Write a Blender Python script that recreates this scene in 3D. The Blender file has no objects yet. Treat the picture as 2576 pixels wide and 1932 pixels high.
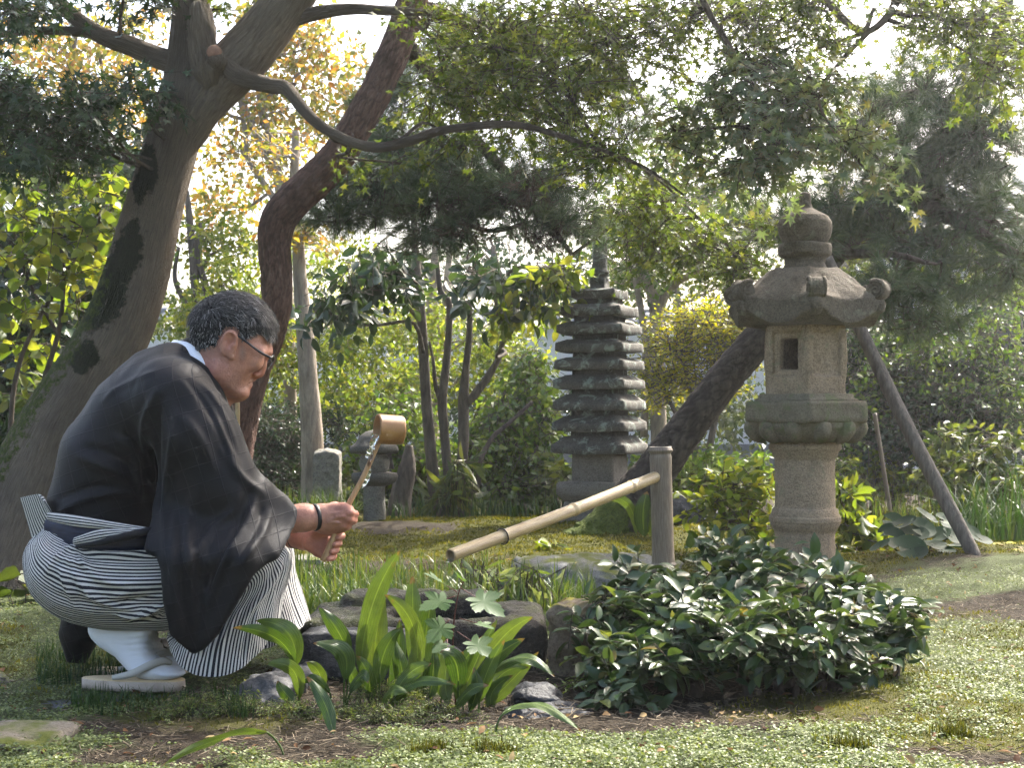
import bpy, math, random
import numpy as np
from mathutils import Vector, Matrix

rng = np.random.default_rng(7)
random.seed(7)
SC = bpy.context.scene
COL = SC.collection
PI = math.pi

# ------------------------------------------------------------------ camera
F, HC, CX, HY = 3720.0, 0.62, 1288.0, 1040.0     # focal length in photo pixels, lens height, principal column, horizon row
cam_d = bpy.data.cameras.new('camera')
cam_d.sensor_width = 36.0
cam_d.lens = F / 2576 * 36.0
cam_d.shift_y = (HY - 966.0) / 2576
cam_d.clip_start, cam_d.clip_end = 0.05, 2000
cam = bpy.data.objects.new('camera', cam_d)
cam.location = (0, 0, HC)
cam.rotation_euler = (PI / 2, 0, 0)
COL.objects.link(cam)
SC.camera = cam

# ------------------------------------------------------------------ sky, sun, exposure
SUN_AZ, SUN_EL = math.radians(38), math.radians(46)     # azimuth to the right of the view direction (+Y), behind the garden
w = bpy.data.worlds.new('World'); SC.world = w; w.use_nodes = True
wn = w.node_tree; wn.nodes.clear()
sky = wn.nodes.new('ShaderNodeTexSky'); sky.sky_type = 'NISHITA'; sky.sun_disc = False
sky.sun_elevation = SUN_EL; sky.sun_rotation = SUN_AZ
sky.dust_density = 6.0; sky.ozone_density = 0.6; sky.air_density = 1.0
bg = wn.nodes.new('ShaderNodeBackground'); bg.inputs['Strength'].default_value = 0.15
wo = wn.nodes.new('ShaderNodeOutputWorld')
wn.links.new(sky.outputs[0], bg.inputs[0]); wn.links.new(bg.outputs[0], wo.inputs[0])
sun_d = bpy.data.lights.new('sun', 'SUN'); sun_d.energy = 3.6; sun_d.angle = math.radians(0.6); sun_d.color = (1.0, 0.95, 0.87)
sun = bpy.data.objects.new('sun', sun_d); COL.objects.link(sun)
sdir = Vector((math.sin(SUN_AZ) * math.cos(SUN_EL), math.cos(SUN_AZ) * math.cos(SUN_EL), math.sin(SUN_EL)))
sun.rotation_euler = sdir.to_track_quat('Z', 'Y').to_euler()
sun.location = (6, 8, 9)
SC.view_settings.view_transform = 'Standard'; SC.view_settings.look = 'None'
SC.view_settings.exposure = 2.0; SC.view_settings.gamma = 1.0
SC.view_settings.use_curve_mapping = False
SC.render.engine = 'CYCLES'
SC.cycles.use_denoising = True
SC.cycles.max_bounces = 4; SC.cycles.transparent_max_bounces = 8
SC.cycles.diffuse_bounces = 2; SC.cycles.transmission_bounces = 4; SC.cycles.glossy_bounces = 2; SC.cycles.volume_bounces = 0
SC.cycles.use_light_tree = False; SC.cycles.caustics_reflective = False; SC.cycles.caustics_refractive = False; SC.cycles.adaptive_threshold = 0.06; SC.cycles.adaptive_min_samples = 16
SC.cycles.sample_clamp_indirect = 6.0
SC.cycles.use_adaptive_sampling = True

# ------------------------------------------------------------------ small helpers
def P(px, py, Y):
    return np.array(((px - CX) / F * Y, Y, HC + (HY - py) / F * Y))
def PP(pts, Y):
    return np.array([P(p[0], p[1], p[2] if len(p) > 2 else Y) for p in pts])
def nrm(v):
    return v / np.maximum(np.linalg.norm(v, axis=-1, keepdims=True), 1e-9)

def gz(x, y):
    """height of the ground"""
    x = np.asarray(x, float); y = np.asarray(y, float)
    z = 0.018 * np.sin(1.3 * x + .5) * np.sin(1.1 * y) + 0.010 * np.sin(3.7 * x + 1) * np.sin(3.1 * y + .7)
    z = z + 0.006 * np.sin(9.1 * x + 2 * np.sin(y)) * np.sin(8.3 * y)
    z = z + 0.10 * np.exp(-((x - 2.0) / .75) ** 2 - ((y - 5.6) / .9) ** 2)
    z = z + 0.05 * np.exp(-((x + .3) / 1.5) ** 2 - ((y - 7.6) / .8) ** 2)
    z = z - 0.015 * np.exp(-((x + .7) / .6) ** 2 - ((y - 3.2) / .5) ** 2)
    return z

BASE = {}
def tag(o, label=None, cat=None, group=None, kind=None):
    if label: o['label'] = label
    if cat: o['category'] = cat
    if group: o['group'] = group
    if kind: o['kind'] = kind
    return o
def thing(name, label, cat, loc, group=None):
    o = bpy.data.objects.new(name, None); COL.objects.link(o)
    o.location = tuple(float(c) for c in loc); o.empty_display_size = .05
    BASE[o.name] = np.array(loc, float)
    return tag(o, label, cat, group)
def mesh(name, V, Fc, smooth=True, attr=None, fattr=None):
    V = np.asarray(V, np.float32)
    me = bpy.data.meshes.new(name)
    if isinstance(Fc, np.ndarray):
        m, k = Fc.shape
        me.vertices.add(len(V)); me.vertices.foreach_set('co', V.ravel())
        me.loops.add(m * k); me.loops.foreach_set('vertex_index', Fc.astype(np.int32).ravel())
        me.polygons.add(m); me.polygons.foreach_set('loop_start', np.arange(0, m * k, k, dtype=np.int32))
    else:
        me.from_pydata(V.tolist(), [], [list(map(int, f)) for f in Fc])
    me.update(calc_edges=True)
    if smooth: me.polygons.foreach_set('use_smooth', np.ones(len(me.polygons), bool))
    for nm, a in (attr or {}).items():
        a = np.asarray(a, np.float32)
        at = me.attributes.new(nm, 'FLOAT' if a.ndim == 1 else 'FLOAT_VECTOR', 'POINT')
        at.data.foreach_set('value' if a.ndim == 1 else 'vector', a.ravel())
    for nm, a in (fattr or {}).items():
        at = me.attributes.new(nm, 'FLOAT', 'FACE'); at.data.foreach_set('value', np.asarray(a, np.float32))
    return me
def obj(name, V, Fc, mt, parent=None, base=None, smooth=True, attr=None, fattr=None, kind=None):
    """one mesh object; coordinates are given in the world and stored relative to the thing's base"""
    V = np.asarray(V, float)
    if parent is not None: b = BASE[parent.name]
    elif base is not None: b = np.array(base, float)
    else: b = np.array(((V[:, 0].min() + V[:, 0].max()) / 2, (V[:, 1].min() + V[:, 1].max()) / 2, V[:, 2].min()))
    me = mesh(name, V - b, Fc, smooth, attr, fattr)
    me.materials.append(mt)
    o = bpy.data.objects.new(name, me); COL.objects.link(o)
    BASE[o.name] = b
    if parent is not None: o.parent = parent
    else: o.location = tuple(b)
    if kind: o['kind'] = kind
    return o
def place(name, me, mat4, parent):
    """an object sharing mesh data, placed by a world matrix under a thing without rotation"""
    o = bpy.data.objects.new(name, me); COL.objects.link(o); o.parent = parent
    M = Matrix(mat4.tolist()) if isinstance(mat4, np.ndarray) else mat4.copy()
    b = BASE[parent.name]; M.translation = M.translation - Vector(b)
    o.matrix_local = M; BASE[o.name] = b
    return o
def cat(parts):
    """join (V, F) pairs"""
    Vs, Fs, n = [], [], 0
    for V, f in parts:
        Vs.append(V); Fs.append(np.asarray(f) + n); n += len(V)
    return np.concatenate(Vs), np.concatenate(Fs)

# ---- noise
def _h(ix, iy, iz, seed):
    n = (ix.astype(np.int64) * 374761393 + iy.astype(np.int64) * 668265263 + iz.astype(np.int64) * 2147483647 + seed * 974634777) & 0xffffffff
    n = ((n ^ (n >> 13)) * 1274126177) & 0xffffffff
    n = (n ^ (n >> 16)) & 0xffffffff
    return n / 4294967295.0
def vn(p, seed=0):
    p = np.asarray(p, float); i = np.floor(p).astype(np.int64); f = p - i; u = f * f * (3 - 2 * f)
    r = 0
    for dx in (0, 1):
        for dy in (0, 1):
            for dz in (0, 1):
                wgt = (u[..., 0] if dx else 1 - u[..., 0]) * (u[..., 1] if dy else 1 - u[..., 1]) * (u[..., 2] if dz else 1 - u[..., 2])
                r = r + wgt * _h(i[..., 0] + dx, i[..., 1] + dy, i[..., 2] + dz, seed)
    return r * 2 - 1
def fbm(p, o=4, seed=0):
    r = 0; a = 1; t = 0
    for k in range(o):
        r = r + a * vn(np.asarray(p) * 2 ** k, seed + k * 17); t += a; a *= .5
    return r / t
def worley(p, seed=0):
    p = np.asarray(p, float); i = np.floor(p).astype(np.int64)
    f1 = np.full(p.shape[:-1], 9.); f2 = f1.copy(); cid = np.zeros(p.shape[:-1])
    for dx in (-1, 0, 1):
        for dy in (-1, 0, 1):
            for dz in (-1, 0, 1):
                c = i + np.array((dx, dy, dz))
                q = c + np.stack([_h(c[..., 0], c[..., 1], c[..., 2], seed + s) for s in (1, 2, 3)], -1)
                d = np.linalg.norm(p - q, axis=-1)
                near = d < f1
                f2 = np.where(near, f1, np.minimum(f2, d)); cid = np.where(near, _h(c[..., 0], c[..., 1], c[..., 2], seed + 9), cid)
                f1 = np.where(near, d, f1)
    return f1, f2, cid

# ---- tubes
def spline(pts, n):
    pts = np.asarray(pts, float)
    if len(pts) == 2:
        t = np.linspace(0, 1, n)[:, None]; return pts[0] * (1 - t) + pts[1] * t
    q = np.vstack([2 * pts[0] - pts[1], pts, 2 * pts[-1] - pts[-2]])
    seg = len(pts) - 1
    u = np.linspace(0, seg, n); k = np.minimum(u.astype(int), seg - 1); t = (u - k)[:, None]
    p0, p1, p2, p3 = q[k], q[k + 1], q[k + 2], q[k + 3]
    return .5 * (2 * p1 + (p2 - p0) * t + (2 * p0 - 5 * p1 + 4 * p2 - p3) * t ** 2 + (3 * p1 - p0 - 3 * p2 + p3) * t ** 3)
def tube(pts, rad, n=24, seg=10, close=True, disp=None, seam=False):
    """smooth tube; rad per control point; disp(angle, length, pos) -> radius factor"""
    rad = np.asarray(rad, float) if np.ndim(rad) else np.full(len(pts), float(rad))
    c = spline(pts, n); r = np.interp(np.linspace(0, 1, n), np.linspace(0, 1, len(rad)), rad)
    t = nrm(np.gradient(c, axis=0))
    u = np.zeros_like(c)
    a = np.array((0, -1., 0)) if abs(t[0, 1]) < .8 else np.array((1., 0, 0))
    for i in range(n):
        a = a - t[i] * np.dot(a, t[i]); a = a / np.linalg.norm(a); u[i] = a
    v = np.cross(t, u)
    m = seg + 1 if seam else seg
    ang = np.arange(m) / seg * 2 * PI
    L = np.concatenate([[0], np.cumsum(np.linalg.norm(np.diff(c, axis=0), axis=1))])
    dirs = np.cos(ang)[None, :, None] * u[:, None] + np.sin(ang)[None, :, None] * v[:, None]
    R = np.repeat(r[:, None], m, 1)
    if disp is not None:
        A, LL = np.meshgrid(ang, L); R = R * disp(A, LL, c[:, None] + dirs * R[..., None])
    V = c[:, None] + dirs * R[..., None]
    V = V.reshape(-1, 3)
    i, j = np.meshgrid(np.arange(n - 1), np.arange(m - 1 if seam else m), indexing='ij')
    j2 = j + 1 if seam else (j + 1) % m
    Fq = np.stack([i * m + j, i * m + j2, (i + 1) * m + j2, (i + 1) * m + j], -1).reshape(-1, 4)
    if close:
        e0 = c[0] + dirs[0] * r[0] * .02; e1 = c[-1] + dirs[-1] * r[-1] * .02
        V = np.vstack([V, e0, e1]); b = n * m
        jj = np.arange(m - 1 if seam else m); kk = jj + 1 if seam else (jj + 1) % m
        Fq = np.vstack([Fq, np.stack([b + jj, b + kk, kk, jj], -1),
                        np.stack([(n - 1) * m + jj, (n - 1) * m + kk, b + m + kk, b + m + jj], -1)])
    return V, Fq
def sticks(a, b, ra, rb):
    """many thin three-sided prisms"""
    a = np.asarray(a, float); b = np.asarray(b, float); N = len(a)
    ra = np.broadcast_to(ra, (N,)); rb = np.broadcast_to(rb, (N,))
    d = nrm(b - a); s = nrm(np.cross(d, np.where(np.abs(d[:, 2:3]) > .9, [[1., 0, 0]], [[0, 0, 1.]]))); q = np.cross(d, s)
    V = []
    for c, r in ((a, ra), (b, rb)):
        for k in range(3):
            an = k * 2 * PI / 3; V.append(c + (s * math.cos(an) + q * math.sin(an)) * r[:, None])
    V = np.stack(V, 1).reshape(-1, 3)
    f = np.array([(0, 1, 4, 3), (1, 2, 5, 4), (2, 0, 3, 5)])
    Fq = (np.arange(N)[:, None, None] * 6 + f[None]).reshape(-1, 4)
    return V, Fq
def lathe(prof, c, seg=48, wob=0.0, seed=0, rz=0, ngon=None):
    """profile (r, z) turned round a vertical axis at c; ngon = (n, power of corner) for a polygonal plan"""
    prof = np.asarray(prof, float); m = seg; ang = np.arange(m) / m * 2 * PI
    k = np.ones(m)
    if ngon:
        a = (ang + PI / ngon) % (2 * PI / ngon) - PI / ngon
        k = 1 / np.cos(((ang) % (2 * PI / ngon)) - PI / ngon) * math.cos(PI / ngon)
    V = np.stack([prof[:, 0:1] * k * np.cos(ang + rz)[None], prof[:, 0:1] * k * np.sin(ang + rz)[None], np.repeat(prof[:, 1:2], m, 1)], -1)
    if wob:
        f = fbm(V * 14 + seed * 5.1, 4, seed); rr = np.maximum(np.hypot(V[..., 0], V[..., 1]), 1e-6)
        V[..., 0] += V[..., 0] / rr * f * wob; V[..., 1] += V[..., 1] / rr * f * wob
    n = len(prof)
    V = V.reshape(-1, 3) + np.asarray(c)
    i, j = np.meshgrid(np.arange(n - 1), np.arange(m), indexing='ij'); j2 = (j + 1) % m
    return V, np.stack([i * m + j, i * m + j2, (i + 1) * m + j2, (i + 1) * m + j], -1).reshape(-1, 4)
def dense(prof, step):
    """resample a profile so that it can be roughened"""
    prof = np.asarray(prof, float); out = [prof[0]]
    for a, b in zip(prof[:-1], prof[1:]):
        k = max(1, int(np.linalg.norm(b - a) / step))
        for q in range(1, k + 1): out.append(a + (b - a) * q / k)
    return np.array(out)
def boxm(c, h, rz=0, bev=.004):
    """bevelled box (V, F) centre c half-size h"""
    h = np.asarray(h, float); V = []; 
    for sx in (-1, 1):
        for sy in (-1, 1):
            for sz in (-1, 1):
                for ax in range(3):
                    v = np.array((sx, sy, sz)) * h; o = np.array((sx, sy, sz)) * bev; o[ax] = 0
                    V.append(v - o)
    V = np.array(V)
    import itertools
    from mathutils import geometry
    cs, sn = math.cos(rz), math.sin(rz)
    # convex hull faces through bmesh
    import bmesh
    bm = bmesh.new()
    for v in V: bm.verts.new(v)
    bmesh.ops.convex_hull(bm, input=bm.verts)
    bm.verts.ensure_lookup_table(); bm.verts.index_update()
    W = np.array([v.co[:] for v in bm.verts]); Fc = [[v.index for v in f.verts] for f in bm.faces]
    bm.free()
    W = np.stack([W[:, 0] * cs - W[:, 1] * sn, W[:, 0] * sn + W[:, 1] * cs, W[:, 2]], -1) + np.asarray(c)
    return W, Fc

# ---- implicit surfaces
def smin(a, b, k):
    if k <= 0: return np.minimum(a, b)
    h = np.maximum(k - np.abs(a - b), 0) / k
    return np.minimum(a, b) - h * h * k * .25
class Field:
    def __init__(s, lo, hi, h):
        s.lo = np.array(lo, float); s.h = h
        s.n = np.ceil((np.array(hi) - s.lo) / h).astype(int) + 1
        s.A = np.full(s.n, 1.0, np.float32)
        s.ax = [(s.lo[i] + np.arange(s.n[i]) * h).astype(np.float32) for i in range(3)]
    def put(s, lo, hi, fn, k=0.0, op='u'):
        m = k + 4 * s.h
        a = np.clip(np.floor((np.array(lo) - m - s.lo) / s.h).astype(int), 0, s.n); b = np.clip(np.ceil((np.array(hi) + m - s.lo) / s.h).astype(int) + 1, 0, s.n)
        if (b <= a).any(): return
        sl = tuple(slice(a[i], b[i]) for i in range(3))
        X, Y, Z = (s.ax[0][sl[0]][:, None, None], s.ax[1][sl[1]][None, :, None], s.ax[2][sl[2]][None, None, :])
        d = fn(X, Y, Z)
        o = s.A[sl]
        s.A[sl] = smin(o, d, k) if op == 'u' else (-smin(-o, d, k) if op == 's' else -smin(-o, -d, k))
    def cap(s, a, b, ra, rb=None, k=0.0, ys=1.0, op='u'):
        rb = ra if rb is None else rb; a = np.asarray(a, float); b = np.asarray(b, float); ba = b - a; L = max(float(ba @ ba), 1e-9)
        r = max(ra, rb)
        def fn(X, Y, Z):
            x, y, z = X - a[0], (Y - a[1]), Z - a[2]
            t = np.clip((x * ba[0] + y * ba[1] + z * ba[2]) / L, 0, 1)
            return np.sqrt((x - t * ba[0]) ** 2 + ((y - t * ba[1]) / ys) ** 2 + (z - t * ba[2]) ** 2) - (ra + (rb - ra) * t)
        e = np.array((r, r * max(ys, 1), r))
        s.put(np.minimum(a, b) - e, np.maximum(a, b) + e, fn, k, op)
    def chain(s, pts, rad, k=0.0, ys=1.0):
        for i in range(len(pts) - 1): s.cap(pts[i], pts[i + 1], rad[i], rad[i + 1], k, ys)
    def ell(s, c, r, k=0.0, rot=0.0, op='u'):
        """ellipsoid, rot = turn in the x-z plane"""
        c = np.asarray(c, float); r = np.asarray(r, float); cs, sn = math.cos(rot), math.sin(rot); R = r.max()
        def fn(X, Y, Z):
            x, y, z = X - c[0], Y - c[1], Z - c[2]
            u = (x * cs + z * sn) / r[0]; v = (-x * sn + z * cs) / r[2]; q = y / r[1]
            l = np.sqrt(u * u + v * v + q * q)
            g = np.sqrt((u / r[0]) ** 2 + (v / r[2]) ** 2 + (q / r[1]) ** 2)
            return l * (l - 1) / np.maximum(g, 1e-6)
        s.put(c - R, c + R, fn, k, op)
    def net(s, smooth=0):
        A = s.A; S = A < 0
        n = s.n
        cnt = np.zeros(n - 1, np.uint8)
        for dx in (0, 1):
            for dy in (0, 1):
                for dz in (0, 1):
                    cnt += S[dx:n[0] - 1 + dx, dy:n[1] - 1 + dy, dz:n[2] - 1 + dz]
        act = np.argwhere((cnt > 0) & (cnt < 8))
        idx = np.full(n - 1, -1, np.int32); idx[tuple(act.T)] = np.arange(len(act))
        cor = np.array([(x, y, z) for x in (0, 1) for y in (0, 1) for z in (0, 1)])
        vals = np.stack([A[act[:, 0] + c[0], act[:, 1] + c[1], act[:, 2] + c[2]] for c in cor], 1).astype(float)
        acc = np.zeros((len(act), 3)); num = np.zeros(len(act))
        for a in range(8):
            for b in range(a + 1, 8):
                if np.abs(cor[a] - cor[b]).sum() != 1: continue
                va, vb = vals[:, a], vals[:, b]; m = (va < 0) != (vb < 0)
                t = np.where(m, va / np.where(m, va - vb, 1), 0)
                acc += np.where(m[:, None], cor[a] + t[:, None] * (cor[b] - cor[a]), 0); num += m
        V = s.lo + (act + acc / num[:, None]) * s.h
        Q = []
        for ax in range(3):
            o1, o2 = [i for i in range(3) if i != ax]
            sl0 = [slice(None)] * 3; sl1 = [slice(None)] * 3
            sl0[ax] = slice(0, n[ax] - 1); sl1[ax] = slice(1, n[ax])
            for o in (o1, o2): sl0[o] = slice(1, n[o] - 1); sl1[o] = slice(1, n[o] - 1)
            a0, a1 = S[tuple(sl0)], S[tuple(sl1)]
            e = np.argwhere(a0 != a1); 
            if not len(e): continue
            flip = a0[tuple(e.T)]
            g = e.copy(); g[:, o1] += 1; g[:, o2] += 1
            def cell(d1, d2):
                q = g.copy(); q[:, o1] -= d1; q[:, o2] -= d2
                return idx[tuple(q.T)]
            q = np.stack([cell(1, 1), cell(0, 1), cell(0, 0), cell(1, 0)], 1)
            if ax == 1: flip = ~flip
            q[~flip] = q[~flip][:, ::-1]
            Q.append(q)
        Q = np.concatenate(Q)
        for _ in range(smooth): V = lap(V, Q, .5)
        return V, Q
def lap(V, Q, w=.5):
    acc = np.zeros_like(V); num = np.zeros(len(V)); k = Q.shape[1]
    for i in range(k):
        a, b = Q[:, i], Q[:, (i + 1) % k]
        for c in range(3): acc[:, c] += np.bincount(a, V[b, c], len(V)) + np.bincount(b, V[a, c], len(V))
        num += np.bincount(a, minlength=len(V)) + np.bincount(b, minlength=len(V))
    return V + w * (acc / np.maximum(num, 1)[:, None] - V)
def normals(V, Q):
    e = np.cross(V[Q[:, 2]] - V[Q[:, 0]], V[Q[:, 3 if Q.shape[1] > 3 else 1]] - V[Q[:, 1]]) if Q.shape[1] > 3 else np.cross(V[Q[:, 1]] - V[Q[:, 0]], V[Q[:, 2]] - V[Q[:, 0]])
    N = np.zeros_like(V)
    for i in range(Q.shape[1]):
        for c in range(3): N[:, c] += np.bincount(Q[:, i], e[:, c], len(V))
    return nrm(N)
def poly_sd(poly, X, Z):
    """signed distance to a polygon in the x-z plane (negative inside)"""
    poly = np.asarray(poly, float); d = np.full(np.broadcast(X, Z).shape, 1e9); ins = np.zeros(d.shape, bool)
    for i in range(len(poly)):
        a, b = poly[i], poly[(i + 1) % len(poly)]; e = b - a
        wx, wz = X - a[0], Z - a[1]; t = np.clip((wx * e[0] + wz * e[1]) / max(e @ e, 1e-12), 0, 1)
        d = np.minimum(d, (wx - t * e[0]) ** 2 + (wz - t * e[1]) ** 2)
        c = ((a[1] <= Z) != (b[1] <= Z)) & (X < a[0] + (Z - a[1]) / (e[1] if abs(e[1]) > 1e-12 else 1e-12) * e[0])
        ins ^= c
    d = np.sqrt(d); return np.where(ins, -d, d)
def smooth_poly(pts, n=8):
    pts = np.asarray(pts, float); m = len(pts); out = []
    for i in range(m):
        p0, p1, p2, p3 = pts[i - 1], pts[i], pts[(i + 1) % m], pts[(i + 2) % m]
        for t in np.arange(n) / n:
            out.append(.5 * (2 * p1 + (p2 - p0) * t + (2 * p0 - 5 * p1 + 4 * p2 - p3) * t * t + (3 * p1 - p0 - 3 * p2 + p3) * t ** 3))
    return np.array(out)

# ------------------------------------------------------------------ materials
def new_mat(name):
    m = bpy.data.materials.new(name); m.use_nodes = True; m.node_tree.nodes.clear(); return m, m.node_tree
def nd(nt, typ, I=None, **kw):
    n = nt.nodes.new(typ)
    for k, v in kw.items(): setattr(n, k, v)
    for k, v in (I or {}).items():
        if isinstance(v, bpy.types.NodeSocket): nt.links.new(v, n.inputs[k])
        else: n.inputs[k].default_value = v
    return n
def col4(c): return (c[0], c[1], c[2], 1.0)
def ramp(nt, fac, stops, interp='LINEAR'):
    r = nd(nt, 'ShaderNodeValToRGB', {'Fac': fac}); e = r.color_ramp.elements; r.color_ramp.interpolation = interp
    while len(e) < len(stops): e.new(0.5)
    for s, (p, c) in zip(e, stops): s.position = p; s.color = col4(c) if not np.isscalar(c) else (c, c, c, 1)
    return r.outputs[0]
def mixc(nt, f, a, b, mode='MIX'):
    m = nd(nt, 'ShaderNodeMix', data_type='RGBA', blend_type=mode)
    for k, v in ((0, f), (6, a), (7, b)):
        if isinstance(v, bpy.types.NodeSocket): nt.links.new(v, m.inputs[k])
        else: m.inputs[k].default_value = v if k == 0 else col4(v)
    return m.outputs[2]
def noise(nt, vec, scale, detail=4, rough=.55, dist=0):
    return nd(nt, 'ShaderNodeTexNoise', {'Vector': vec, 'Scale': scale, 'Detail': detail, 'Roughness': rough, 'Distortion': dist}).outputs['Fac']
def math_(nt, op, a, b=0.0, c=0.0):
    n = nd(nt, 'ShaderNodeMath', operation=op)
    for k, v in enumerate((a, b, c)):
        if isinstance(v, bpy.types.NodeSocket): nt.links.new(v, n.inputs[k])
        else: n.inputs[k].default_value = v
    return n.outputs[0]
def coord(nt, scale=(1, 1, 1), rot=(0, 0, 0), kind='Object'):
    t = nd(nt, 'ShaderNodeTexCoord').outputs[kind]
    return nd(nt, 'ShaderNodeMapping', {'Vector': t, 'Scale': scale, 'Rotation': rot}).outputs[0]
def attr(nt, name, out='Fac'):
    return nd(nt, 'ShaderNodeAttribute', attribute_name=name).outputs[out]
def bumpn(nt, h, strength=.5, dist=.01):
    return nd(nt, 'ShaderNodeBump', {'Height': h, 'Strength': strength, 'Distance': dist}).outputs[0]
def finish(nt, base, rough=.8, normal=None, spec=.3, **I):
    d = {'Base Color': base if isinstance(base, bpy.types.NodeSocket) else col4(base), 'Roughness': rough, 'Specular IOR Level': spec}
    d.update(I)
    if normal is not None: d['Normal'] = normal
    b = nd(nt, 'ShaderNodeBsdfPrincipled', d)
    nd(nt, 'ShaderNodeOutputMaterial', {'Surface': b.outputs[0]})
    return b
def stone_mat(name, c1, c2, lichen=None, lf=.62, scale=1.0, grain=1.0, rough=.9, spec=.2, moss=None, bump=.6):
    """mottled stone with fine grain, lichen blotches, moss on faces that look up"""
    m, nt = new_mat(name); v = coord(nt)
    n1 = noise(nt, v, 9 * scale, 6); n2 = noise(nt, v, 160 * grain, 3, .7); n3 = noise(nt, v, 32 * scale, 5, .65)
    c = ramp(nt, n1, [(.32, c1), (.68, c2)])
    c = mixc(nt, .55, c, ramp(nt, n2, [(.3, .45 * np.array(c1)), (.5, np.array(c2)), (.72, np.minimum(1.5 * np.array(c2), .7))]), 'MIX')
    c = mixc(nt, math_(nt, 'MULTIPLY', ramp(nt, n3, [(.5, 0), (.75, 1)]), .5), c, tuple(.35 * np.array(c1)))
    if lichen is not None:
        c = mixc(nt, math_(nt, 'MULTIPLY', ramp(nt, noise(nt, v, 17 * scale, 7, .7, .6), [(lf, 0), (lf + .1, 1)]), .75), c, lichen)
    if moss is not None:
        g = nd(nt, 'ShaderNodeNewGeometry').outputs['Normal']
        up = nd(nt, 'ShaderNodeSeparateXYZ', {0: g}).outputs[2]
        f = math_(nt, 'MULTIPLY', ramp(nt, up, [(.3, 0), (.8, 1)]), ramp(nt, noise(nt, v, 12 * scale, 5), [(.42, 0), (.58, 1)]))
        c = mixc(nt, f, c, moss)
    h = math_(nt, 'ADD', math_(nt, 'MULTIPLY', n2, .35), n3)
    finish(nt, c, rough, bumpn(nt, h, bump, .008), spec)
    return m
def leaf_mat(name, cols, trans=.45, rough=.42, spec=.4, tint=(1.3, 1.26, .52), obj_rand=False, vein=False):
    """thin leaf: glossy cuticle over a diffuse blade that lets light through"""
    m, nt = new_mat(name)
    r = nd(nt, 'ShaderNodeObjectInfo').outputs['Random'] if obj_rand else attr(nt, 'rnd')
    k = len(cols); c = ramp(nt, r, [(i / max(k - 1, 1), q) for i, q in enumerate(cols)])
    v = coord(nt)
    c = mixc(nt, .35, c, ramp(nt, noise(nt, v, 60, 2), [(.3, (.5, .5, .5)), (.7, (1.35, 1.3, 1.2))]), 'MULTIPLY')
    nrmo = None
    if vein:
        l = attr(nt, 'luv', 'Vector'); sx = nd(nt, 'ShaderNodeSeparateXYZ', {0: l})
        wv = math_(nt, 'SINE', math_(nt, 'MULTIPLY', sx.outputs[1], vein))
        mid = ramp(nt, math_(nt, 'ABSOLUTE', sx.outputs[1]), [(.03, 1), (.09, 0)])
        c = mixc(nt, math_(nt, 'MULTIPLY', ramp(nt, wv, [(.4, 0), (1, 1)]), .18), c, tuple(np.minimum(np.array(cols[-1]) * 1.7, .6)))
        tp = math_(nt, 'ADD', sx.outputs[0], math_(nt, 'MULTIPLY', math_(nt, 'SUBTRACT', noise(nt, v, 45, 4), .5), .5))
        c = mixc(nt, ramp(nt, tp, [(.93, 0), (1.0, 1)]), c, (.16, .09, .035))
        c = mixc(nt, math_(nt, 'MULTIPLY', mid, .5), c, tuple(np.minimum(np.array(cols[-1]) * 2.0, .6)))
        nrmo = bumpn(nt, wv, .25, .002)
    I = {'Base Color': c, 'Roughness': rough, 'Specular IOR Level': spec}
    if nrmo is not None: I['Normal'] = nrmo
    p = nd(nt, 'ShaderNodeBsdfPrincipled', I)
    tc = mixc(nt, 1.0, c, tint, 'MULTIPLY')
    t = nd(nt, 'ShaderNodeBsdfTranslucent', {'Color': tc})
    mx = nd(nt, 'ShaderNodeMixShader', {0: trans, 1: p.outputs[0], 2: t.outputs[0]})
    nd(nt, 'ShaderNodeOutputMaterial', {'Surface': mx.outputs[0]})
    return m

# ================================================================== the ground
def m_cov(x, y):
    """where the pale creeping ground cover grows (0..1)"""
    p = np.stack([x * 2.1, y * 2.6, np.zeros_like(x)], -1)
    f = fbm(p, 4, 3) * 1.3 + .24
    f = f - 1.5 * np.exp(-((x - .45) / .42) ** 2 - ((y - 3.16) / .17) ** 2)      # bare soil under the shrub
    f = f - 1.0 * np.exp(-((x + .12) / .40) ** 2 - ((y - 3.0) / .10) ** 2) - 1.2 * np.exp(-((x + .62) / .22) ** 2 - ((y - 2.93) / .07) ** 2)
    f = f - .9 * np.exp(-((x + .95) / .13) ** 2 - ((y - 3.15) / .12) ** 2)
    f = f + .5 * np.exp(-((x - 1.1) / .5) ** 2 - ((y - 3.6) / .8) ** 2) - .9 * np.clip((y - 5.0) / 1.0, 0, 1)
    return np.clip((f + .05) / .22, 0, 1)
def m_moss(x, y):
    """where the yellow cushion moss grows"""
    p = np.stack([x * 1.7 + 9, y * 2.2, np.zeros_like(x)], -1)
    f = fbm(p, 4, 11)
    f = f + .60 * np.clip((y - 5.2) / .8, 0, 1) - 1.0 * np.clip((y - 9.2) / 1.5, 0, 1) - .22
    f = f + .55 * np.exp(-((x + .8) / .35) ** 2 - ((y - 2.68) / .16) ** 2) + .5 * np.exp(-((x - 1.0) / .25) ** 2 - ((y - 2.85) / .1) ** 2)
    return np.clip(f / .22, 0, 1)

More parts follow.
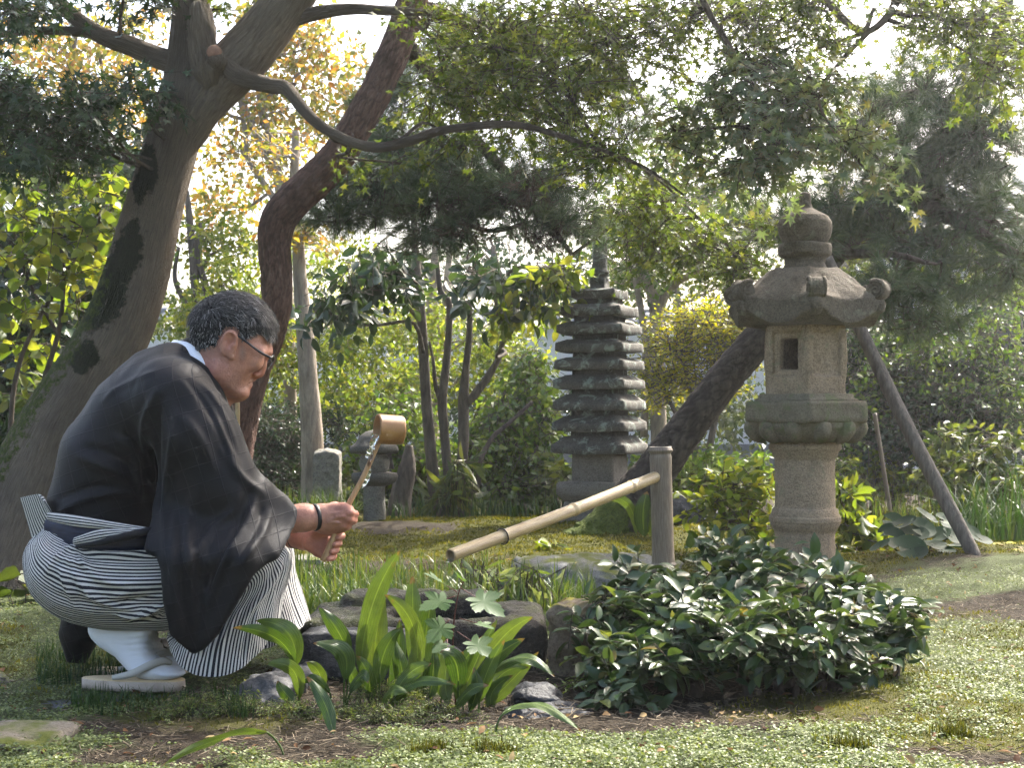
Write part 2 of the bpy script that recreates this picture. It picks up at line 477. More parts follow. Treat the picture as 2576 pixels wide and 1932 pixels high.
m, nt = new_mat('ground')
v = coord(nt)
n1 = noise(nt, v, 14, 6); n2 = noise(nt, v, 130, 4, .7); n3 = noise(nt, v, 420, 2, .7)
soil = ramp(nt, n2, [(.3, (.018, .014, .009)), (.55, (.052, .040, .026)), (.75, (.12, .098, .066))])
cov = ramp(nt, n3, [(.3, (.035, .045, .016)), (.6, (.11, .13, .055)), (.8, (.20, .23, .11))])
mos = ramp(nt, n3, [(.3, (.03, .032, .007)), (.6, (.10, .098, .018)), (.8, (.19, .175, .036))])
c = mixc(nt, attr(nt, 'cov'), soil, cov); c = mixc(nt, attr(nt, 'moss'), c, mos)
finish(nt, c, .95, bumpn(nt, math_(nt, 'ADD', n2, math_(nt, 'MULTIPLY', n3, .6)), .9, .012), .15)
MAT_GROUND = m
def grow(a, b, n, ratio, end):
    xs = [a]; d = (b - a) / n
    c = list(np.linspace(a, b, n + 1)); s = d
    while c[-1] < end: s *= ratio; c.append(c[-1] + s)
    s = d
    while c[0] > -end: s *= ratio; c.insert(0, c[0] - s)
    return np.array(c)
gx = grow(-2.2, 2.2, 180, 1.25, 220); gy = grow(2.2, 7.2, 200, 1.22, 260)
GX, GY = np.meshgrid(gx, gy, indexing='ij')
GZ = gz(GX, GY)
cv, ms = m_cov(GX, GY), m_moss(GX, GY)
near = (np.abs(GX) < 4) & (GY > 1.5) & (GY < 11)
GZ = GZ + near * (.010 * fbm(np.stack([GX * 9, GY * 9, 0 * GX], -1), 4, 5) + .014 * ms * (1 - worley(np.stack([GX * 11, GY * 11, 0 * GX], -1), 4)[0]))
V = np.stack([GX, GY, GZ], -1).reshape(-1, 3)
nx, ny = len(gx), len(gy)
i, j = np.meshgrid(np.arange(nx - 1), np.arange(ny - 1), indexing='ij')
Q = np.stack([i * ny + j, (i + 1) * ny + j, (i + 1) * ny + j + 1, i * ny + j + 1], -1).reshape(-1, 4)
ground = obj('ground', V, Q, MAT_GROUND, base=(0, 0, 0), attr={'cov': cv.ravel(), 'moss': ms.ravel()}, kind='structure')

# ================================================================== a white plaster wall and a house far behind the trees
m, nt = new_mat('plaster'); v = coord(nt)
finish(nt, ramp(nt, noise(nt, v, 3, 5), [(.3, (.66, .67, .68)), (.7, (.80, .80, .79))]), .9, bumpn(nt, noise(nt, v, 40, 3), .2, .01)); MAT_PLASTER = m
m, nt = new_mat('roof_tile'); v = coord(nt)
finish(nt, ramp(nt, noise(nt, v, 8, 4), [(.3, (.11, .115, .125)), (.7, (.22, .225, .235))]), .5, None, .5); MAT_TILE = m
m, nt = new_mat('dark_timber'); v = coord(nt, (3, 3, 30))
finish(nt, ramp(nt, noise(nt, v, 4, 4), [(.3, (.03, .022, .016)), (.7, (.07, .05, .036))]), .7); MAT_TIMBER = m
m, nt = new_mat('window_glass'); finish(nt, (.05, .06, .07), .05, None, .8); MAT_WGLASS = m

YW = 17.0
gw = thing('garden_wall', 'white plaster garden wall with grey tiled coping, glimpsed behind the trees', 'wall', (-1.5, YW, 0))
V, Fc = boxm((-2.2, YW, .75), (5.6, .14, .85)); obj('plaster_face', V, Fc, MAT_PLASTER, gw, smooth=False)
V, Fc = boxm((-2.2, YW - .005, .14), (5.62, .17, .13)); obj('footing', V, Fc, MAT_TILE, gw, smooth=False)
# one curved coping tile, shared
a = np.linspace(-1, 1, 9); 
tv = []; 
for s in (0, 1):
    for th in (0.0, .02):
        for q in a: tv.append((q * .125, -.30 * s, .055 * (1 - q * q) - .12 * s + th))
tv = np.array(tv); tf = []
for q in range(8):
    tf += [(9 + q, 9 + q + 1, 27 + q + 1, 27 + q), (q, 18 + q, 18 + q + 1, q + 1), (18 + q, 27 + q, 27 + q + 1, 18 + q + 1)]
tme = mesh('tile', tv, np.array(tf)); tme.materials.append(MAT_TILE)
for k in range(45):
    M = np.eye(4); M[:3, 3] = (-7.7 + k * .25, YW + .02, 1.74); place('tile', tme, M, gw)
    M = np.diag((1., -1., 1., 1.)); M[:3, 3] = (-7.7 + k * .25, YW - .02, 1.74)
V, Fq = tube([(-7.85, YW, 1.78), (3.5, YW, 1.78)], [.06, .06], 3, 10); obj('ridge', V, Fq, MAT_TILE, gw)

hs = thing('white_house', 'white walled house behind the pines at the right edge', 'house', (6.5, 16.5, 0))
V, Fc = boxm((6.9, 17.2, 1.25), (2.6, 1.6, 1.25)); obj('wall', V, Fc, MAT_PLASTER, hs, smooth=False)
rv = np.array([(4.0, 15.2, 2.42), (9.8, 15.2, 2.42), (9.8, 17.2, 3.25), (4.0, 17.2, 3.25), (9.8, 19.2, 2.42), (4.0, 19.2, 2.42)])
rv = np.vstack([rv, rv + (0, 0, .09)])
ro = obj('roof', rv, [(0, 3, 2, 1), (3, 5, 4, 2), (6, 7, 8, 9), (9, 8, 10, 11), (0, 1, 7, 6), (5, 11, 10, 4), (0, 6, 9, 3), (3, 9, 11, 5), (1, 2, 8, 7), (2, 4, 10, 8)], MAT_TILE, hs, smooth=False)
for k in range(20):
    x = 4.1 + k * .29
    V, Fq = tube([(x, 15.17, 2.53), (x, 17.15, 3.35)], [.05, .05], 3, 6); obj('tile_row', V, Fq, MAT_TILE, ro)
for k, (x0, x1) in enumerate(((4.9, 5.7), (6.6, 7.8))):
    V, Fc = boxm(((x0 + x1) / 2, 15.6, 1.35), ((x1 - x0) / 2, .03, .5)); wd = obj('window', V, Fc, MAT_TIMBER, hs, smooth=False)
    for q in range(2):
        xa = x0 + .05 + q * (x1 - x0) / 2; xb = xa + (x1 - x0) / 2 - .09
        V, Fc = boxm(((xa + xb) / 2, 15.585, 1.35), ((xb - xa) / 2, .03, .44)); obj('pane', V, Fc, MAT_WGLASS, wd, smooth=False)

# ================================================================== stone lantern
LY = 5.6; LK = LY / F
LX, LZ0 = P(2025, 1040, LY)[0], float(gz(1.11, LY))
def lz(py): return HC + (HY - py) * LK
ST_WARM = stone_mat('lantern_stone', (.155, .112, .072), (.31, .235, .155), lichen=(.18, .175, .10), lf=.57, bump=.9)
ST_DARK = stone_mat('lantern_stone_weathered', (.062, .052, .040), (.130, .110, .083), lichen=(.19, .185, .14), lf=.58, bump=1.0)
ST_GREEN = stone_mat('lantern_stone_mossy', (.088, .074, .050), (.165, .140, .095), lichen=(.10, .12, .05), lf=.52)
lan = thing('stone_lantern', 'tall granite lantern with scrolled six-sided roof and square fire window', 'stone lantern', (LX, LY, LZ0 - .03))
def turned(name, prof, mt, parent, c=(LX, LY), wob=.004, step=.012, K=LK, zf=lz, seg=64, **kw):
    pr = dense([(r * K, zf(y)) for r, y in prof], step)
    pr = np.vstack([[1e-4, pr[0, 1]], pr, [1e-4, pr[-1, 1]]])
    V, Fq = lathe(pr, (c[0], c[1], 0), seg, wob, **kw)
    return obj(name, V, Fq[:, ::-1] if prof[0][1] < prof[-1][1] else Fq, mt, parent)
turned('jewel', [(6, 483), (13, 486), (15, 496), (15, 512), (20, 524), (38, 534), (58, 545), (67, 560), (67, 578), (63, 597), (55, 610), (52, 613)], ST_DARK, lan, wob=.002, step=.006)
turned('lotus_ring', [(52, 612), (64, 614), (67, 622), (67, 638), (62, 645), (52, 650), (50, 664), (56, 678), (58, 682)], ST_DARK, lan, wob=.003, step=.006)
# roof: implicit so that its edges are soft and worn
HROT = math.radians(-93)          # one corner towards the camera, a little to the left
rc = np.array((LX, LY)); z_e = lz(815); RR = 198 * LK
fl = Field((LX - .36, LY - .36, lz(830)), (LX + .36, LY + .36, lz(670)), .006)
def hexd(X, Y, R):
    d = None
    for k in range(6):
        a = HROT + PI / 6 + k * PI / 3
        q = (X - LX) * math.cos(a) + (Y - LY) * math.sin(a) - R * math.cos(PI / 6)
        d = q if d is None else np.maximum(d, q)
    return d
def roof_fn(X, Y, Z):
    rr = np.sqrt((X - LX) ** 2 + (Y - LY) ** 2); th = np.arctan2(Y - LY, X - LX) - HROT
    cw = (np.cos(6 * th) * .5 + .5)                     # 1 on the corners
    t = np.clip(rr / RR, 0, 1.2)
    top = lz(682) - (np.clip(t - .42, 0, 1) ** 1.35) * .37 - .02 * t ** 2 + cw * np.clip(t - .62, 0, 1) ** 1.5 * .36
    bot = z_e - .004 + cw * np.clip(t - .6, 0, 1) ** 2 * .42
    h = hexd(X, Y, RR * 1.0) * .8 + .012 * (1 - cw) * t
    return np.maximum(np.maximum((Z - top) * .8, (bot - Z) * .8), h) - .006
fl.put((LX - .36, LY - .36, lz(830)), (LX + .36, LY + .36, lz(670)), roof_fn)
for k in range(6):
    a = HROT + k * PI / 3; d = np.array((math.cos(a), math.sin(a), 0)); c0 = np.array((LX, LY, 0))
    ps = [c0 + d * RR * t + np.array((0, 0, z)) for t, z in ((.42, lz(686)), (.60, lz(717)), (.76, lz(757)), (.90, lz(772)))]
    fl.chain(ps, [.010, .014, .019, .026], .018)
V, Q = fl.net(1)
V = V + normals(V, Q) * (fbm(V * 30, 4, 2) * .004)[:, None]
roof = obj('roof', V, Q, ST_DARK, lan)
for k in range(6):
    a = HROT + k * PI / 3; d = np.array((math.cos(a), math.sin(a), 0)); s = np.array((-d[1], d[0], 0))
    c = np.array((LX, LY, lz(739))) + d * RR * .955; R = 26 * LK; w2 = .027
    # a curl: rounded drum with a raised spiral on both cheeks
    pr = np.array([(1e-4, -w2), (R * .8, -w2), (R * .95, -w2 * .85), (R, -w2 * .5), (R, w2 * .5), (R * .95, w2 * .85), (R * .8, w2), (1e-4, w2)])
    ang = np.arange(32) / 32 * 2 * PI
    V = (c + pr[:, None, 0:1] * (np.cos(ang)[None, :, None] * d + np.sin(ang)[None, :, None] * np.array((0, 0, 1.))) + pr[:, None, 1:2] * s).reshape(-1, 3)
    i, j = np.meshgrid(np.arange(7), np.arange(32), indexing='ij'); j2 = (j + 1) % 32
    parts = [(V, np.stack([i * 32 + j, (i + 1) * 32 + j, (i + 1) * 32 + j2, i * 32 + j2], -1).reshape(-1, 4)[:, ::-1])]
    for sd in (-1, 1):
        tt = np.linspace(0, 2.2 * 2 * PI, 40)
        rr = R * (.93 - .78 * tt / tt[-1])
        sp = c + (rr * np.cos(-tt + 2.2))[:, None] * d + (rr * np.sin(-tt + 2.2))[:, None] * np.array((0, 0, 1.)) + s * sd * w2 * .96
        parts.append(tube(sp, [.009, .005], 60, 8))
    # stem joining the curl to the eave corner
    parts.append(tube([c - d * .012 + (0, 0, -R * .9), c + d * .006 + (0, 0, -R * 1.5), c - d * .024 + (0, 0, -R * 1.9)], [.024, .025, .026], 8, 14))
    V, Fq = cat(parts)
    V = V + (fbm(V * 40, 3, k) * .002)[:, None]
    obj('scroll', V, Fq, ST_DARK, roof)
# fire box with a real opening
HROT = math.radians(-98)
fb = Field((LX - .19, LY - .19, lz(1000)), (LX + .19, LY + .19, lz(806)), .0065)
def hexw(X, Y, R, inset=0): return hexd(X, Y, R) 
fb.put((LX - .19, LY - .19, lz(995)), (LX + .19, LY + .19, lz(810)), lambda X, Y, Z: np.maximum(np.maximum(hexd(X, Y, .165 + .004 * np.cos((Z - lz(900)) * 22)) - .0, Z - lz(811)), lz(996) - Z) - .004)
fb.put((LX - .1, LY - .1, lz(985)), (LX + .1, LY + .1, lz(825)), lambda X, Y, Z: np.maximum(hexd(X, Y, .112), np.abs(Z - lz(900)) - .105), 0, 's')
for k in range(6):
    a = HROT - PI / 6 + k * PI / 3; n_ = np.array((math.cos(a), math.sin(a))); s_ = np.array((-n_[1], n_[0]))
    ap = .165 * math.cos(PI / 6)
    def win(X, Y, Z, hw, hh, dep, zc=lz(893)):
        x, y = X - LX, Y - LY
        u = x * s_[0] + y * s_[1]; v_ = x * n_[0] + y * n_[1]
        return np.maximum(np.maximum(np.abs(u) - hw, np.abs(Z - zc) - hh), np.maximum(dep - v_, -v_))
    fb.put((LX - .19, LY - .19, lz(985)), (LX + .19, LY + .19, lz(815)), lambda X, Y, Z: win(X, Y, Z, .058, .082, ap - .010), .003, 's')
    if k == 0: fb.put((LX - .19, LY - .19, lz(985)), (LX + .19, LY + .19, lz(815)), lambda X, Y, Z: win(X, Y, Z, .036, .058, .04), .003, 's')
V, Q = fb.net(1)
V = V + normals(V, Q) * (fbm(V * 45, 4, 8) * .004)[:, None]
obj('fire_box', V, Q, ST_WARM, lan)
# platform
def hexpart(name, prof, mt, step=.01, wob=.003):
    pr = dense([(r * LK, lz(y)) for r, y in prof], step); pr = np.vstack([[1e-4, pr[0, 1]], pr, [1e-4, pr[-1, 1]]])
    V, Fq = lathe(pr, (LX, LY, 0), 96, 0, rz=HROT, ngon=6)
    V = V + normals(V, Fq[:, ::-1]) * (fbm(V * 34, 4, 6) * wob)[:, None]
    return obj(name, V, Fq[:, ::-1], mt, lan)
hexpart('platform_step', [(128, 992), (132, 994), (133, 1002), (143, 1004), (145, 1012)], ST_GREEN)
hexpart('platform', [(163, 1010), (168, 1014), (169, 1056), (164, 1063), (150, 1064)], ST_GREEN)
pet = []
turned('lotus_base', [(142, 1062), (140, 1075), (126, 1095), (104, 1108), (90, 1112)], ST_GREEN, lan, step=.006)
for k in range(12):
    a = HROT + k * PI / 6 + PI / 12; d = np.array((math.cos(a), math.sin(a), 0)); c0 = np.array((LX, LY, 0))
    ps = [c0 + d * r * LK + (0, 0, lz(y)) for r, y in ((132, 1066), (134, 1078), (122, 1096), (104, 1108))]
    V, Fq = tube(ps, [.030, .034, .028, .014], 12, 10); obj('petal', V, Fq, ST_GREEN, lan)
turned('shaft', [(84, 1110), (88, 1116), (88, 1132), (82, 1138), (80, 1148), (76, 1151), (75, 1160), (75, 1275), (78, 1279), (82, 1281), (83, 1291), (86, 1295), (87, 1315), (82, 1328), (78, 1332), (75, 1340), (74, 1420), (74, 1475)], ST_WARM, lan, wob=.004, step=.008)
turned('upper_band', [(85, 1116), (90, 1119), (90, 1130), (85, 1133)], ST_WARM, lan, step=.004, wob=.002)
turned('lower_band', [(84, 1296), (89, 1300), (89, 1312), (84, 1317)], ST_WARM, lan, step=.004, wob=.002)

# ================================================================== stone pagoda
GYP = 7.8; GK = GYP / F
gx0 = P(1509, 1040, GYP)[0]
def pz(py): return HC + (HY - py) * GK
ST_PAG = stone_mat('pagoda_stone', (.042, .040, .035), (.105, .099, .086), lichen=(.27, .32, .28), lf=.53, scale=.9)
ST_PAGB = stone_mat('pagoda_base_stone', (.10, .09, .075), (.19, .17, .145), lichen=(.2, .22, .17), lf=.66)
pag = thing('stone_pagoda', 'dark weathered stone pagoda of stacked square roofs behind the bamboo spout', 'pagoda', (gx0, GYP, float(gz(gx0, GYP)) - .03))
PROT = math.radians(-68)
def square(name, prof, mt, parent=pag, k=1.0, wob=.004, step=.02, sub=48, sag=0):
    """prof of (half side px, row); plan is a square turned 23 degrees"""
    pr = dense([(r * GK * math.sqrt(2), pz(y)) for r, y in prof], step); pr = np.vstack([[1e-4, pr[0, 1]], pr, [1e-4, pr[-1, 1]]])
    V, Fq = lathe(pr, (gx0, GYP, 0), sub, 0, rz=PROT, ngon=4)
    V = V + normals(V, Fq[:, ::-1]) * (fbm(V * 9 + prof[0][1], 3, 3) * wob)[:, None]
    if sag:
        rr = np.hypot(V[:, 0] - gx0, V[:, 1] - GYP); V[:, 2] += sag * (rr / rr.max()) ** 4
    return obj(name, V, Fq[:, ::-1], mt, parent, smooth=False)
tiers = [(56, 756), (76, 800), (84, 845), (86, 890), (88, 934), (90, 982), (91, 1035), (93, 1087), (95, 1143)]
for q, (hw, yb) in enumerate(tiers):
    top = 716 if q == 0 else tiers[q - 1][1]
    nxt = tiers[q - 1][0] if q else 30
    neck = hw * (.60 if q else .35)
    square('roof_tier', [(neck, top - 2 if q else 700), (neck, top + 10), (hw * .74, top + 12), (hw * .985, yb - 21), (hw, yb - 20), (hw * 1.015, yb - 1), (hw * 1.0, yb), (neck * .9, yb - 3)], ST_PAG, sag=.012)
turned('spire', [(15, 520), (17, 560), (19, 600), (17, 606), (19, 612), (18, 640), (20, 646), (18, 652), (19, 678), (24, 681), (24, 692), (20, 696), (22, 705)], ST_PAG, pag, (gx0, GYP), .003, .008, GK, pz, 32)
square('body', [(52, 1141), (54, 1145), (55, 1207), (53, 1212)], ST_PAGB)
square('pedestal', [(78, 1210), (84, 1214), (85, 1240), (80, 1247), (66, 1262)], ST_PAGB)
square('base', [(68, 1258), (70, 1262), (78, 1300), (84, 1345), (86, 1360)], ST_PAGB)

# ================================================================== small lantern, stone post
SY = 8.3; SK = SY / F; sx0 = P(942, 1040, SY)[0]
def sz(py): return HC + (HY - py) * SK
ST_SM = stone_mat('small_lantern_stone', (.055, .052, .046), (.12, .112, .095), lichen=(.17, .18, .14), lf=.62)
ST_SM2 = stone_mat('granite', (.13, .12, .10), (.22, .205, .175), lichen=(.2, .2, .15), lf=.6, grain=.7)
sl = thing('small_stone_lantern', 'low mushroom-capped stone lantern standing on the moss behind the ladle', 'stone lantern', (sx0, SY, float(gz(sx0, SY)) - .02))
tk = dict(c=(sx0, SY), K=SK, zf=sz, seg=40, step=.012)
turned('cap', [(6, 1082), (20, 1086), (34, 1096), (48, 1112), (60, 1124), (63, 1132), (60, 1140), (40, 1143)], ST_SM, sl, wob=.008, **tk)
turned('light_chamber', [(30, 1140), (36, 1150), (39, 1163), (36, 1178), (30, 1190)], ST_SM2, sl, wob=.005, **tk)
turned('platform', [(40, 1188), (56, 1190), (60, 1198), (56, 1210), (38, 1220), (30, 1222)], ST_SM, sl, wob=.007, **tk)
turned('shaft', [(27, 1220), (27, 1260), (29, 1318), (30, 1335)], ST_SM2, sl, wob=.004, **tk)
PY = 8.8; px0 = P(824, 1040, PY)[0]
fp = Field((px0 - .11, PY - .11, -.05), (px0 + .11, PY + .11, .45), .007)
ztop = HC + (HY - 1140) * PY / F
fp.put((px0 - .1, PY - .1, -.03), (px0 + .1, PY + .1, ztop + .05), lambda X, Y, Z: np.maximum(np.maximum(np.maximum(np.abs(X - px0), np.abs(Y - PY)) - .07, Z - (ztop + .02 - 3.2 * ((X - px0) ** 2 + (Y - PY) ** 2))), -.03 - Z) - .008)
V, Q = fp.net(1); V = V + normals(V, Q) * (fbm(V * 40, 4, 5) * .007)[:, None]
tag(obj('stone_post', V, Q, stone_mat('post_granite', (.11, .10, .085), (.25, .235, .20), lichen=(.16, .17, .09), lf=.55, grain=.6)), 'square granite post with domed top beside the bare trunk', 'post')

# ================================================================== rocks
_ico = None
def ico(n=5):
    global _ico
    if _ico is None:
        import bmesh
        bm = bmesh.new(); bmesh.ops.create_icosphere(bm, subdivisions=n, radius=1)
        _ico = (np.array([v.co[:] for v in bm.verts]), np.array([[v.index for v in f.verts] for f in bm.faces])); bm.free()
    return _ico
def rock(name, label, c, h, mt, seed=0, box=.6, amp=.10, cuts=7, rz=0, tilt=0, fine=.012, parent=None, flat=None):
    """boulder: squared sphere, split faces, weathered relief. c = centre, h = half sizes"""
    V0, T = ico(); r = np.random.default_rng(seed)
    V = V0 / np.maximum((np.abs(V0) ** (2 + 6 * box)).sum(1) ** (1 / (2 + 6 * box)), 1e-6)[:, None]
    for _ in range(cuts):
        n = nrm(r.normal(size=3) * (1, 1, .7)); d = r.uniform(.72, .98); e = V @ n - d
        V = V - np.where(e > 0, e, 0)[:, None] * n * .92
    V = V * (1 + amp * fbm(V0 * 1.6 + seed * 3.3, 3, seed))[:, None]
    V = V * np.asarray(h)
    N = normals(V, T)
    V = V + N * (fbm(V * 26 + seed, 5, seed) * fine + (1 - np.abs(fbm(V * 12 + seed, 3, seed + 5)) * 4).clip(0) * -fine * .8)[:, None]
    if flat is not None: V[:, 2] = np.where(V[:, 2] > h[2] * flat, h[2] * flat + (V[:, 2] - h[2] * flat) * .12, V[:, 2])
    ct, stt = math.cos(tilt), math.sin(tilt); V = np.stack([V[:, 0] * ct + V[:, 2] * stt, V[:, 1], -V[:, 0] * stt + V[:, 2] * ct], -1)
    cs, sn = math.cos(rz), math.sin(rz); V = np.stack([V[:, 0] * cs - V[:, 1] * sn, V[:, 0] * sn + V[:, 1] * cs, V[:, 2]], -1) + np.asarray(c)
    o = obj(name, V, T, mt, parent)
    if parent is None: tag(o, label, 'rock')
    return o
RK_GREY = stone_mat('rock_grey', (.10, .098, .092), (.20, .195, .18), lichen=(.24, .25, .21), lf=.62, moss=(.10, .11, .02))
RK_BLUE = stone_mat('rock_blue', (.032, .033, .036), (.075, .077, .080), lichen=(.14, .14, .13), lf=.66, rough=.65, spec=.35)
RK_WET = stone_mat('rock_wet', (.012, .013, .015), (.040, .041, .043), lichen=(.07, .07, .065), lf=.7, rough=.55, spec=.28, bump=1.0)
RK_TAN = stone_mat('rock_tan', (.12, .10, .072), (.21, .18, .135), lichen=(.24, .225, .18), lf=.62, moss=(.09, .10, .02))
RK_BROWN = stone_mat('rock_brown', (.10, .075, .05), (.20, .16, .11), lichen=(.15, .15, .08), lf=.58, moss=(.26, .24, .03))
def prock(name, label, px0_, px1_, ytop, Y, depth, mt, zb=-.04, **kw):
    """rock spanning photo columns px0..px1 with its top at row ytop when standing at depth Y"""
    xa, xb = P(px0_, 0, Y)[0], P(px1_, 0, Y)[0]; zt = P(0, ytop, Y)[2]
    g = float(gz((xa + xb) / 2, Y)) + zb
    return rock(name, label, ((xa + xb) / 2, Y, (zt + g) / 2), ((xb - xa) / 2, depth, (zt - g) / 2), mt, **kw)
prock('rock', 'long low grey boulder behind the bamboo post foot', 1285, 1725, 1392, 5.35, .26, RK_GREY, seed=3, box=.45, cuts=8)
prock('rock', 'upright brown stone with yellow moss cap left of the glossy shrub', 1378, 1560, 1508, 3.62, .10, RK_BROWN, seed=5, box=.7, cuts=6, amp=.06)
prock('rock', 'small black wet stone at the left foot of the glossy shrub', 1285, 1420, 1722, 3.22, .07, RK_WET, seed=8, box=.3)
prock('rock', 'flat black wet stone lying lowest beside the shrub', 1262, 1500, 1775, 3.1, .06, RK_WET, seed=18, box=.4, zb=-.02)
prock('rock', 'blue grey split rock in front of the hakama hem', 583, 760, 1690, 3.22, .10, RK_BLUE, seed=11, box=.75, cuts=9)
prock('rock', 'dark bluish stone under the pale sandals', 92, 480, 1737, 3.25, .15, RK_BLUE, seed=13, box=.7, amp=.05, flat=.5)
prock('stepping_stone', 'tan flat stepping stone at the left edge of the moss', -120, 212, 1808, 2.84, .10, RK_TAN, seed=14, box=.45, amp=.10, flat=.5, zb=-.05)
prock('rock', 'small brown stone half buried left of the sandals', -60, 40, 1690, 3.42, .07, RK_GREY, seed=15, box=.5)
prock('rock', 'dark shadowed rock between shin and heel', 385, 560, 1598, 3.62, .10, RK_WET, seed=16, box=.5)
prock('stepping_stone', 'pale flat stone on the moss below the hands', 735, 830, 1386, 6.3, .16, RK_GREY, seed=17, box=.7, flat=.3, zb=-.02)
prock('stepping_stone', 'long pale flat stone lying under the middle of the bamboo pipe', 1235, 1420, 1352, 7.0, .18, RK_GREY, seed=20, box=.7, flat=.3, zb=-.02)
prock('stepping_stone', 'flat grey stone in front of the pagoda base', 1345, 1500, 1340, 7.35, .12, RK_GREY, seed=21, box=.7, flat=.3, zb=-.02)
prock('rock', 'dark rock standing behind the leaning pine foot', 1655, 1800, 1243, 7.6, .16, RK_BLUE, seed=22, box=.7, cuts=6)
prock('stepping_stone', 'flat grey stone left of the lantern foot', 1770, 1880, 1367, 6.7, .12, RK_GREY, seed=23, box=.7, flat=.3, zb=-.02)
prock('rock', 'brown rock at the right edge beside the prop pole', 2505, 2650, 1372, 5.75, .16, RK_BROWN, seed=24, box=.5)
prock('rock', 'blue grey ledge stone left of the wet basin foot', 660, 820, 1670, 3.42, .10, RK_BLUE, seed=27, box=.7, cuts=9)
prock('rock', 'long black wet rock in front of the basin behind the broad leaves', 735, 1210, 1585, 3.52, .10, RK_WET, seed=26, box=.65, amp=.09, cuts=10)

# ---- basin
bas = thing('stone_basin', 'low wet dark stone water basin under the spout mouth', 'basin', (P(1070, 0, 3.8)[0], 3.8, 0))
bx0, bx1 = P(768, 0, 3.72)[0], P(1372, 0, 3.72)[0]; bxc = (bx0 + bx1) / 2
zt = P(0, 1545, 3.72)[2]
fbn = Field((bx0 - .05, 3.5, -.05), (bx1 + .05, 4.15, zt + .12), .008)
def rbox(c, h, r):
    def fn(X, Y, Z):
        qx, qy, qz = np.abs(X - c[0]) - h[0] + r, np.abs(Y - c[1]) - h[1] + r, np.abs(Z - c[2]) - h[2] + r
        return np.sqrt(np.maximum(qx, 0) ** 2 + np.maximum(qy, 0) ** 2 + np.maximum(qz, 0) ** 2) + np.minimum(np.maximum(qx, np.maximum(qy, qz)), 0) - r
    return fn
lo, hi = (bx0, 3.55, -.05), (bx1, 4.1, zt + .1)
fbn.put(lo, hi, rbox((bxc, 3.80, zt / 2 - .02), ((bx1 - bx0) / 2, .20, zt / 2 + .02), .03))
fbn.put(lo, hi, rbox((bxc - .04, 3.95, zt / 2 + .012), (.19, .085, zt / 2 + .015), .02), .01)
fbn.put(lo, hi, lambda X, Y, Z: np.maximum(np.sqrt(((X - bxc - .05) / .155) ** 2 + ((Y - 3.77) / .12) ** 2) * .12 - .12, zt - .055 - Z), .012, 's')
V, Q = fbn.net(1); V = V + normals(V, Q) * (fbm(V * 22, 5, 4) * .010 + fbm(V * 90, 3, 9) * .004)[:, None]
RK_BASIN = stone_mat('basin_stone', (.014, .012, .008), (.050, .041, .029), lichen=(.06, .06, .022), lf=.56, rough=.5, spec=.3, bump=2.2, moss=(.05, .055, .012))
obj('trough', V, Q, RK_BASIN, bas)
m, nt = new_mat('basin_water'); v = coord(nt)
finish(nt, (.01, .015, .013), .03, bumpn(nt, noise(nt, v, 40, 3), .3, .004), .6, **{'Transmission Weight': .6, 'IOR': 1.33}); MAT_WATER = m
a = np.arange(40) / 40 * 2 * PI
V = np.stack([bxc + .05 + .15 * np.cos(a), 3.77 + .115 * np.sin(a), np.full(40, zt - .022)], -1)
obj('water', V, [list(range(40))], MAT_WATER, bas)

# ================================================================== bamboo spout
def bamboo_mat(name, c1, c2, c3, rough):
    m, nt = new_mat(name); u = attr(nt, 'tuv', 'Vector')
    s = nd(nt, 'ShaderNodeMapping', {'Vector': u, 'Scale': (14, 2.5, 1)}).outputs[0]
    n1 = noise(nt, s, 3, 5, .6); n2 = noise(nt, u, 9, 4)
    c = ramp(nt, n1, [(.3, c1), (.6, c2), (.8, c3)])
    c = mixc(nt, math_(nt, 'MULTIPLY', ramp(nt, n2, [(.55, 0), (.75, 1)]), .45), c, tuple(np.array(c1) * .5))
    finish(nt, c, rough, bumpn(nt, n1, .25, .003), .5); return m
BM_PIPE = bamboo_mat('bamboo_pale', (.26, .165, .075), (.44, .33, .17), (.56, .46, .27), .32)
BM_POST = bamboo_mat('bamboo_grey', (.085, .06, .038), (.18, .138, .095), (.26, .215, .155), .55)
m, nt = new_mat('bamboo_inside'); finish(nt, (.035, .022, .012), .8); BM_IN = m
m, nt = new_mat('wire_binding'); finish(nt, (.05, .045, .04), .5); MAT_WIRE = m
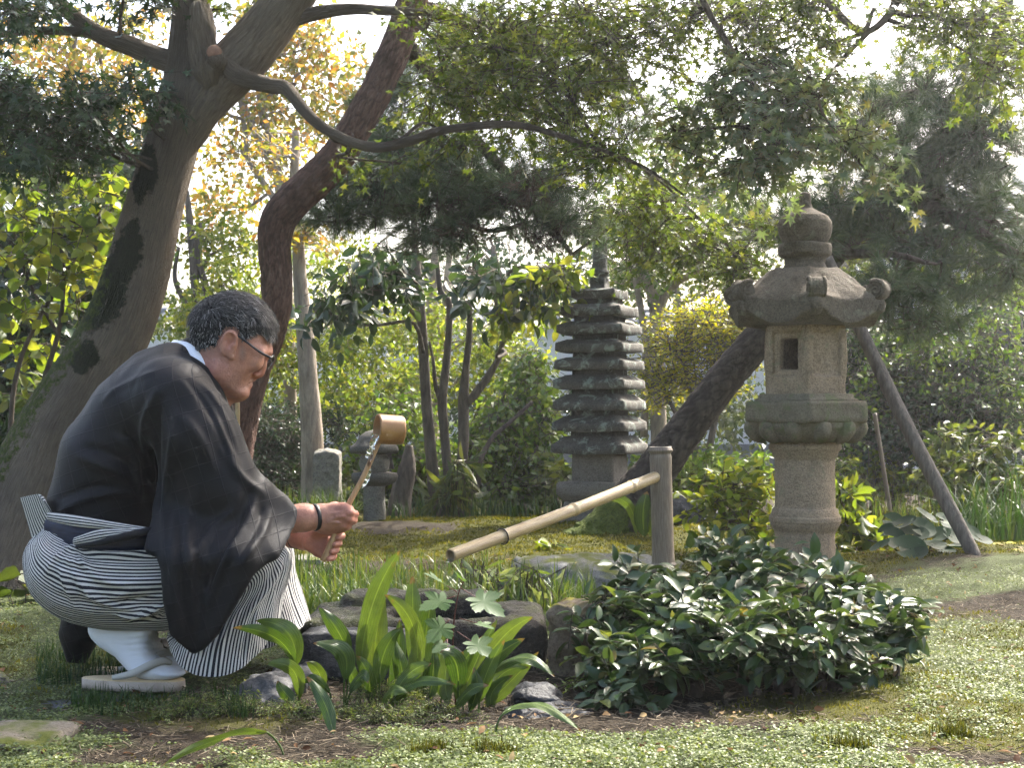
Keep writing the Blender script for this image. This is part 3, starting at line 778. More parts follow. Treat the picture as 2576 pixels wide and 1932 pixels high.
def bamboo(pts, R, nodes, thick=.006, mt=None, parent=None, name='pipe', seg=28):
    """hollow culm with swollen nodes at the fractions given"""
    pts = np.asarray(pts, float); n = 160; t = np.linspace(0, 1, n)
    c = spline(pts, n); r = np.interp(t, (0, 1), R)
    L = np.linalg.norm(np.diff(c, axis=0), axis=1).sum()
    for q in nodes:
        d = (t - q) * L; r = r * (1 + .17 * np.exp(-(d / .004) ** 2) - .08 * np.exp(-((d - .010) / .005) ** 2) + .04 * np.exp(-(d / .03) ** 2))
    ax = nrm(c[-1] - c[0]); u = nrm(np.cross(ax, (0, 1., 0))); v_ = np.cross(ax, u)
    a = np.arange(seg + 1) / seg * 2 * PI
    dirs = np.cos(a)[:, None] * u + np.sin(a)[:, None] * v_
    rr = r[:, None] * (1 + .012 * np.sin(a * 2 + .5)[None])
    Vo = c[:, None] + dirs[None] * rr[..., None]; Vi = c[:, None] + dirs[None] * (rr - thick)[..., None]
    m_ = seg + 1
    i, j = np.meshgrid(np.arange(n - 1), np.arange(seg), indexing='ij')
    Q = np.stack([i * m_ + j, (i + 1) * m_ + j, (i + 1) * m_ + j + 1, i * m_ + j + 1], -1).reshape(-1, 4)
    rims = []
    N = n * m_
    jj = np.arange(seg)
    Qi = Q[:, ::-1] + N
    rims = np.vstack([np.stack([jj, jj + 1, N + jj + 1, N + jj], -1), np.stack([(n - 1) * m_ + jj + 1, (n - 1) * m_ + jj, N + (n - 1) * m_ + jj, N + (n - 1) * m_ + jj + 1], -1)])
    uv = np.stack([np.broadcast_to(np.cos(a)[None] * .5 + np.arange(m_)[None] / seg, (n, m_)), np.broadcast_to(t[:, None] * L * 3, (n, m_)), np.broadcast_to(np.sin(a)[None], (n, m_))], -1).reshape(-1, 3)
    o = obj(name, np.vstack([Vo.reshape(-1, 3), Vi.reshape(-1, 3)]), np.vstack([Q, Qi, rims]), mt, parent, attr={'tuv': np.vstack([uv, uv])})
    return o, c, r, dirs
BPY = 4.6
bb = P(1672, 1560, BPY)
sp = thing('bamboo_spout', 'pale bamboo water spout slanting from a short grey bamboo post', 'bamboo spout', (bb[0], BPY, float(gz(bb[0], BPY))))
ptop = P(1661, 1124, BPY)
post, *_ = bamboo([ptop, P(1668, 1390, BPY), P(1674, 1610, BPY)], (.0335, .035), (.018, .565), .007, BM_POST, sp, 'post')
V, Fq = tube([ptop + (0, 0, -.012), ptop + (0, 0, -.03)], [.030, .030], 3, 20); obj('diaphragm', V, Fq, BM_IN, post)
a0, a1 = P(1660, 1196, BPY - .005), P(1133, 1398, 3.92)
fr = lambda x: (1660 - x) / (1660 - 1133) * .93
pipe, pc, pr_, _ = bamboo([a0, (a0 + a1) / 2 + (0, 0, -.004), a1], (.0178, .0172), (.155, .45, .78), .004, BM_PIPE, sp, 'pipe')
m_ = len(pc) - 1
for q in (.78,):
    k = int(q * m_); ax = nrm(pc[-1] - pc[0]); u = nrm(np.cross(ax, (0, 1., 0))); v_ = np.cross(ax, u)
    a = np.arange(25) / 24 * 2 * PI
    ring = pc[k] + (np.cos(a)[:, None] * u + np.sin(a)[:, None] * v_) * (pr_[k] + .0012)
    V, Fq = tube(ring, [.0018, .0018], 50, 6); obj('wire_binding', V, Fq, MAT_WIRE, pipe)
k = m_; V, Fq = tube([pc[-12], pc[-13]], [.0128, .0128], 2, 20); obj('pipe_bore', V, Fq, BM_IN, pipe)
# water dribbling from the mouth
m, nt = new_mat('clear_water'); g = nd(nt, 'ShaderNodeBsdfPrincipled', {'Base Color': (.93, .97, .97, 1), 'Roughness': .02, 'Transmission Weight': 1.0, 'IOR': 1.33}); nd(nt, 'ShaderNodeOutputMaterial', {'Surface': g.outputs[0]}); MAT_CLEAR = m
mo = pc[-1] + np.array((-.004, 0, -.014))
V, Fq = tube([mo + (.01, 0, .004), mo + (-.004, 0, -.002), mo + (-.008, 0, -.02), mo + (-.009, 0, -.06), mo + (-.009, 0, -.24)], [.004, .004, .003, .0022, .0018], 30, 8, disp=lambda A, L, p: 1 + .25 * np.sin(L * 190))
tag(obj('water_trickle', V, Fq, MAT_CLEAR), 'thin trickle of water falling from the bamboo spout mouth', 'water')
# thin stakes
for lb, pa, pb, Ys, r_, mt_ in (('thin yellow bamboo stake beside the red pine, under the chin', (600, 1260), (596, 940), 6.2, .010, BM_PIPE), ('thin grey stake leaning behind the lantern shaft', (2240, 1290), (2200, 1040), 8.0, .012, BM_POST)):
    V, Fq = tube([P(*pa, Ys), P((pa[0] + pb[0]) / 2, (pa[1] + pb[1]) / 2, Ys), P(*pb, Ys)], r_, 30, 10)
    tag(obj('garden_stake', V, Fq, mt_, attr={'tuv': V * 8}), lb, 'stake')
# prop pole for the pine
m, nt = new_mat('weathered_pole'); v = coord(nt, (30, 30, 3)); n1 = noise(nt, v, 3, 6, .6)
finish(nt, ramp(nt, n1, [(.3, (.06, .05, .04)), (.65, (.15, .13, .105)), (.85, (.24, .215, .18))]), .85, bumpn(nt, n1, .6, .01)); MAT_POLE = m
pts = [P(2488, 1470, 5.55), P(2400, 1300, 5.65), P(2290, 1090, 5.8), P(2165, 830, 6.0), P(2080, 650, 6.1)]
V, Fq = tube(pts, [.024, .028, .028, .026, .025], 60, 14, disp=lambda A, L, p: 1 + .05 * fbm(np.stack([np.cos(A) * 2, np.sin(A) * 2, L * 2], -1), 3, 4))
tag(obj('prop_pole', V, Fq, MAT_POLE), 'weathered wooden prop pole leaning up behind the stone lantern', 'prop pole')

# ================================================================== foliage kit
def fan(outline, cup=0.0):
    """outline (x, y) of a blade -> vertices and triangles fanned from its middle"""
    o = np.asarray(outline, float); c = o.mean(0)
    V = np.vstack([np.append(c, 0.0), np.column_stack([o, cup * (o[:, 1] ** 2) * 2 - .12 * (o[:, 0] - .3).clip(0) ** 2])])
    n = len(o); T = np.array([(0, 1 + i, 1 + (i + 1) % n) for i in range(n)])
    return V, T
def maple_shape(lobes=7):
    pts = []
    angs = np.linspace(-2.25, 2.25, lobes); ln = 1 - .42 * (np.abs(angs) / 2.25) ** 1.5
    for k in range(lobes):
        a, l = angs[k], ln[k] * .62
        for da, ll in ((-.11, .62), (0, 1.0), (.11, .62)):
            pts.append((math.cos(a + da) * l * ll, math.sin(a + da) * l * ll))
        if k < lobes - 1:
            b = (angs[k] + angs[k + 1]) / 2; pts.append((math.cos(b) * .19, math.sin(b) * .19))
    pts.append((-.06, 0)); pts = np.array(pts); pts[:, 0] += .30
    return fan(pts, -.15)
def star_shape():
    pts = []
    for k in range(5):
        a = -2.0 + k; l = .62 * (1 - .35 * abs(a) / 2)
        pts.append((math.cos(a) * l + .3, math.sin(a) * l))
        if k < 4: b = a + .5; pts.append((math.cos(b) * .17 + .3, math.sin(b) * .17))
    pts.append((.22, 0)); return fan(pts, -.15)
def oval_shape(w=.26, n=3, cup=.5):
    """pointed oval blade folded along the midrib"""
    x = np.linspace(0, 1, n + 2); wd = w * np.sin(PI * x ** .85) ** .8
    V = [(0, 0, 0)]; T = []
    for q in x[1:-1]:
        k = w * math.sin(PI * q ** .85) ** .8; z = -.10 * q * q
        V += [(q, -k, z + k * cup), (q, 0, z), (q, k, z + k * cup)]
    V.append((1, 0, -.14)); m = len(V) - 1
    T += [(0, 1, 2), (0, 2, 3)]
    for i in range(n - 1):
        a = 1 + 3 * i; b = a + 3
        T += [(a, b, b + 1), (a, b + 1, a + 1), (a + 1, b + 1, b + 2), (a + 1, b + 2, a + 2)]
    a = 1 + 3 * (n - 1); T += [(a, m, a + 1), (a + 1, m, a + 2)]
    return np.array(V, float), np.array(T)
SH_MAPLE, SH_STAR = maple_shape(), star_shape()
SH_LANCE1 = oval_shape(.12, 1, .3)
SH_OVAL, SH_OVAL1, SH_LANCE, SH_ROUND = oval_shape(.25, 2), oval_shape(.30, 1), oval_shape(.11, 2, .3), oval_shape(.38, 2, .25)

def leaves(pos, d, nn, size, shape, rnd=None):
    """one mesh of many leaves: base pos, pointing d, facing nn"""
    SV, ST = shape; N = len(pos)
    d = nrm(d); s = nrm(np.cross(nn, d)); u = np.cross(d, s)
    size = np.broadcast_to(size, (N,))
    V = pos[:, None] + (d[:, None] * SV[None, :, 0:1] + s[:, None] * SV[None, :, 1:2] + u[:, None] * SV[None, :, 2:3]) * size[:, None, None]
    T = (np.arange(N)[:, None, None] * len(SV) + ST[None]).reshape(-1, 3)
    r = rng.random(N) if rnd is None else rnd
    return V.reshape(-1, 3), T, np.repeat(r, len(ST))
def leaf_objects(root, pos, d, nn, size, shape, mt, limit=300):
    """the leaves that show largest become parts of their own (shared mesh data); returns the mask of the others"""
    px = CX + pos[:, 0] / pos[:, 1] * F; py = HY - (pos[:, 2] - HC) / pos[:, 1] * F
    seen = (px > 10) & (px < 2566) & (py > 10) & (py < 1922); sc = np.where(seen, size / pos[:, 1], 0)
    pick = np.argsort(-sc)[:limit]; pick = pick[sc[pick] > 0]
    ms = []
    for r in (.08, .36, .64, .92):
        me = mesh('leaf', shape[0], shape[1], smooth=False, fattr={'rnd': np.full(len(shape[1]), r)}); me.materials.append(mt); ms.append(me)
    D = nrm(d); S = nrm(np.cross(nn, D)); U = np.cross(D, S)
    for q in pick:
        M = np.eye(4); M[:3, 0] = D[q] * size[q]; M[:3, 1] = S[q] * size[q]; M[:3, 2] = U[q] * size[q]; M[:3, 3] = pos[q]
        place('leaf', ms[int(rng.integers(4))], M, root)
    rest = np.ones(len(pos), bool); rest[pick] = False
    return rest
def inball(n, bias=.45):
    v = nrm(rng.normal(size=(n, 3))); return v * rng.random(n)[:, None] ** bias
def sprays(blob, per, twig, flat=.75, droop=.15, spread=.9, jit=.3):
    """twigs with leaves on both sides inside an ellipsoid. blob = (px, py, Y, rx, ry, depth, twigs)
    returns leaf position, direction, facing, and twig ends"""
    px, py, Y, rx, ry, dY, n = blob
    k = Y / F; ax = np.array((rx * k, dY, ry * k))
    b = inball(n); c = P(px, py, Y) + b * ax
    td = nrm(nrm(b * (1, 1, .5)) * .8 + rng.normal(size=(n, 3)) * (.6, .6, .3) + (0, 0, -droop))
    up = nrm(np.array((0, 0, 1.)) * flat + rng.normal(size=(n, 3)) * (1 - flat) * 1.2)
    side = nrm(np.cross(up, td)); up = np.cross(td, side)
    t = (np.arange(per) + .5) / per
    T = np.broadcast_to(t, (n, per)) + rng.normal(size=(n, per)) * .06
    sg = np.where(np.arange(per) % 2 == 0, 1., -1.)[None, :, None]
    pos = c[:, None] + td[:, None] * (T[..., None] - .5) * twig + np.array((0, 0, -1.)) * droop * twig * (T[..., None] ** 2) * .6
    pos = pos + rng.normal(size=pos.shape) * twig * .05
    d = td[:, None] * .55 + side[:, None] * sg * spread + rng.normal(size=pos.shape) * jit + np.array((0, 0, -droop))
    f = up[:, None] + rng.normal(size=pos.shape) * (.25 + (1 - flat) * .7)
    return pos.reshape(-1, 3), d.reshape(-1, 3), f.reshape(-1, 3), c - td * twig * .5, c + td * twig * .5
def tufts(blob, needles=46, length=.085, up=.25, outw=.6):
    """pine shoots: a brush of needles round each shoot"""
    px, py, Y, rx, ry, dY, n = blob
    k = Y / F; ax = np.array((rx * k, dY, ry * k)); b = inball(n); c = P(px, py, Y) + b * ax
    sd = nrm(nrm(b) * outw + rng.normal(size=(n, 3)) * .6 + (0, 0, up))
    ph = rng.normal(size=(n, needles, 3)); ph = nrm(ph - (ph * sd[:, None]).sum(-1, keepdims=True) * sd[:, None])
    sp = rng.uniform(.25, 1.15, (n, needles, 1))
    nd_ = nrm(sd[:, None] + ph * sp + np.array((0, 0, -.12)))
    base = c[:, None] + sd[:, None] * rng.uniform(-.05, .02, (n, needles, 1))
    L = length * rng.uniform(.75, 1.15, (n, needles, 1))
    sv = nrm(np.cross(nd_, rng.normal(size=nd_.shape))) * .0011
    V = np.stack([base - sv, base + sv, base + nd_ * L], 2).reshape(-1, 3)
    T = np.arange(len(V)).reshape(-1, 3)
    return V, T, np.repeat(np.repeat(rng.random(n) * .6 + .2, needles) + rng.normal(size=n * needles) * .12, 1), c - sd * .10, c
def addleaf(acc, L): acc.append(L)
def leafjoin(parts):
    Vs, Ts, Rs, n = [], [], [], 0
    for V, T, r in parts: Vs.append(V); Ts.append(T + n); Rs.append(r); n += len(V)
    return np.concatenate(Vs), np.concatenate(Ts), np.clip(np.concatenate(Rs), 0, 1)
def limb_to(c, skel, r0=.012, r1=.004, bend=.12):
    """a limb from the nearest point of the skeleton to c"""
    sk = np.concatenate(skel); low = sk[:, 2] < c[2] + .25
    q = sk[low] if low.any() else sk
    a = q[np.argmin(np.linalg.norm(q - c, axis=1) + .4 * np.abs(q[:, 2] - c[2] + .2))]
    L = np.linalg.norm(c - a); mid = (a + c) / 2 + rng.normal(size=3) * L * bend + (0, 0, L * .1)
    q1 = a + (mid - a) * .5 + rng.normal(size=3) * L * .05
    return [a, q1, mid, c]
def bark_disp(amp, sx, sy, seed=0, ridge=True):
    def f(A, L, p):
        q = np.stack([np.cos(A) * sx, np.sin(A) * sx, L * sy], -1)
        n = fbm(q, 4, seed)
        return 1 + amp * ((1 - 2 * np.abs(n)) if ridge else n) + amp * .8 * fbm(q * .25 + 5, 3, seed + 3)
    return f

def tree(name, label, trunks, bark, crowns, Y, group=None, limb=(.014, .004), seg=14, disp=None, twigmat=None, n=40, cat_='tree', base=None):
    """trunks: lists of (px, py, r px[, Y]); crowns: dicts with blobs, shape, mat, size, per, twig ..."""
    skel, parts = [], []
    if Y > 9: n, seg = min(n, 26), min(seg, 9)
    for tr in trunks:
        pts = np.array([P(q[0], q[1], q[3] if len(q) > 3 else Y) for q in tr]); rad = [q[2] * (q[3] if len(q) > 3 else Y) / F for q in tr]
        parts.append(tube(pts, rad, n, seg, disp=disp)); skel.append(spline(pts, 30))
    allp = np.concatenate(skel); b = allp[np.argmin(allp[:, 2])]
    b = np.array((b[0], b[1], float(gz(b[0], b[1])))) if base is None else base
    root = thing(name, label, cat_, b, group)
    for V, Fq in parts: obj('trunk', V, Fq, bark, root)
    lp, sa, sb = [], [], []
    for cr in crowns:
        acc, raw = [], []; cr = dict(cr)
        if Y > 8.6:
            cr['size'] *= .76; mul = 1.65 if Y < 13 else 1.15
            if cr['shape'] is SH_OVAL: cr['shape'] = SH_OVAL1
        else: mul = 1.0
        for blob in cr['blobs']:
            blob = (*blob[:6], int(blob[6] * mul))
            c = P(blob[0], blob[1], blob[2])
            if cr.get('limbs', True):
                lm = limb_to(c, skel); obj('limb', *tube(lm, [limb[0], limb[0] * .8, limb[0] * .6, limb[1]], 14, 7), bark, root); lms = spline(lm, 12)
            else: lms = np.array([c])
            if cr.get('pine'):
                V, T, r, ta, tb = tufts(blob, cr.get('needles', 46), cr.get('length', .085), cr.get('up', .25)); acc.append((V, T, r))
            else:
                pos, d, f, ta, tb = sprays(blob, cr['per'], cr['twig'], cr.get('flat', .75), cr.get('droop', .15), jit=cr.get('jit', .3))
                sz_ = cr['size'] * rng.uniform(.65, 1.2, len(pos)); raw.append((pos, d, f, sz_))
                if Y < 10: sa.append(ta); sb.append(tb)
            # branchlets from the limb to every second twig
            s = slice(None, None, cr.get('every', 2) if Y < 10 else 4)
            q = lms[np.argmin(((ta[s][:, None] - lms[None]) ** 2).sum(-1), 1)]
            mid = (q + ta[s]) / 2 + rng.normal(size=q.shape) * .02
            sa += [q, mid]; sb += [mid, ta[s]]
            if cr.get('pine'): sa.append(ta); sb.append(tb)
        if raw:
            pos, d, f, sz_ = (np.concatenate(z) for z in zip(*raw))
            k = leaf_objects(root, pos, d, f, sz_, cr['shape'], cr['mat'], 300 if cr is not None and Y < 8 and len(crowns) == 1 else 150) if Y < 8.6 else np.ones(len(pos), bool)
            if k.any(): acc.append(leaves(pos[k], d[k], f[k], sz_[k], cr['shape']))
        if acc:
            V, T, r = leafjoin(acc)
            obj('crown', V, T, cr['mat'], root, smooth=False, fattr={'rnd': r}, kind='stuff')
    if sa:
        a_, b_ = np.concatenate(sa), np.concatenate(sb)
        V, Fq = sticks(a_, b_, .0035 if not twigmat else .0028, .0018); obj('twigs', V, Fq, twigmat or bark, root, kind='stuff')
    return root, skel

def tuv_of(pts, n, seg, nv, r=1.0):
    c = spline(np.asarray(pts, float), n); L = np.concatenate([[0], np.cumsum(np.linalg.norm(np.diff(c, axis=0), axis=1))]); a = np.arange(seg) / seg * 2 * PI
    o = np.stack([np.broadcast_to(np.cos(a) * r, (n, seg)), np.broadcast_to(np.sin(a) * r, (n, seg)), np.broadcast_to(L[:, None], (n, seg))], -1).reshape(-1, 3)
    return np.vstack([o, np.zeros((nv - len(o), 3))])
def bark_mat(name, c1, c2, c3, sc=(18, 18, 3), tuv=False, moss=None, mossc=(.03, .036, .012), crack=None, bump=.8, rough=.9):
    m, nt = new_mat(name); v0 = coord(nt); v = coord(nt, sc) if not tuv else nd(nt, 'ShaderNodeMapping', {'Vector': attr(nt, 'tuv', 'Vector'), 'Scale': sc}).outputs[0]
    n1 = noise(nt, v, 2, 6, .65, .4); n2 = noise(nt, v0, 5, 4); n3 = noise(nt, v0, 90, 3, .7)
    c = ramp(nt, n1, [(.3, c1), (.55, c2), (.78, c3)])
    c = mixc(nt, .6, c, ramp(nt, n2, [(.3, (.6, .6, .6)), (.7, (1.25, 1.22, 1.18))]), 'MULTIPLY')
    h = math_(nt, 'ADD', n1, math_(nt, 'MULTIPLY', n3, .35))
    if crack:
        f = attr(nt, 'crack'); c = mixc(nt, f, c, crack)
    if moss:
        f = math_(nt, 'ADD', attr(nt, 'moss'), math_(nt, 'MULTIPLY', math_(nt, 'SUBTRACT', noise(nt, v0, 34, 5, .7), .5), 1.1))
        c = mixc(nt, ramp(nt, f, [(.42, 0), (.58, 1)]), c, ramp(nt, n3, [(.3, tuple(np.array(mossc) * .45)), (.7, mossc)]))
        f2 = math_(nt, 'ADD', attr(nt, 'green'), math_(nt, 'MULTIPLY', math_(nt, 'SUBTRACT', noise(nt, v0, 40, 5, .7), .5), 1.3))
        c = mixc(nt, ramp(nt, f2, [(.45, 0), (.62, 1)]), c, ramp(nt, n3, [(.3, (.03, .045, .006)), (.7, (.11, .14, .02))]))
    finish(nt, c, rough, bumpn(nt, h, bump, .02), .2)
    return m
BK_MAPLE = bark_mat('maple_bark', (.13, .103, .075), (.215, .174, .130), (.32, .27, .21), (95, 95, 9), tuv=True, moss=True, bump=1.3)
BK_TWIG = bark_mat('twig_bark', (.035, .028, .021), (.085, .068, .052), (.15, .125, .10))
BK_PALE = bark_mat('pale_bark', (.16, .13, .10), (.30, .255, .20), (.42, .37, .30), (16, 16, 4), bump=.5)
BK_RED = bark_mat('red_pine_bark', (.10, .056, .043), (.18, .105, .080), (.29, .20, .165), (44, 44, 12), tuv=True, crack=(.030, .019, .015), bump=1.3)
BK_PINE = bark_mat('black_pine_bark', (.035, .029, .025), (.075, .063, .054), (.13, .115, .10), (16, 16, 8), crack=(.010, .008, .007), moss=True)
BK_GREY = bark_mat('grey_bark', (.06, .050, .040), (.125, .105, .085), (.20, .175, .145), (20, 20, 4))
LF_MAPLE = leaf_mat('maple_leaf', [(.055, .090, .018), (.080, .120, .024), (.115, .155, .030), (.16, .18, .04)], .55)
LF_MAPLE_D = leaf_mat('maple_leaf_shaded', [(.020, .042, .018), (.030, .060, .022), (.045, .075, .025)], .38)  # darker maple leaf for the left sprays, their shade put into the colour
LF_MAPLE_G = leaf_mat('maple_leaf_grey', [(.08, .12, .07), (.11, .16, .09), (.15, .20, .11), (.15, .14, .07)], .5, .36)
LF_PINE = leaf_mat('pine_needle', [(.030, .062, .036), (.050, .090, .045), (.080, .125, .055), (.13, .15, .065)], .3, .45, .4, (1.3, 1.25, .6))
LF_DEAD = leaf_mat('pine_dead_needle', [(.05, .032, .02), (.09, .06, .035), (.13, .09, .055)], .2, .6, .2, (1, 1, 1))
LF_AUT = leaf_mat('autumn_leaf', [(.11, .14, .028), (.17, .19, .036), (.26, .23, .045), (.33, .22, .05), (.36, .17, .05)], .55)
LF_LIME = leaf_mat('lime_leaf', [(.075, .125, .016), (.12, .175, .023), (.17, .215, .03), (.24, .25, .042)], .55)
LF_YEL = leaf_mat('yellow_leaf', [(.15, .20, .015), (.26, .28, .02), (.36, .34, .025), (.42, .36, .03)], .5)
LF_MID = leaf_mat('green_leaf', [(.035, .060, .015), (.060, .090, .020), (.095, .125, .026), (.14, .155, .038)], .42, .35, .5)
LF_DARK = leaf_mat('evergreen_leaf', [(.018, .040, .018), (.028, .058, .022), (.045, .080, .028)], .3, .28, .5)
LF_BR = leaf_mat('bright_green_leaf', [(.05, .11, .015), (.09, .16, .02), (.13, .20, .03), (.17, .22, .05)], .45, .32, .6)

# ================================================================== the big leaning maple at the left
MY = 5.4
mtr = [(-10, 1560, 215), (25, 1430, 165), (80, 1250, 132), (150, 1085, 112), (232, 940, 97), (298, 815, 90), (340, 699, 84), (370, 582, 78), (402, 466, 72), (432, 360, 70), (456, 270, 72), (468, 200, 58), (478, 90, 52), (484, -40, 46), (500, -260, 36)]
pts = PP([(a, b) for a, b, _ in mtr], MY); rad = [r * MY / F * .96 for *_, r in mtr]
def mdisp(A, L, p):
    q = np.stack([np.cos(A) * 3, np.sin(A) * 3, L * 1.2], -1)
    wr = np.exp(-((L - 1.45) / .10) ** 2) + .8 * np.exp(-((L - 1.02) / .14) ** 2)
    return 1 + .05 * fbm(q, 3, 2) + .02 * fbm(q * (3, 3, .6), 3, 4) + .012 * wr * np.sin(L * 160 + 3 * np.sin(A * 2)) + .10 * np.exp(-(L / .28) ** 2) * np.sin(A * 4 + 1)
V, Fq = tube(pts, rad, 240, 72, disp=mdisp)
ppx = CX + V[:, 0] / V[:, 1] * F; ppy = HY - (V[:, 2] - HC) / V[:, 1] * F
moss = np.zeros(len(V))
for (x, y, a, b, t) in ((372, 420, 34, 80, 0), (350, 470, 20, 60, .0), (318, 640, 50, 95, .35), (262, 760, 60, 110, .5), (215, 900, 45, 60, .6), (330, 590, 26, 60, .2), (280, 690, 60, 70, .5)):
    c_, s_ = math.cos(t), math.sin(t); dx, dy = ppx - x, ppy - y; u_, v_ = dx * c_ + dy * s_, -dx * s_ + dy * c_
    moss = np.maximum(moss, 1.25 - np.sqrt((u_ / a) ** 2 + (v_ / b) ** 2))
moss = moss.clip(0, 1)
cenx = np.interp(ppy, [q[1] for q in mtr][::-1], [q[0] for q in mtr][::-1]); edge = (cenx - ppx) / np.interp(ppy, [q[1] for q in mtr][::-1], [q[2] for q in mtr][::-1])
green = np.clip((edge - .1) * 1.2, 0, 1) * np.clip((ppy - 560) / 150, 0, 1) * .62
mapl = thing('maple_tree', 'big leaning maple with mossy grey trunk and forked limbs behind the crouching man', 'tree', (pts[0][0], MY, float(gz(-1.9, MY))))
MV, MF = [V], [Fq]
attrs = {'moss': moss, 'green': green, 'tuv': tuv_of(pts, 240, 72, len(V), .17)}
obj('trunk', V, Fq, BK_MAPLE, mapl, attr=attrs)
def mbranch(name, tr, seg=20, n=70, amp=.06, label=None):
    p_ = PP([(q[0], q[1], q[3] if len(q) > 3 else MY) for q in tr], MY); r_ = [q[2] * (q[3] if len(q) > 3 else MY) / F for q in tr]
    V, Fq = tube(p_, r_, n, seg, disp=bark_disp(amp, 2.5, 8, len(tr)))
    mo = np.zeros(len(V)) + (.25 if name == 'limb' else 0)
    o = obj(name, V, Fq, BK_MAPLE, mapl, attr={'moss': mo, 'green': mo * 0, 'tuv': tuv_of(p_, n, seg, len(V), .05)}); 
    if label: o['label'] = label
    return spline(p_, 40)
msk = []
msk.append(spline(PP([(470, 200), (478, 90), (484, -40), (500, -260)], MY), 40))
msk.append(mbranch('limb', [(425, 440, 20), (470, 330, 50), (525, 235, 62), (590, 165, 66), (660, 85, 60), (725, 0, 54), (800, -110, 48), (900, -300, 36)], 32, 120, .07))
mbranch('stub', [(530, 215, 20, 5.32), (522, 180, 33, 5.31), (513, 130, 33, 5.30), (507, 70, 31, 5.30), (501, 25, 26, 5.31), (498, 6, 10, 5.32)], 30, 90, .22, 'broken flaking branch stub')
V, Fq = tube(PP([(548, 178, MY - .04), (543, 152, MY - .12), (539, 132, MY - .16)], MY), [.045, .036, .030], 12, 22, disp=bark_disp(.08, 3, 20)); obj('knot', V, Fq, BK_MAPLE, mapl, attr={'moss': np.zeros(len(V)), 'green': np.zeros(len(V)), 'tuv': V})
m, nt = new_mat('cut_wood'); v = coord(nt); finish(nt, ramp(nt, noise(nt, v, 40, 4), [(.3, (.16, .08, .05)), (.7, (.32, .18, .12))]), .8); MAT_CUT = m
V, Fq = tube([P(539, 132, MY - .158), P(539, 131, MY - .166)], [.028, .025], 3, 20); obj('cut_face', V, Fq, MAT_CUT, mapl)
msk.append(mbranch('branch', [(510, 170, 30), (420, 152, 27), (330, 116, 24), (255, 88, 21), (195, 48, 19), (140, -5, 17), (80, -90, 14)], 18, 80))
msk.append(mbranch('branch', [(225, 82, 13), (150, 76, 11), (70, 78, 10), (0, 86, 9), (-110, 100, 7)], 12, 50))
msk.append(mbranch('branch', [(555, 140, 24, 5.35), (600, 190, 22, 5.3), (680, 214, 19, 5.28), (722, 222, 17, 5.25), (760, 270, 15, 5.15), (810, 318, 14, 5.1), (880, 355, 13, 5.05), (950, 370, 12.5, 5.0), (1030, 354, 12, 4.95), (1100, 330, 11, 4.9), (1200, 316, 10, 4.85), (1300, 314, 9, 4.85), (1400, 338, 7, 4.85), (1500, 372, 5.5, 4.85), (1620, 420, 4, 4.9), (1720, 490, 2.5, 4.9)], 16, 150, .05))
msk.append(mbranch('branch', [(690, 60, 22), (780, 36, 18), (870, 22, 14), (980, 26, 11), (1090, 34, 7), (1190, 52, 4)], 14, 70))
msk.append(mbranch('branch', [(1010, 24, 5), (1060, 70, 4), (1110, 120, 2.5)], 8, 30))
mbranch('stub', [(715, 218, 12, 5.25), (738, 212, 6, 5.25), (746, 210, 2, 5.25)], 8, 12)
msk.append(mbranch('branch', [(900, -300, 30, 5.4), (1200, -330, 22, 5.3), (1600, -280, 16, 5.1), (1950, -120, 12, 5.0), (2150, 70, 8, 5.0), (2200, 20, 4, 5.0)], 12, 80))
msk.append(mbranch('branch', [(2270, -30, 12, 5.0), (2240, 30, 10, 5.0), (2200, 70, 8, 5.0), (2150, 90, 5, 5.0), (2060, 120, 3, 5.0)], 10, 40))
msk.append(mbranch('branch', [(1500, 372, 4.0, 5.05), (1640, 440, 3.4, 5.5), (1740, 530, 3, 5.9), (1850, 640, 2, 6.1)], 8, 40))
msk.append(mbranch('branch', [(1700, -250, 14, 5.1), (1760, -20, 9, 5.05), (1850, 140, 6, 5.0), (1930, 270, 4, 4.95), (1960, 350, 2, 4.9)], 8, 40))
msk.append(mbranch('branch', [(2190, 75, 6, 5.0), (2110, 160, 5, 4.95), (2060, 240, 4, 4.9), (2090, 320, 3, 4.85), (2150, 390, 2, 4.8)], 8, 40))
msk.append(mbranch('branch', [(1500, -280, 12, 5.2), (1455, -40, 7, 5.3), (1465, 60, 5, 5.3), (1490, 130, 3, 5.3)], 8, 40))
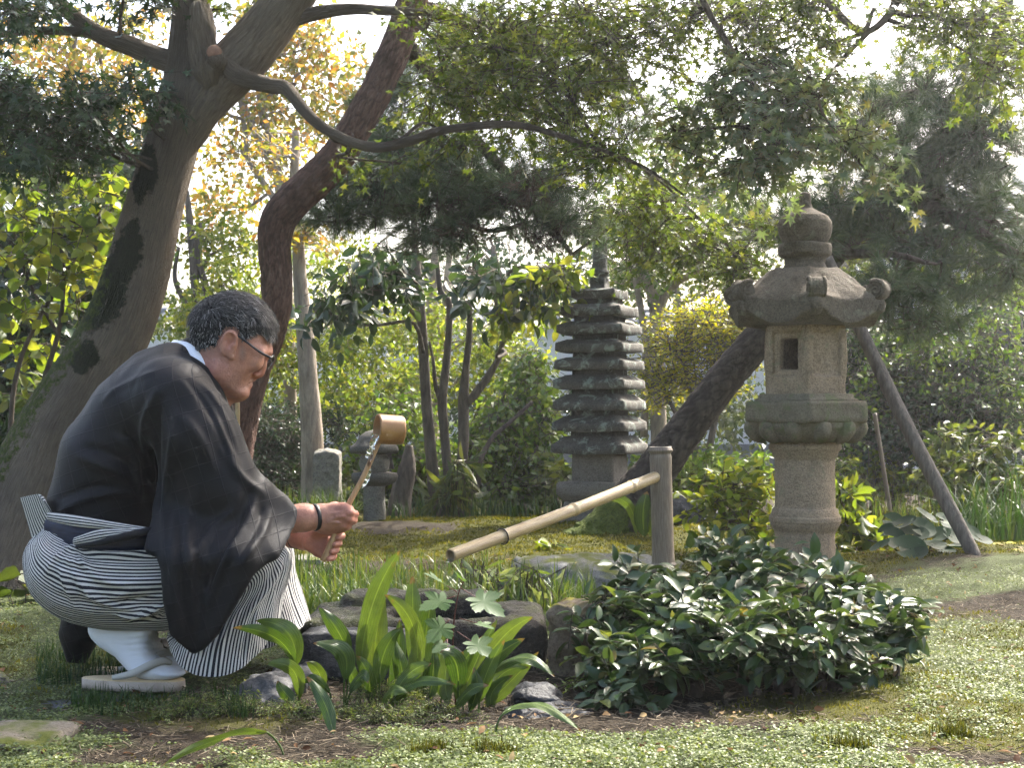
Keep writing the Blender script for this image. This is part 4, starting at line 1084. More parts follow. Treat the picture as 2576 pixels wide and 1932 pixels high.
def crown(root, skel, name, cr, seed=None, limbs=True, lr=(.009, .003), bark=BK_TWIG, show=0):
    """leaves of one colour class on a finished tree, with thin limbs and twigs; the largest `show` leaves become parts"""
    acc, raw, sa, sb = [], [], [], []
    for blob in cr['blobs']:
        blob = (*blob[:6], int(blob[6] * cr.get('mul', 1)))
        c = P(blob[0], blob[1], blob[2])
        if limbs: lm = limb_to(c, skel); obj('branchlet', *tube(lm, [lr[0], lr[0] * .8, lr[0] * .6, lr[1]], 14, 7), bark, root); lms = spline(lm, 12)
        else: lms = np.concatenate(skel)
        if cr.get('pine'):
            V, T, r, ta, tb = tufts(blob, cr.get('needles', 46), cr.get('length', .085), cr.get('up', .25)); acc.append((V, T, r))
        else:
            pos, d, f, ta, tb = sprays(blob, cr['per'], cr['twig'], cr.get('flat', .75), cr.get('droop', .15), jit=cr.get('jit', .3))
            raw.append((pos, d, f, cr['size'] * rng.uniform(.65, 1.2, len(pos))))
        sa.append(ta); sb.append(tb)
        s = slice(None, None, cr.get('every', 2)); q = lms[np.argmin(((ta[s][:, None] - lms[None]) ** 2).sum(-1), 1)]
        far = np.linalg.norm(q - ta[s], axis=1) < cr.get('reach', .5)
        q, e = q[far], ta[s][far]; mid = (q + e) / 2 + rng.normal(size=q.shape) * .015
        sa += [q, mid]; sb += [mid, e]
    if raw:
        pos, d, f, sz_ = (np.concatenate(z) for z in zip(*raw))
        k = leaf_objects(root, pos, d, f, sz_, cr['shape'], cr['mat'], cr['show']) if cr.get('show') else np.ones(len(pos), bool)
        acc.append(leaves(pos[k], d[k], f[k], sz_[k], cr['shape']))
    V, T, r = leafjoin(acc); obj(name, V, T, cr['mat'], root, smooth=False, fattr={'rnd': r}, kind='stuff')
    V, Fq = sticks(np.concatenate(sa), np.concatenate(sb), .0022, .0011); obj('twigs', V, Fq, bark, root, kind='stuff')
mp = dict(shape=SH_MAPLE, per=9, twig=.20, flat=.72, droop=.25)
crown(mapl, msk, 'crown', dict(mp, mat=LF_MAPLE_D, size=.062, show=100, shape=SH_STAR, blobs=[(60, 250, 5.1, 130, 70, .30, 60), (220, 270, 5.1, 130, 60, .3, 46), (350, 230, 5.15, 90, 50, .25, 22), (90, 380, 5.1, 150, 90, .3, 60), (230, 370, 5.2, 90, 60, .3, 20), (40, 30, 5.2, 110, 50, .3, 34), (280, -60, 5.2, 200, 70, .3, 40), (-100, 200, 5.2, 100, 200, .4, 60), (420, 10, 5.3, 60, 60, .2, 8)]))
crown(mapl, msk, 'crown', dict(mp, mat=LF_MAPLE, size=.047, mul=1.35, show=80, shape=SH_STAR, blobs=[
    (1250, 120, 5.3, 190, 120, .35, 95), (1180, 220, 5.6, 170, 80, .3, 76), (1400, 220, 5.2, 180, 110, .35, 80), (1330, 290, 5.5, 170, 50, .3, 46), (1560, 120, 5.3, 180, 130, .35, 85), (1090, 270, 5.6, 110, 50, .3, 18), (1450, 40, 5.4, 240, 70, .35, 70),
    (1150, 370, 5.4, 120, 30, .2, 14), (1010, 410, 5.4, 100, 20, .2, 7), (880, 405, 5.4, 60, 16, .15, 5), (1500, 400, 5.1, 140, 70, .3, 34), (1640, 510, 5.9, 130, 90, .3, 60), (1760, 610, 6.1, 140, 80, .3, 70), (1860, 680, 6.2, 90, 50, .25, 26), (1620, 620, 6.0, 80, 70, .3, 26), (1900, 580, 6.2, 70, 50, .25, 14), (1740, 40, 5.3, 160, 80, .3, 54), (1880, 60, 5.2, 130, 90, .3, 46), (2020, 20, 5.1, 120, 60, .3, 46), (2080, 110, 5.0, 70, 50, .25, 18), (560, 20, 5.4, 60, 40, .2, 6), (1080, 60, 5.4, 100, 60, .3, 20),
    (2420, 60, 5.0, 170, 90, .3, 60), (2520, 180, 5.0, 100, 110, .3, 36), (2330, 10, 5.0, 120, 60, .3, 26)]))
crown(mapl, [msk[10], msk[11], msk[12]], 'crown', dict(mp, mat=LF_MAPLE_G, size=.060, mul=1.15, show=120, blobs=[(1960, 300, 4.9, 150, 90, .3, 58), (2040, 230, 4.9, 150, 70, .3, 40), (2140, 360, 4.8, 110, 70, .25, 26), (1870, 420, 4.95, 90, 60, .3, 26), (1960, 400, 4.9, 90, 40, .3, 14), (1820, 260, 5.1, 100, 110, .3, 28), (1900, 170, 5.1, 130, 80, .3, 34), (2230, 460, 4.8, 70, 40, .2, 6), (1700, 330, 5.1, 90, 110, .3, 24)]))
# the crown goes on above the frame; its densest clump is added to shade the man
crown(mapl, msk, 'crown', dict(mp, mat=LF_MAPLE, size=.075, shape=SH_STAR, per=12, twig=.3, blobs=[(500, -350, 5.4, 700, 160, 1.0, 130), (1380, -420, 4.85, 420, 150, .7, 320), (1900, -520, 5.2, 400, 130, .8, 60), (300, -650, 5.4, 500, 200, 1.0, 70)], reach=.3))

# ================================================================== red pine
RY = 6.4
rp = [(565, 1400, 56), (580, 1250, 48), (604, 1080, 43), (636, 950, 40), (676, 850, 39), (694, 770, 40), (696, 690, 41), (690, 620, 43), (700, 555, 47), (742, 500, 48), (795, 452, 47), (850, 392, 45), (890, 330, 43), (925, 268, 43), (962, 195, 42), (1000, 108, 41), (1030, 25, 40), (1062, -80, 38), (1120, -260, 33), (1150, -420, 26)]
pts = PP(rp_ := [(a, b) for a, b, _ in rp], RY); rad = [r * RY / F * .94 for *_, r in rp]
def plates(scale, amp, seed, flake=.5):
    store = {}
    def f(A, L, p):
        q = np.stack([np.cos(A) * scale[0], np.sin(A) * scale[0], L * scale[1]], -1)
        q = q + .35 * fbm(q * 1.3, 2, seed)[..., None]
        f1, f2, cid = worley(q, seed); e = np.clip((f2 - f1) / .22, 0, 1)
        store['crack'] = 1 - e
        return 1 + amp * (e ** .6 - .5) + amp * flake * (cid - .5) * e + amp * .5 * fbm(q * .5, 3, seed + 1)
    return f, store
fn, stc = plates((2.8, 13), .075, 3, .9)
V, Fq = tube(pts, rad, 330, 52, disp=fn); ck = np.concatenate([stc['crack'].ravel(), np.zeros(len(V) - stc['crack'].size)])
rpt = thing('red_pine_tree', 'red pine with reddish flaking S-curved trunk rising behind the head of the man', 'tree', (pts[0][0], RY, float(gz(pts[0][0], RY))))
obj('trunk', V, Fq, BK_RED, rpt, attr={'crack': ck * .6, 'tuv': tuv_of(pts, 330, 52, len(V), .08)})
rsk = [spline(pts, 60)[30:]]
def pbranch(root, tr, Y, mt, sk, seg=10, n=60):
    p_ = np.array([P(q[0], q[1], q[3] if len(q) > 3 else Y) for q in tr]); V, Fq = tube(p_, [q[2] * Y / F for q in tr], n, seg, disp=bark_disp(.12, 2, 14, len(tr)))
    obj('branch', V, Fq, mt, root, attr={'crack': np.zeros(len(V)), 'moss': np.zeros(len(V)), 'green': np.zeros(len(V))}); sk.append(spline(p_, 40))
pbranch(rpt, [(1010, 95, 20), (1090, 190, 17, 6.6), (1180, 290, 15, 6.8), (1170, 350, 13, 6.8), (1120, 395, 10, 6.9), (1030, 420, 7, 6.9), (930, 470, 5, 6.9)], RY, BK_TWIG, rsk)
pbranch(rpt, [(1175, 330, 13, 6.8), (1260, 420, 12, 6.8), (1330, 510, 10, 6.8), (1400, 590, 8, 6.8), (1440, 640, 5, 6.8)], 6.8, BK_TWIG, rsk)
pbranch(rpt, [(1040, 10, 18, 6.4), (1200, 60, 15, 6.7), (1400, 90, 12, 6.9), (1560, 180, 9, 6.9), (1640, 300, 6, 6.9)], 6.6, BK_TWIG, rsk)
pbranch(rpt, [(1120, 395, 9, 6.9), (1090, 470, 8, 6.9), (1130, 540, 6, 6.8), (1230, 580, 5, 6.8), (1330, 560, 4, 6.8)], 6.8, BK_TWIG, rsk)
pn = dict(pine=True, mat=LF_PINE, needles=52, length=.10, reach=.4, every=1)
crown(rpt, rsk, 'crown', dict(pn, blobs=[(850, 540, 6.8, 120, 60, .3, 80), (960, 470, 6.8, 150, 90, .35, 150), (1080, 520, 6.8, 150, 70, .35, 130), (1060, 380, 6.9, 160, 90, .35, 150), (1180, 440, 6.9, 150, 100, .35, 150), (1290, 500, 6.8, 150, 90, .3, 140), (1400, 430, 6.9, 130, 100, .3, 110), (1420, 560, 6.8, 120, 60, .3, 90), (930, 330, 7.0, 90, 90, .3, 60), (1000, 240, 7.0, 120, 100, .3, 80), (1130, 120, 7.0, 180, 130, .4, 130), (1350, 130, 7.1, 220, 130, .4, 140), (1560, 260, 7.0, 140, 140, .4, 100), (1080, 600, 6.8, 140, 40, .25, 50), (1600, 620, 7.0, 110, 70, .3, 40), (830, 470, 6.9, 80, 60, .3, 40)]))
crown(rpt, rsk, 'crown', dict(pn, mat=LF_DEAD, needles=26, length=.07, blobs=[(1330, 480, 6.7, 120, 70, .2, 26), (1160, 590, 6.75, 120, 35, .2, 26), (1350, 600, 6.75, 90, 35, .2, 18)]))
crown(rpt, rsk, 'crown', dict(pn, needles=30, length=.13, blobs=[(950, -330, 6.4, 420, 130, .8, 110)], reach=.2))

# ================================================================== leaning black pine, propped
KY = 7.2
kp = [(1500, 1420, 130), (1535, 1365, 90), (1592, 1270, 60), (1644, 1190, 50), (1708, 1105, 45), (1776, 1015, 43), (1846, 925, 42), (1918, 845, 41), (1990, 760, 40), (2070, 660, 39), (2150, 570, 38), (2240, 480, 38), (2330, 400, 34), (2420, 300, 28), (2500, 150, 22), (2540, -60, 16)]
pts = PP([(a, b) for a, b, _ in kp], KY); rad = [r * KY / F for *_, r in kp]
fn, stc = plates((2.4, 15), .11, 9, .6)
V, Fq = tube(pts, rad, 290, 64, disp=fn); ck = np.concatenate([stc['crack'].ravel(), np.zeros(len(V) - stc['crack'].size)])
ppx = CX + V[:, 0] / V[:, 1] * F; ppy = HY - (V[:, 2] - HC) / V[:, 1] * F
gr = np.clip((ppy - 1190) / 90, 0, 1) * np.clip((1620 - ppx) / 60, 0, 1) * .9
kpt = thing('black_pine_tree', 'dark plated pine trunk leaning right behind the stone lantern, with mossy foot', 'tree', (pts[1][0], KY, float(gz(pts[1][0], KY))))
obj('trunk', V, Fq, BK_PINE, kpt, attr={'crack': ck * .85, 'moss': gr * 0, 'green': gr})
ksk = [spline(pts, 60)[25:]]
pbranch(kpt, [(2240, 480, 24), (2330, 520, 20, 6.8), (2420, 560, 16, 6.5), (2520, 620, 12, 6.4), (2600, 660, 8, 6.4)], KY, BK_TWIG, ksk)
pbranch(kpt, [(2330, 400, 22), (2360, 520, 16, 6.9), (2300, 650, 12, 6.7), (2240, 720, 8, 6.6)], KY, BK_TWIG, ksk)
pbranch(kpt, [(2150, 570, 20), (2060, 560, 14, 6.8), (1960, 590, 9, 6.6), (1880, 600, 5, 6.5)], KY, BK_TWIG, ksk)
pbranch(kpt, [(2420, 300, 18), (2320, 240, 14, 6.8), (2220, 260, 10, 6.6), (2160, 320, 6, 6.5)], KY, BK_TWIG, ksk)
pbranch(kpt, [(2080, 650, 14, 7.1), (2140, 640, 11, 6.6), (2250, 640, 7, 6.3), (2330, 660, 5, 6.2)], KY, BK_TWIG, ksk)
crown(kpt, ksk, 'crown', dict(pn, length=.12, blobs=[(2180, 330, 6.6, 150, 110, .4, 130), (2320, 230, 6.8, 160, 120, .4, 150), (2450, 330, 6.7, 160, 130, .4, 170), (2290, 430, 6.8, 160, 90, .4, 130), (2120, 510, 6.7, 170, 80, .4, 130), (1950, 560, 6.6, 130, 60, .35, 80), (2230, 590, 6.6, 130, 60, .35, 70), (2480, 520, 6.6, 130, 110, .4, 130), (2540, 680, 6.5, 100, 80, .3, 60), (2250, 720, 6.3, 130, 80, .3, 80), (2340, 800, 6.3, 110, 80, .3, 56), (2420, 720, 6.5, 100, 60, .3, 40), (2380, 620, 6.5, 110, 60, .3, 50), (2540, 120, 6.8, 120, 120, .4, 90), (2050, 610, 6.5, 90, 40, .3, 30), (1830, 590, 6.8, 90, 50, .3, 30)]))
crown(kpt, ksk, 'crown', dict(pn, needles=30, length=.14, blobs=[(2560, -250, 7.0, 300, 130, .8, 80), (2800, 250, 7.0, 200, 350, .8, 90)], reach=.2))

# ================================================================== lesser trees
bare = tree('bare_trunk_tree', 'pale bare-barked straight trunk left of the granite post', [[(785, 1330, 32), (786, 1240, 28), (785, 1100, 26), (776, 960, 22), (768, 840, 20), (756, 720, 16), (750, 600, 14), (740, 480, 12), (745, 330, 9)]], BK_PALE,
            [dict(blobs=[(760, 600, 8.8, 90, 50, .3, 26), (700, 400, 9.0, 110, 80, .4, 30)], shape=SH_OVAL, mat=LF_AUT, size=.07, per=6, twig=.25)], 8.9, disp=bark_disp(.10, 1.6, 4, 4), n=90, seg=20)
multi = tree('multi_stem_tree', 'slender grey multi-stemmed tree between the small lantern and the pagoda', [
    [(1100, 1330, 19), (1094, 1250, 16), (1083, 1130, 14), (1072, 1000, 13), (1062, 830, 12), (1054, 720, 11), (1046, 640, 9), (1040, 520, 7)],
    [(1130, 1330, 18), (1128, 1220, 12), (1118, 1090, 11), (1113, 1010, 12), (1124, 900, 9), (1131, 800, 8), (1128, 757, 8), (1108, 730, 7), (1100, 660, 5)],
    [(1112, 1015, 8), (1096, 970, 5), (1090, 910, 4), (1080, 860, 3)],
    [(1150, 1340, 18), (1158, 1230, 13), (1166, 1110, 13), (1166, 1015, 14), (1172, 930, 9), (1180, 850, 8), (1182, 760, 6), (1176, 640, 4)],
    [(1168, 1020, 11), (1200, 985, 10), (1232, 940, 9), (1258, 890, 7), (1270, 810, 5)],
    [(1140, 1330, 10), (1160, 1280, 8), (1200, 1225, 7), (1208, 1160, 6), (1240, 1100, 6), (1280, 1065, 5), (1340, 1010, 4)]], BK_GREY,
    [dict(blobs=[(900, 710, 8.0, 120, 70, .3, 30), (990, 680, 8.1, 90, 70, .3, 24), (830, 790, 8.0, 60, 60, .25, 14), (1240, 720, 8.0, 110, 50, .3, 22), (1340, 715, 7.9, 90, 40, .3, 18), (1190, 680, 8.2, 80, 50, .3, 12)], shape=SH_OVAL, mat=LF_DARK, size=.09, per=6, twig=.26, flat=.35, droop=.5),
     dict(blobs=[(1400, 690, 7.75, 70, 40, .2, 26), (1330, 780, 8.0, 90, 40, .25, 22)], shape=SH_OVAL, mat=LF_LIME, size=.08, per=7, twig=.22, flat=.4, droop=.4)], 8.5, disp=bark_disp(.07, 2, 5, 7), n=60, seg=14)
stump = tube(PP([(1000, 1315), (1008, 1250), (1024, 1180), (1030, 1120)], 8.8), [.075, .058, .05, .02], 40, 20, disp=bark_disp(.12, 2, 8, 3))
tag(obj('tree_stump', *stump, BK_GREY), 'short leaning stump right of the small stone lantern', 'stump')
# trees and bushes of the background
tree('crape_myrtle_tree', 'pale smooth forked tree with orange autumn leaves between maple and red pine', [
    [(735, 1200, 18), (725, 800, 16), (715, 600, 15), (706, 480, 14), (690, 400, 13), (664, 300, 11), (655, 240, 10), (645, 120, 7), (640, -60, 4)],
    [(706, 490, 12), (690, 430, 10), (650, 350, 9), (620, 280, 8), (604, 210, 6), (590, 80, 4)],
    [(690, 500, 9), (650, 440, 8), (625, 400, 7), (615, 320, 6), (600, 240, 4)], [(664, 310, 6), (620, 300, 5), (580, 290, 5), (550, 260, 4)]], BK_PALE,
    [dict(blobs=[(640, 180, 11, 120, 120, .5, 46), (780, 120, 11, 130, 110, .5, 56), (850, 200, 11.2, 110, 110, .5, 40), (700, 280, 11, 130, 100, .5, 40), (600, 380, 11.2, 120, 110, .5, 40), (560, 520, 11.5, 110, 100, .5, 34), (800, 330, 11.2, 90, 90, .5, 24), (700, 40, 11, 140, 80, .5, 40)], shape=SH_OVAL1, mat=LF_AUT, size=.085, per=7, twig=.30, flat=.4)], 11, n=50)
tree('autumn_tree', 'orange and yellow leaved tree glimpsed left of the maple trunk', [[(60, 1200, 20), (80, 700, 18), (130, 400, 14), (170, 200, 10), (200, 20, 6)], [(100, 520, 10), (180, 380, 8), (260, 250, 6), (330, 120, 4)], [(270, 250, 5), (250, 130, 4), (240, 30, 3)]], BK_GREY,
    [dict(blobs=[(150, 140, 11.5, 140, 80, .5, 56), (280, 190, 11.5, 120, 90, .5, 50), (180, 290, 11.5, 140, 80, .5, 46), (330, 300, 11.5, 90, 90, .5, 30), (320, 60, 11.6, 110, 70, .5, 26), (60, 60, 11.6, 80, 60, .5, 16), (380, 440, 11.6, 50, 120, .4, 20)], shape=SH_OVAL1, mat=LF_AUT, size=.085, per=7, twig=.28, flat=.4),
     dict(blobs=[(30, 200, 12, 80, 110, .4, 50), (40, 330, 12, 90, 80, .4, 30)], shape=SH_LANCE, mat=LF_BR, size=.10, per=9, twig=.3)], 11.8)
tree('yellowing_tree', 'yellow green tree between the maple trunk and red pine, behind the head', [[(520, 1200, 14), (500, 850, 12), (490, 700, 11), (478, 560, 9), (470, 480, 6)], [(505, 860, 12), (520, 740, 10), (495, 640, 8), (505, 560, 5)], [(480, 900, 8), (470, 780, 8), (440, 700, 6), (450, 620, 4)]], BK_GREY,
    [dict(blobs=[(500, 600, 10.5, 90, 80, .4, 26), (600, 620, 10.8, 90, 90, .4, 34), (560, 720, 10.5, 130, 90, .4, 46), (480, 800, 10.2, 90, 90, .4, 34), (640, 780, 10.6, 90, 90, .4, 40), (700, 900, 10.4, 90, 110, .4, 50)], shape=SH_OVAL1, mat=LF_LIME, size=.07, per=8, twig=.28, flat=.4),
     dict(blobs=[(520, 560, 11, 100, 80, .4, 16), (650, 860, 10.2, 80, 80, .3, 16)], shape=SH_OVAL1, mat=LF_AUT, size=.075, per=7, twig=.28, flat=.4)], 10.5)
tree('pale_trunk_tree', 'pale barked tree standing behind the slender multi-stemmed tree', [[(1090, 1260, 20), (1085, 1000, 18), (1096, 860, 17), (1086, 760, 14), (1095, 640, 10), (1110, 480, 7)], [(1090, 920, 15), (1118, 820, 12), (1125, 700, 9), (1140, 560, 5)]], BK_PALE,
    [dict(blobs=[(880, 880, 10.5, 110, 80, .4, 56), (980, 840, 10.8, 110, 90, .4, 56), (1080, 800, 11.2, 110, 90, .4, 40), (900, 660, 10.8, 120, 70, .4, 36), (1200, 860, 10.8, 110, 90, .4, 60), (1300, 900, 10.5, 90, 90, .4, 46), (1010, 960, 10.2, 120, 70, .4, 60), (860, 980, 10.0, 90, 70, .4, 46), (1150, 960, 10.4, 110, 80, .4, 46)], shape=SH_OVAL1, mat=LF_LIME, size=.065, per=9, twig=.28, flat=.5),
     dict(blobs=[(900, 800, 10.2, 160, 120, .4, 40), (1250, 800, 10.2, 110, 90, .4, 30)], shape=SH_STAR, mat=LF_MID, size=.06, per=9, twig=.3, flat=.7)], 11.5)
tree('smooth_barked_tree', 'smooth pale forked tree behind and right of the pagoda', [[(1660, 1250, 22), (1655, 1000, 20), (1650, 850, 17), (1648, 770, 17), (1622, 690, 11), (1590, 620, 9), (1570, 540, 7), (1560, 400, 4)], [(1620, 1100, 10), (1625, 900, 10), (1618, 820, 9), (1606, 740, 8), (1590, 660, 8), (1588, 560, 6), (1585, 440, 3)], [(1650, 780, 14), (1690, 720, 11), (1740, 690, 8), (1800, 660, 5)]], BK_PALE,
    [dict(blobs=[(1560, 560, 9.8, 120, 80, .4, 56), (1680, 600, 9.8, 130, 80, .4, 60), (1600, 700, 9.9, 90, 60, .4, 26), (1800, 660, 9.6, 110, 60, .4, 40), (1640, 460, 10, 160, 100, .4, 60), (1800, 480, 10, 130, 100, .4, 50), (1720, 330, 10.2, 140, 110, .5, 36)], shape=SH_OVAL1, mat=LF_BR, size=.07, per=8, twig=.28, flat=.5)], 9.8)
tree('yellow_leaved_bush', 'lime yellow leaved bush between the pagoda and the stone lantern', [[(1740, 1280, 10), (1750, 1100, 8), (1730, 950, 6), (1700, 850, 4)], [(1760, 1250, 10), (1800, 1050, 8), (1830, 900, 5)], [(1750, 1150, 6), (1680, 1000, 5), (1640, 930, 3)]], BK_GREY,
    [dict(blobs=[(1770, 810, 8.9, 130, 50, .35, 90), (1700, 870, 8.9, 110, 60, .35, 80), (1830, 880, 8.9, 100, 70, .35, 80), (1660, 960, 9.0, 90, 70, .35, 60), (1780, 960, 9.0, 120, 60, .35, 50), (1880, 800, 8.9, 60, 50, .3, 30)], shape=SH_OVAL1, mat=LF_YEL, size=.038, per=14, twig=.22, flat=.8, droop=0)], 9.0, cat_='bush')
tree('glossy_green_shrub', 'bright glossy green shrub filling the gap behind the slender trunks', [[(1230, 1320, 9), (1240, 1180, 7), (1260, 1050, 5)], [(1300, 1320, 8), (1290, 1200, 7), (1330, 1080, 4)], [(1010, 1300, 8), (980, 1150, 6), (960, 1040, 4)]], BK_GREY,
    [dict(blobs=[(1270, 1060, 9.3, 110, 70, .35, 70), (1220, 1140, 9.2, 110, 70, .35, 70), (1320, 1150, 9.1, 80, 90, .3, 56), (1010, 1060, 9.6, 110, 80, .35, 70), (940, 1150, 9.6, 90, 80, .35, 46), (1260, 1230, 9.0, 110, 50, .3, 60), (1060, 1180, 9.6, 110, 80, .35, 60), (1360, 1060, 9.2, 60, 90, .3, 40), (1330, 950, 9.4, 60, 80, .3, 40)], shape=SH_OVAL, mat=LF_BR, size=.075, per=9, twig=.24, flat=.4, droop=.4)], 9.3, cat_='shrub')
tree('evergreen_shrub', 'dark small-leaved evergreen shrub behind the chest of the man', [[(660, 1330, 9), (655, 1180, 7), (650, 1060, 4)], [(690, 1330, 8), (720, 1180, 6), (740, 1080, 4)]], BK_GREY,
    [dict(blobs=[(640, 1090, 9.6, 80, 80, .4, 150), (720, 1090, 9.6, 70, 70, .4, 120), (640, 1180, 9.4, 90, 70, .4, 130), (720, 1200, 9.4, 70, 60, .3, 80), (850, 1060, 9.8, 50, 60, .3, 40), (600, 1250, 9.3, 90, 60, .3, 70)], shape=SH_OVAL1, mat=LF_DARK, size=.035, per=12, twig=.2, flat=.4)], 9.5, cat_='shrub')
tree('hydrangea_bush', 'bright yellow green broad-leaved bush left of the leaning maple', [[(60, 1300, 9), (110, 1060, 8), (180, 940, 7), (230, 800, 5), (290, 690, 4)], [(40, 1300, 9), (100, 1000, 7), (150, 820, 6), (160, 650, 4), (140, 520, 3)], [(20, 1200, 8), (40, 950, 6), (110, 780, 5), (250, 560, 3)], [(150, 850, 5), (70, 700, 4), (30, 560, 3)]], BK_TWIG,
    [dict(blobs=[(60, 470, 6.4, 90, 50, .3, 10), (250, 480, 6.4, 90, 60, .3, 18), (90, 560, 6.4, 110, 60, .3, 18), (230, 590, 6.5, 100, 60, .3, 18), (70, 660, 6.5, 100, 60, .3, 16), (190, 690, 6.5, 110, 60, .3, 15), (60, 780, 6.5, 90, 50, .3, 12), (200, 780, 6.5, 80, 50, .3, 8), (300, 540, 6.6, 40, 60, .2, 6), (60, 880, 6.6, 80, 50, .3, 8)], shape=SH_ROUND, mat=LF_LIME, size=.068, per=6, twig=.20, flat=.62, droop=.2)], 6.5, cat_='bush', limb=(.008, .003))
tree('laurel_shrub', 'dark glossy leaved shrub low behind the bright bush at the left edge', [[(40, 1300, 12), (60, 1000, 10), (90, 800, 7), (140, 600, 5)], [(150, 1250, 10), (190, 900, 7), (260, 700, 5)]], BK_GREY,
    [dict(blobs=[(60, 620, 8.4, 130, 110, .5, 80), (220, 560, 8.6, 120, 100, .5, 70), (80, 800, 8.2, 130, 90, .5, 90), (200, 760, 8.4, 110, 110, .5, 70), (60, 950, 8.0, 130, 80, .4, 90), (40, 1060, 7.8, 110, 60, .4, 60), (180, 900, 8.2, 80, 80, .4, 40), (330, 560, 9, 80, 160, .4, 40), (300, 420, 9.2, 120, 90, .5, 50), (100, 430, 9, 150, 80, .5, 60)], shape=SH_OVAL, mat=LF_DARK, size=.085, per=9, twig=.26, flat=.3, droop=.3),
     dict(blobs=[(60, 900, 8, 120, 90, .4, 26), (120, 1000, 7.6, 90, 60, .3, 20)], shape=SH_OVAL, mat=LF_MID, size=.08, per=8, twig=.26, flat=.4)], 8.4, cat_='shrub')
tree('camellia_hedge', 'dense dark green hedge behind the prop pole at the right', [[(2250, 1330, 11), (2260, 1100, 9), (2280, 900, 6)], [(2420, 1330, 11), (2430, 1100, 9), (2450, 900, 6)], [(2140, 1250, 9), (2150, 1000, 7)]], BK_GREY,
    [dict(blobs=[(2150, 850, 9.2, 70, 110, .4, 70), (2150, 1000, 9.2, 80, 110, .4, 80), (2260, 880, 9.4, 100, 90, .4, 90), (2280, 1000, 9.2, 110, 80, .4, 100), (2390, 930, 9.4, 110, 90, .4, 100), (2420, 1050, 9.0, 120, 70, .4, 90), (2540, 960, 9.4, 90, 90, .4, 60), (2200, 1120, 9.0, 90, 60, .4, 60), (2540, 1080, 9.0, 90, 70, .4, 60), (2300, 1120, 8.9, 90, 50, .4, 40)], shape=SH_OVAL1, mat=LF_DARK, size=.055, per=11, twig=.24, flat=.4),
     dict(blobs=[(2180, 950, 9.0, 100, 150, .4, 40), (2330, 860, 9.0, 140, 90, .4, 40), (2500, 850, 9.0, 120, 110, .4, 40), (2450, 1000, 8.9, 140, 90, .4, 40), (2540, 740, 9.4, 90, 110, .4, 36), (2110, 1100, 8.8, 60, 90, .3, 24)], shape=SH_OVAL1, mat=LF_BR, size=.055, per=9, twig=.24, flat=.4)], 9.2, cat_='hedge')
tree('small_bright_shrub', 'sunlit yellow green shrub just left of the lantern shaft', [[(1850, 1420, 4), (1840, 1330, 3.4), (1810, 1250, 2.4)], [(1855, 1420, 4), (1880, 1320, 3), (1890, 1230, 2)], [(1845, 1410, 4), (1870, 1300, 3), (1850, 1210, 2)], [(1850, 1400, 3), (1790, 1330, 2.4), (1750, 1300, 1.6)]], BK_TWIG,
    [dict(blobs=[(1850, 1210, 6.3, 90, 40, .2, 22), (1800, 1270, 6.3, 80, 40, .2, 20), (1890, 1260, 6.3, 70, 50, .2, 20), (1840, 1320, 6.2, 90, 40, .2, 16), (1910, 1330, 6.2, 40, 40, .2, 7)], shape=SH_OVAL, mat=LF_LIME, size=.06, per=7, twig=.15, flat=.6, droop=.1)], 6.3, cat_='shrub', limb=(.004, .002))
tree('young_lime_shrub', 'sunlit lime leaved shrub just right of the lantern shaft', [[(2120, 1420, 3.5), (2130, 1340, 3), (2120, 1260, 2)], [(2125, 1420, 3), (2170, 1370, 2.5), (2210, 1340, 1.6)]], BK_TWIG,
    [dict(blobs=[(2120, 1250, 6.3, 40, 40, .15, 12), (2140, 1310, 6.2, 50, 50, .2, 16), (2190, 1350, 6.2, 60, 40, .2, 14), (2130, 1390, 6.1, 60, 20, .2, 6)], shape=SH_OVAL, mat=LF_LIME, size=.075, per=7, twig=.13, flat=.55, droop=.1)], 6.2, cat_='shrub', limb=(.004, .002))
tree('broadleaf_plant', 'tall mixed broad-leaved herbs at the right edge behind the prop pole', [[(2400, 1330, 4), (2400, 1200, 3), (2400, 1100, 2)], [(2500, 1330, 4), (2510, 1200, 3), (2520, 1090, 2)]], BK_TWIG,
    [dict(blobs=[(2400, 1110, 7.4, 60, 40, .2, 16), (2500, 1130, 7.3, 80, 60, .25, 26), (2440, 1190, 7.3, 90, 50, .25, 24), (2350, 1180, 7.5, 50, 60, .2, 14), (2550, 1220, 7.0, 60, 60, .2, 16)], shape=SH_OVAL, mat=LF_MID, size=.055, per=9, twig=.16, flat=.6)], 7.4, cat_='plant', limb=(.004, .002))
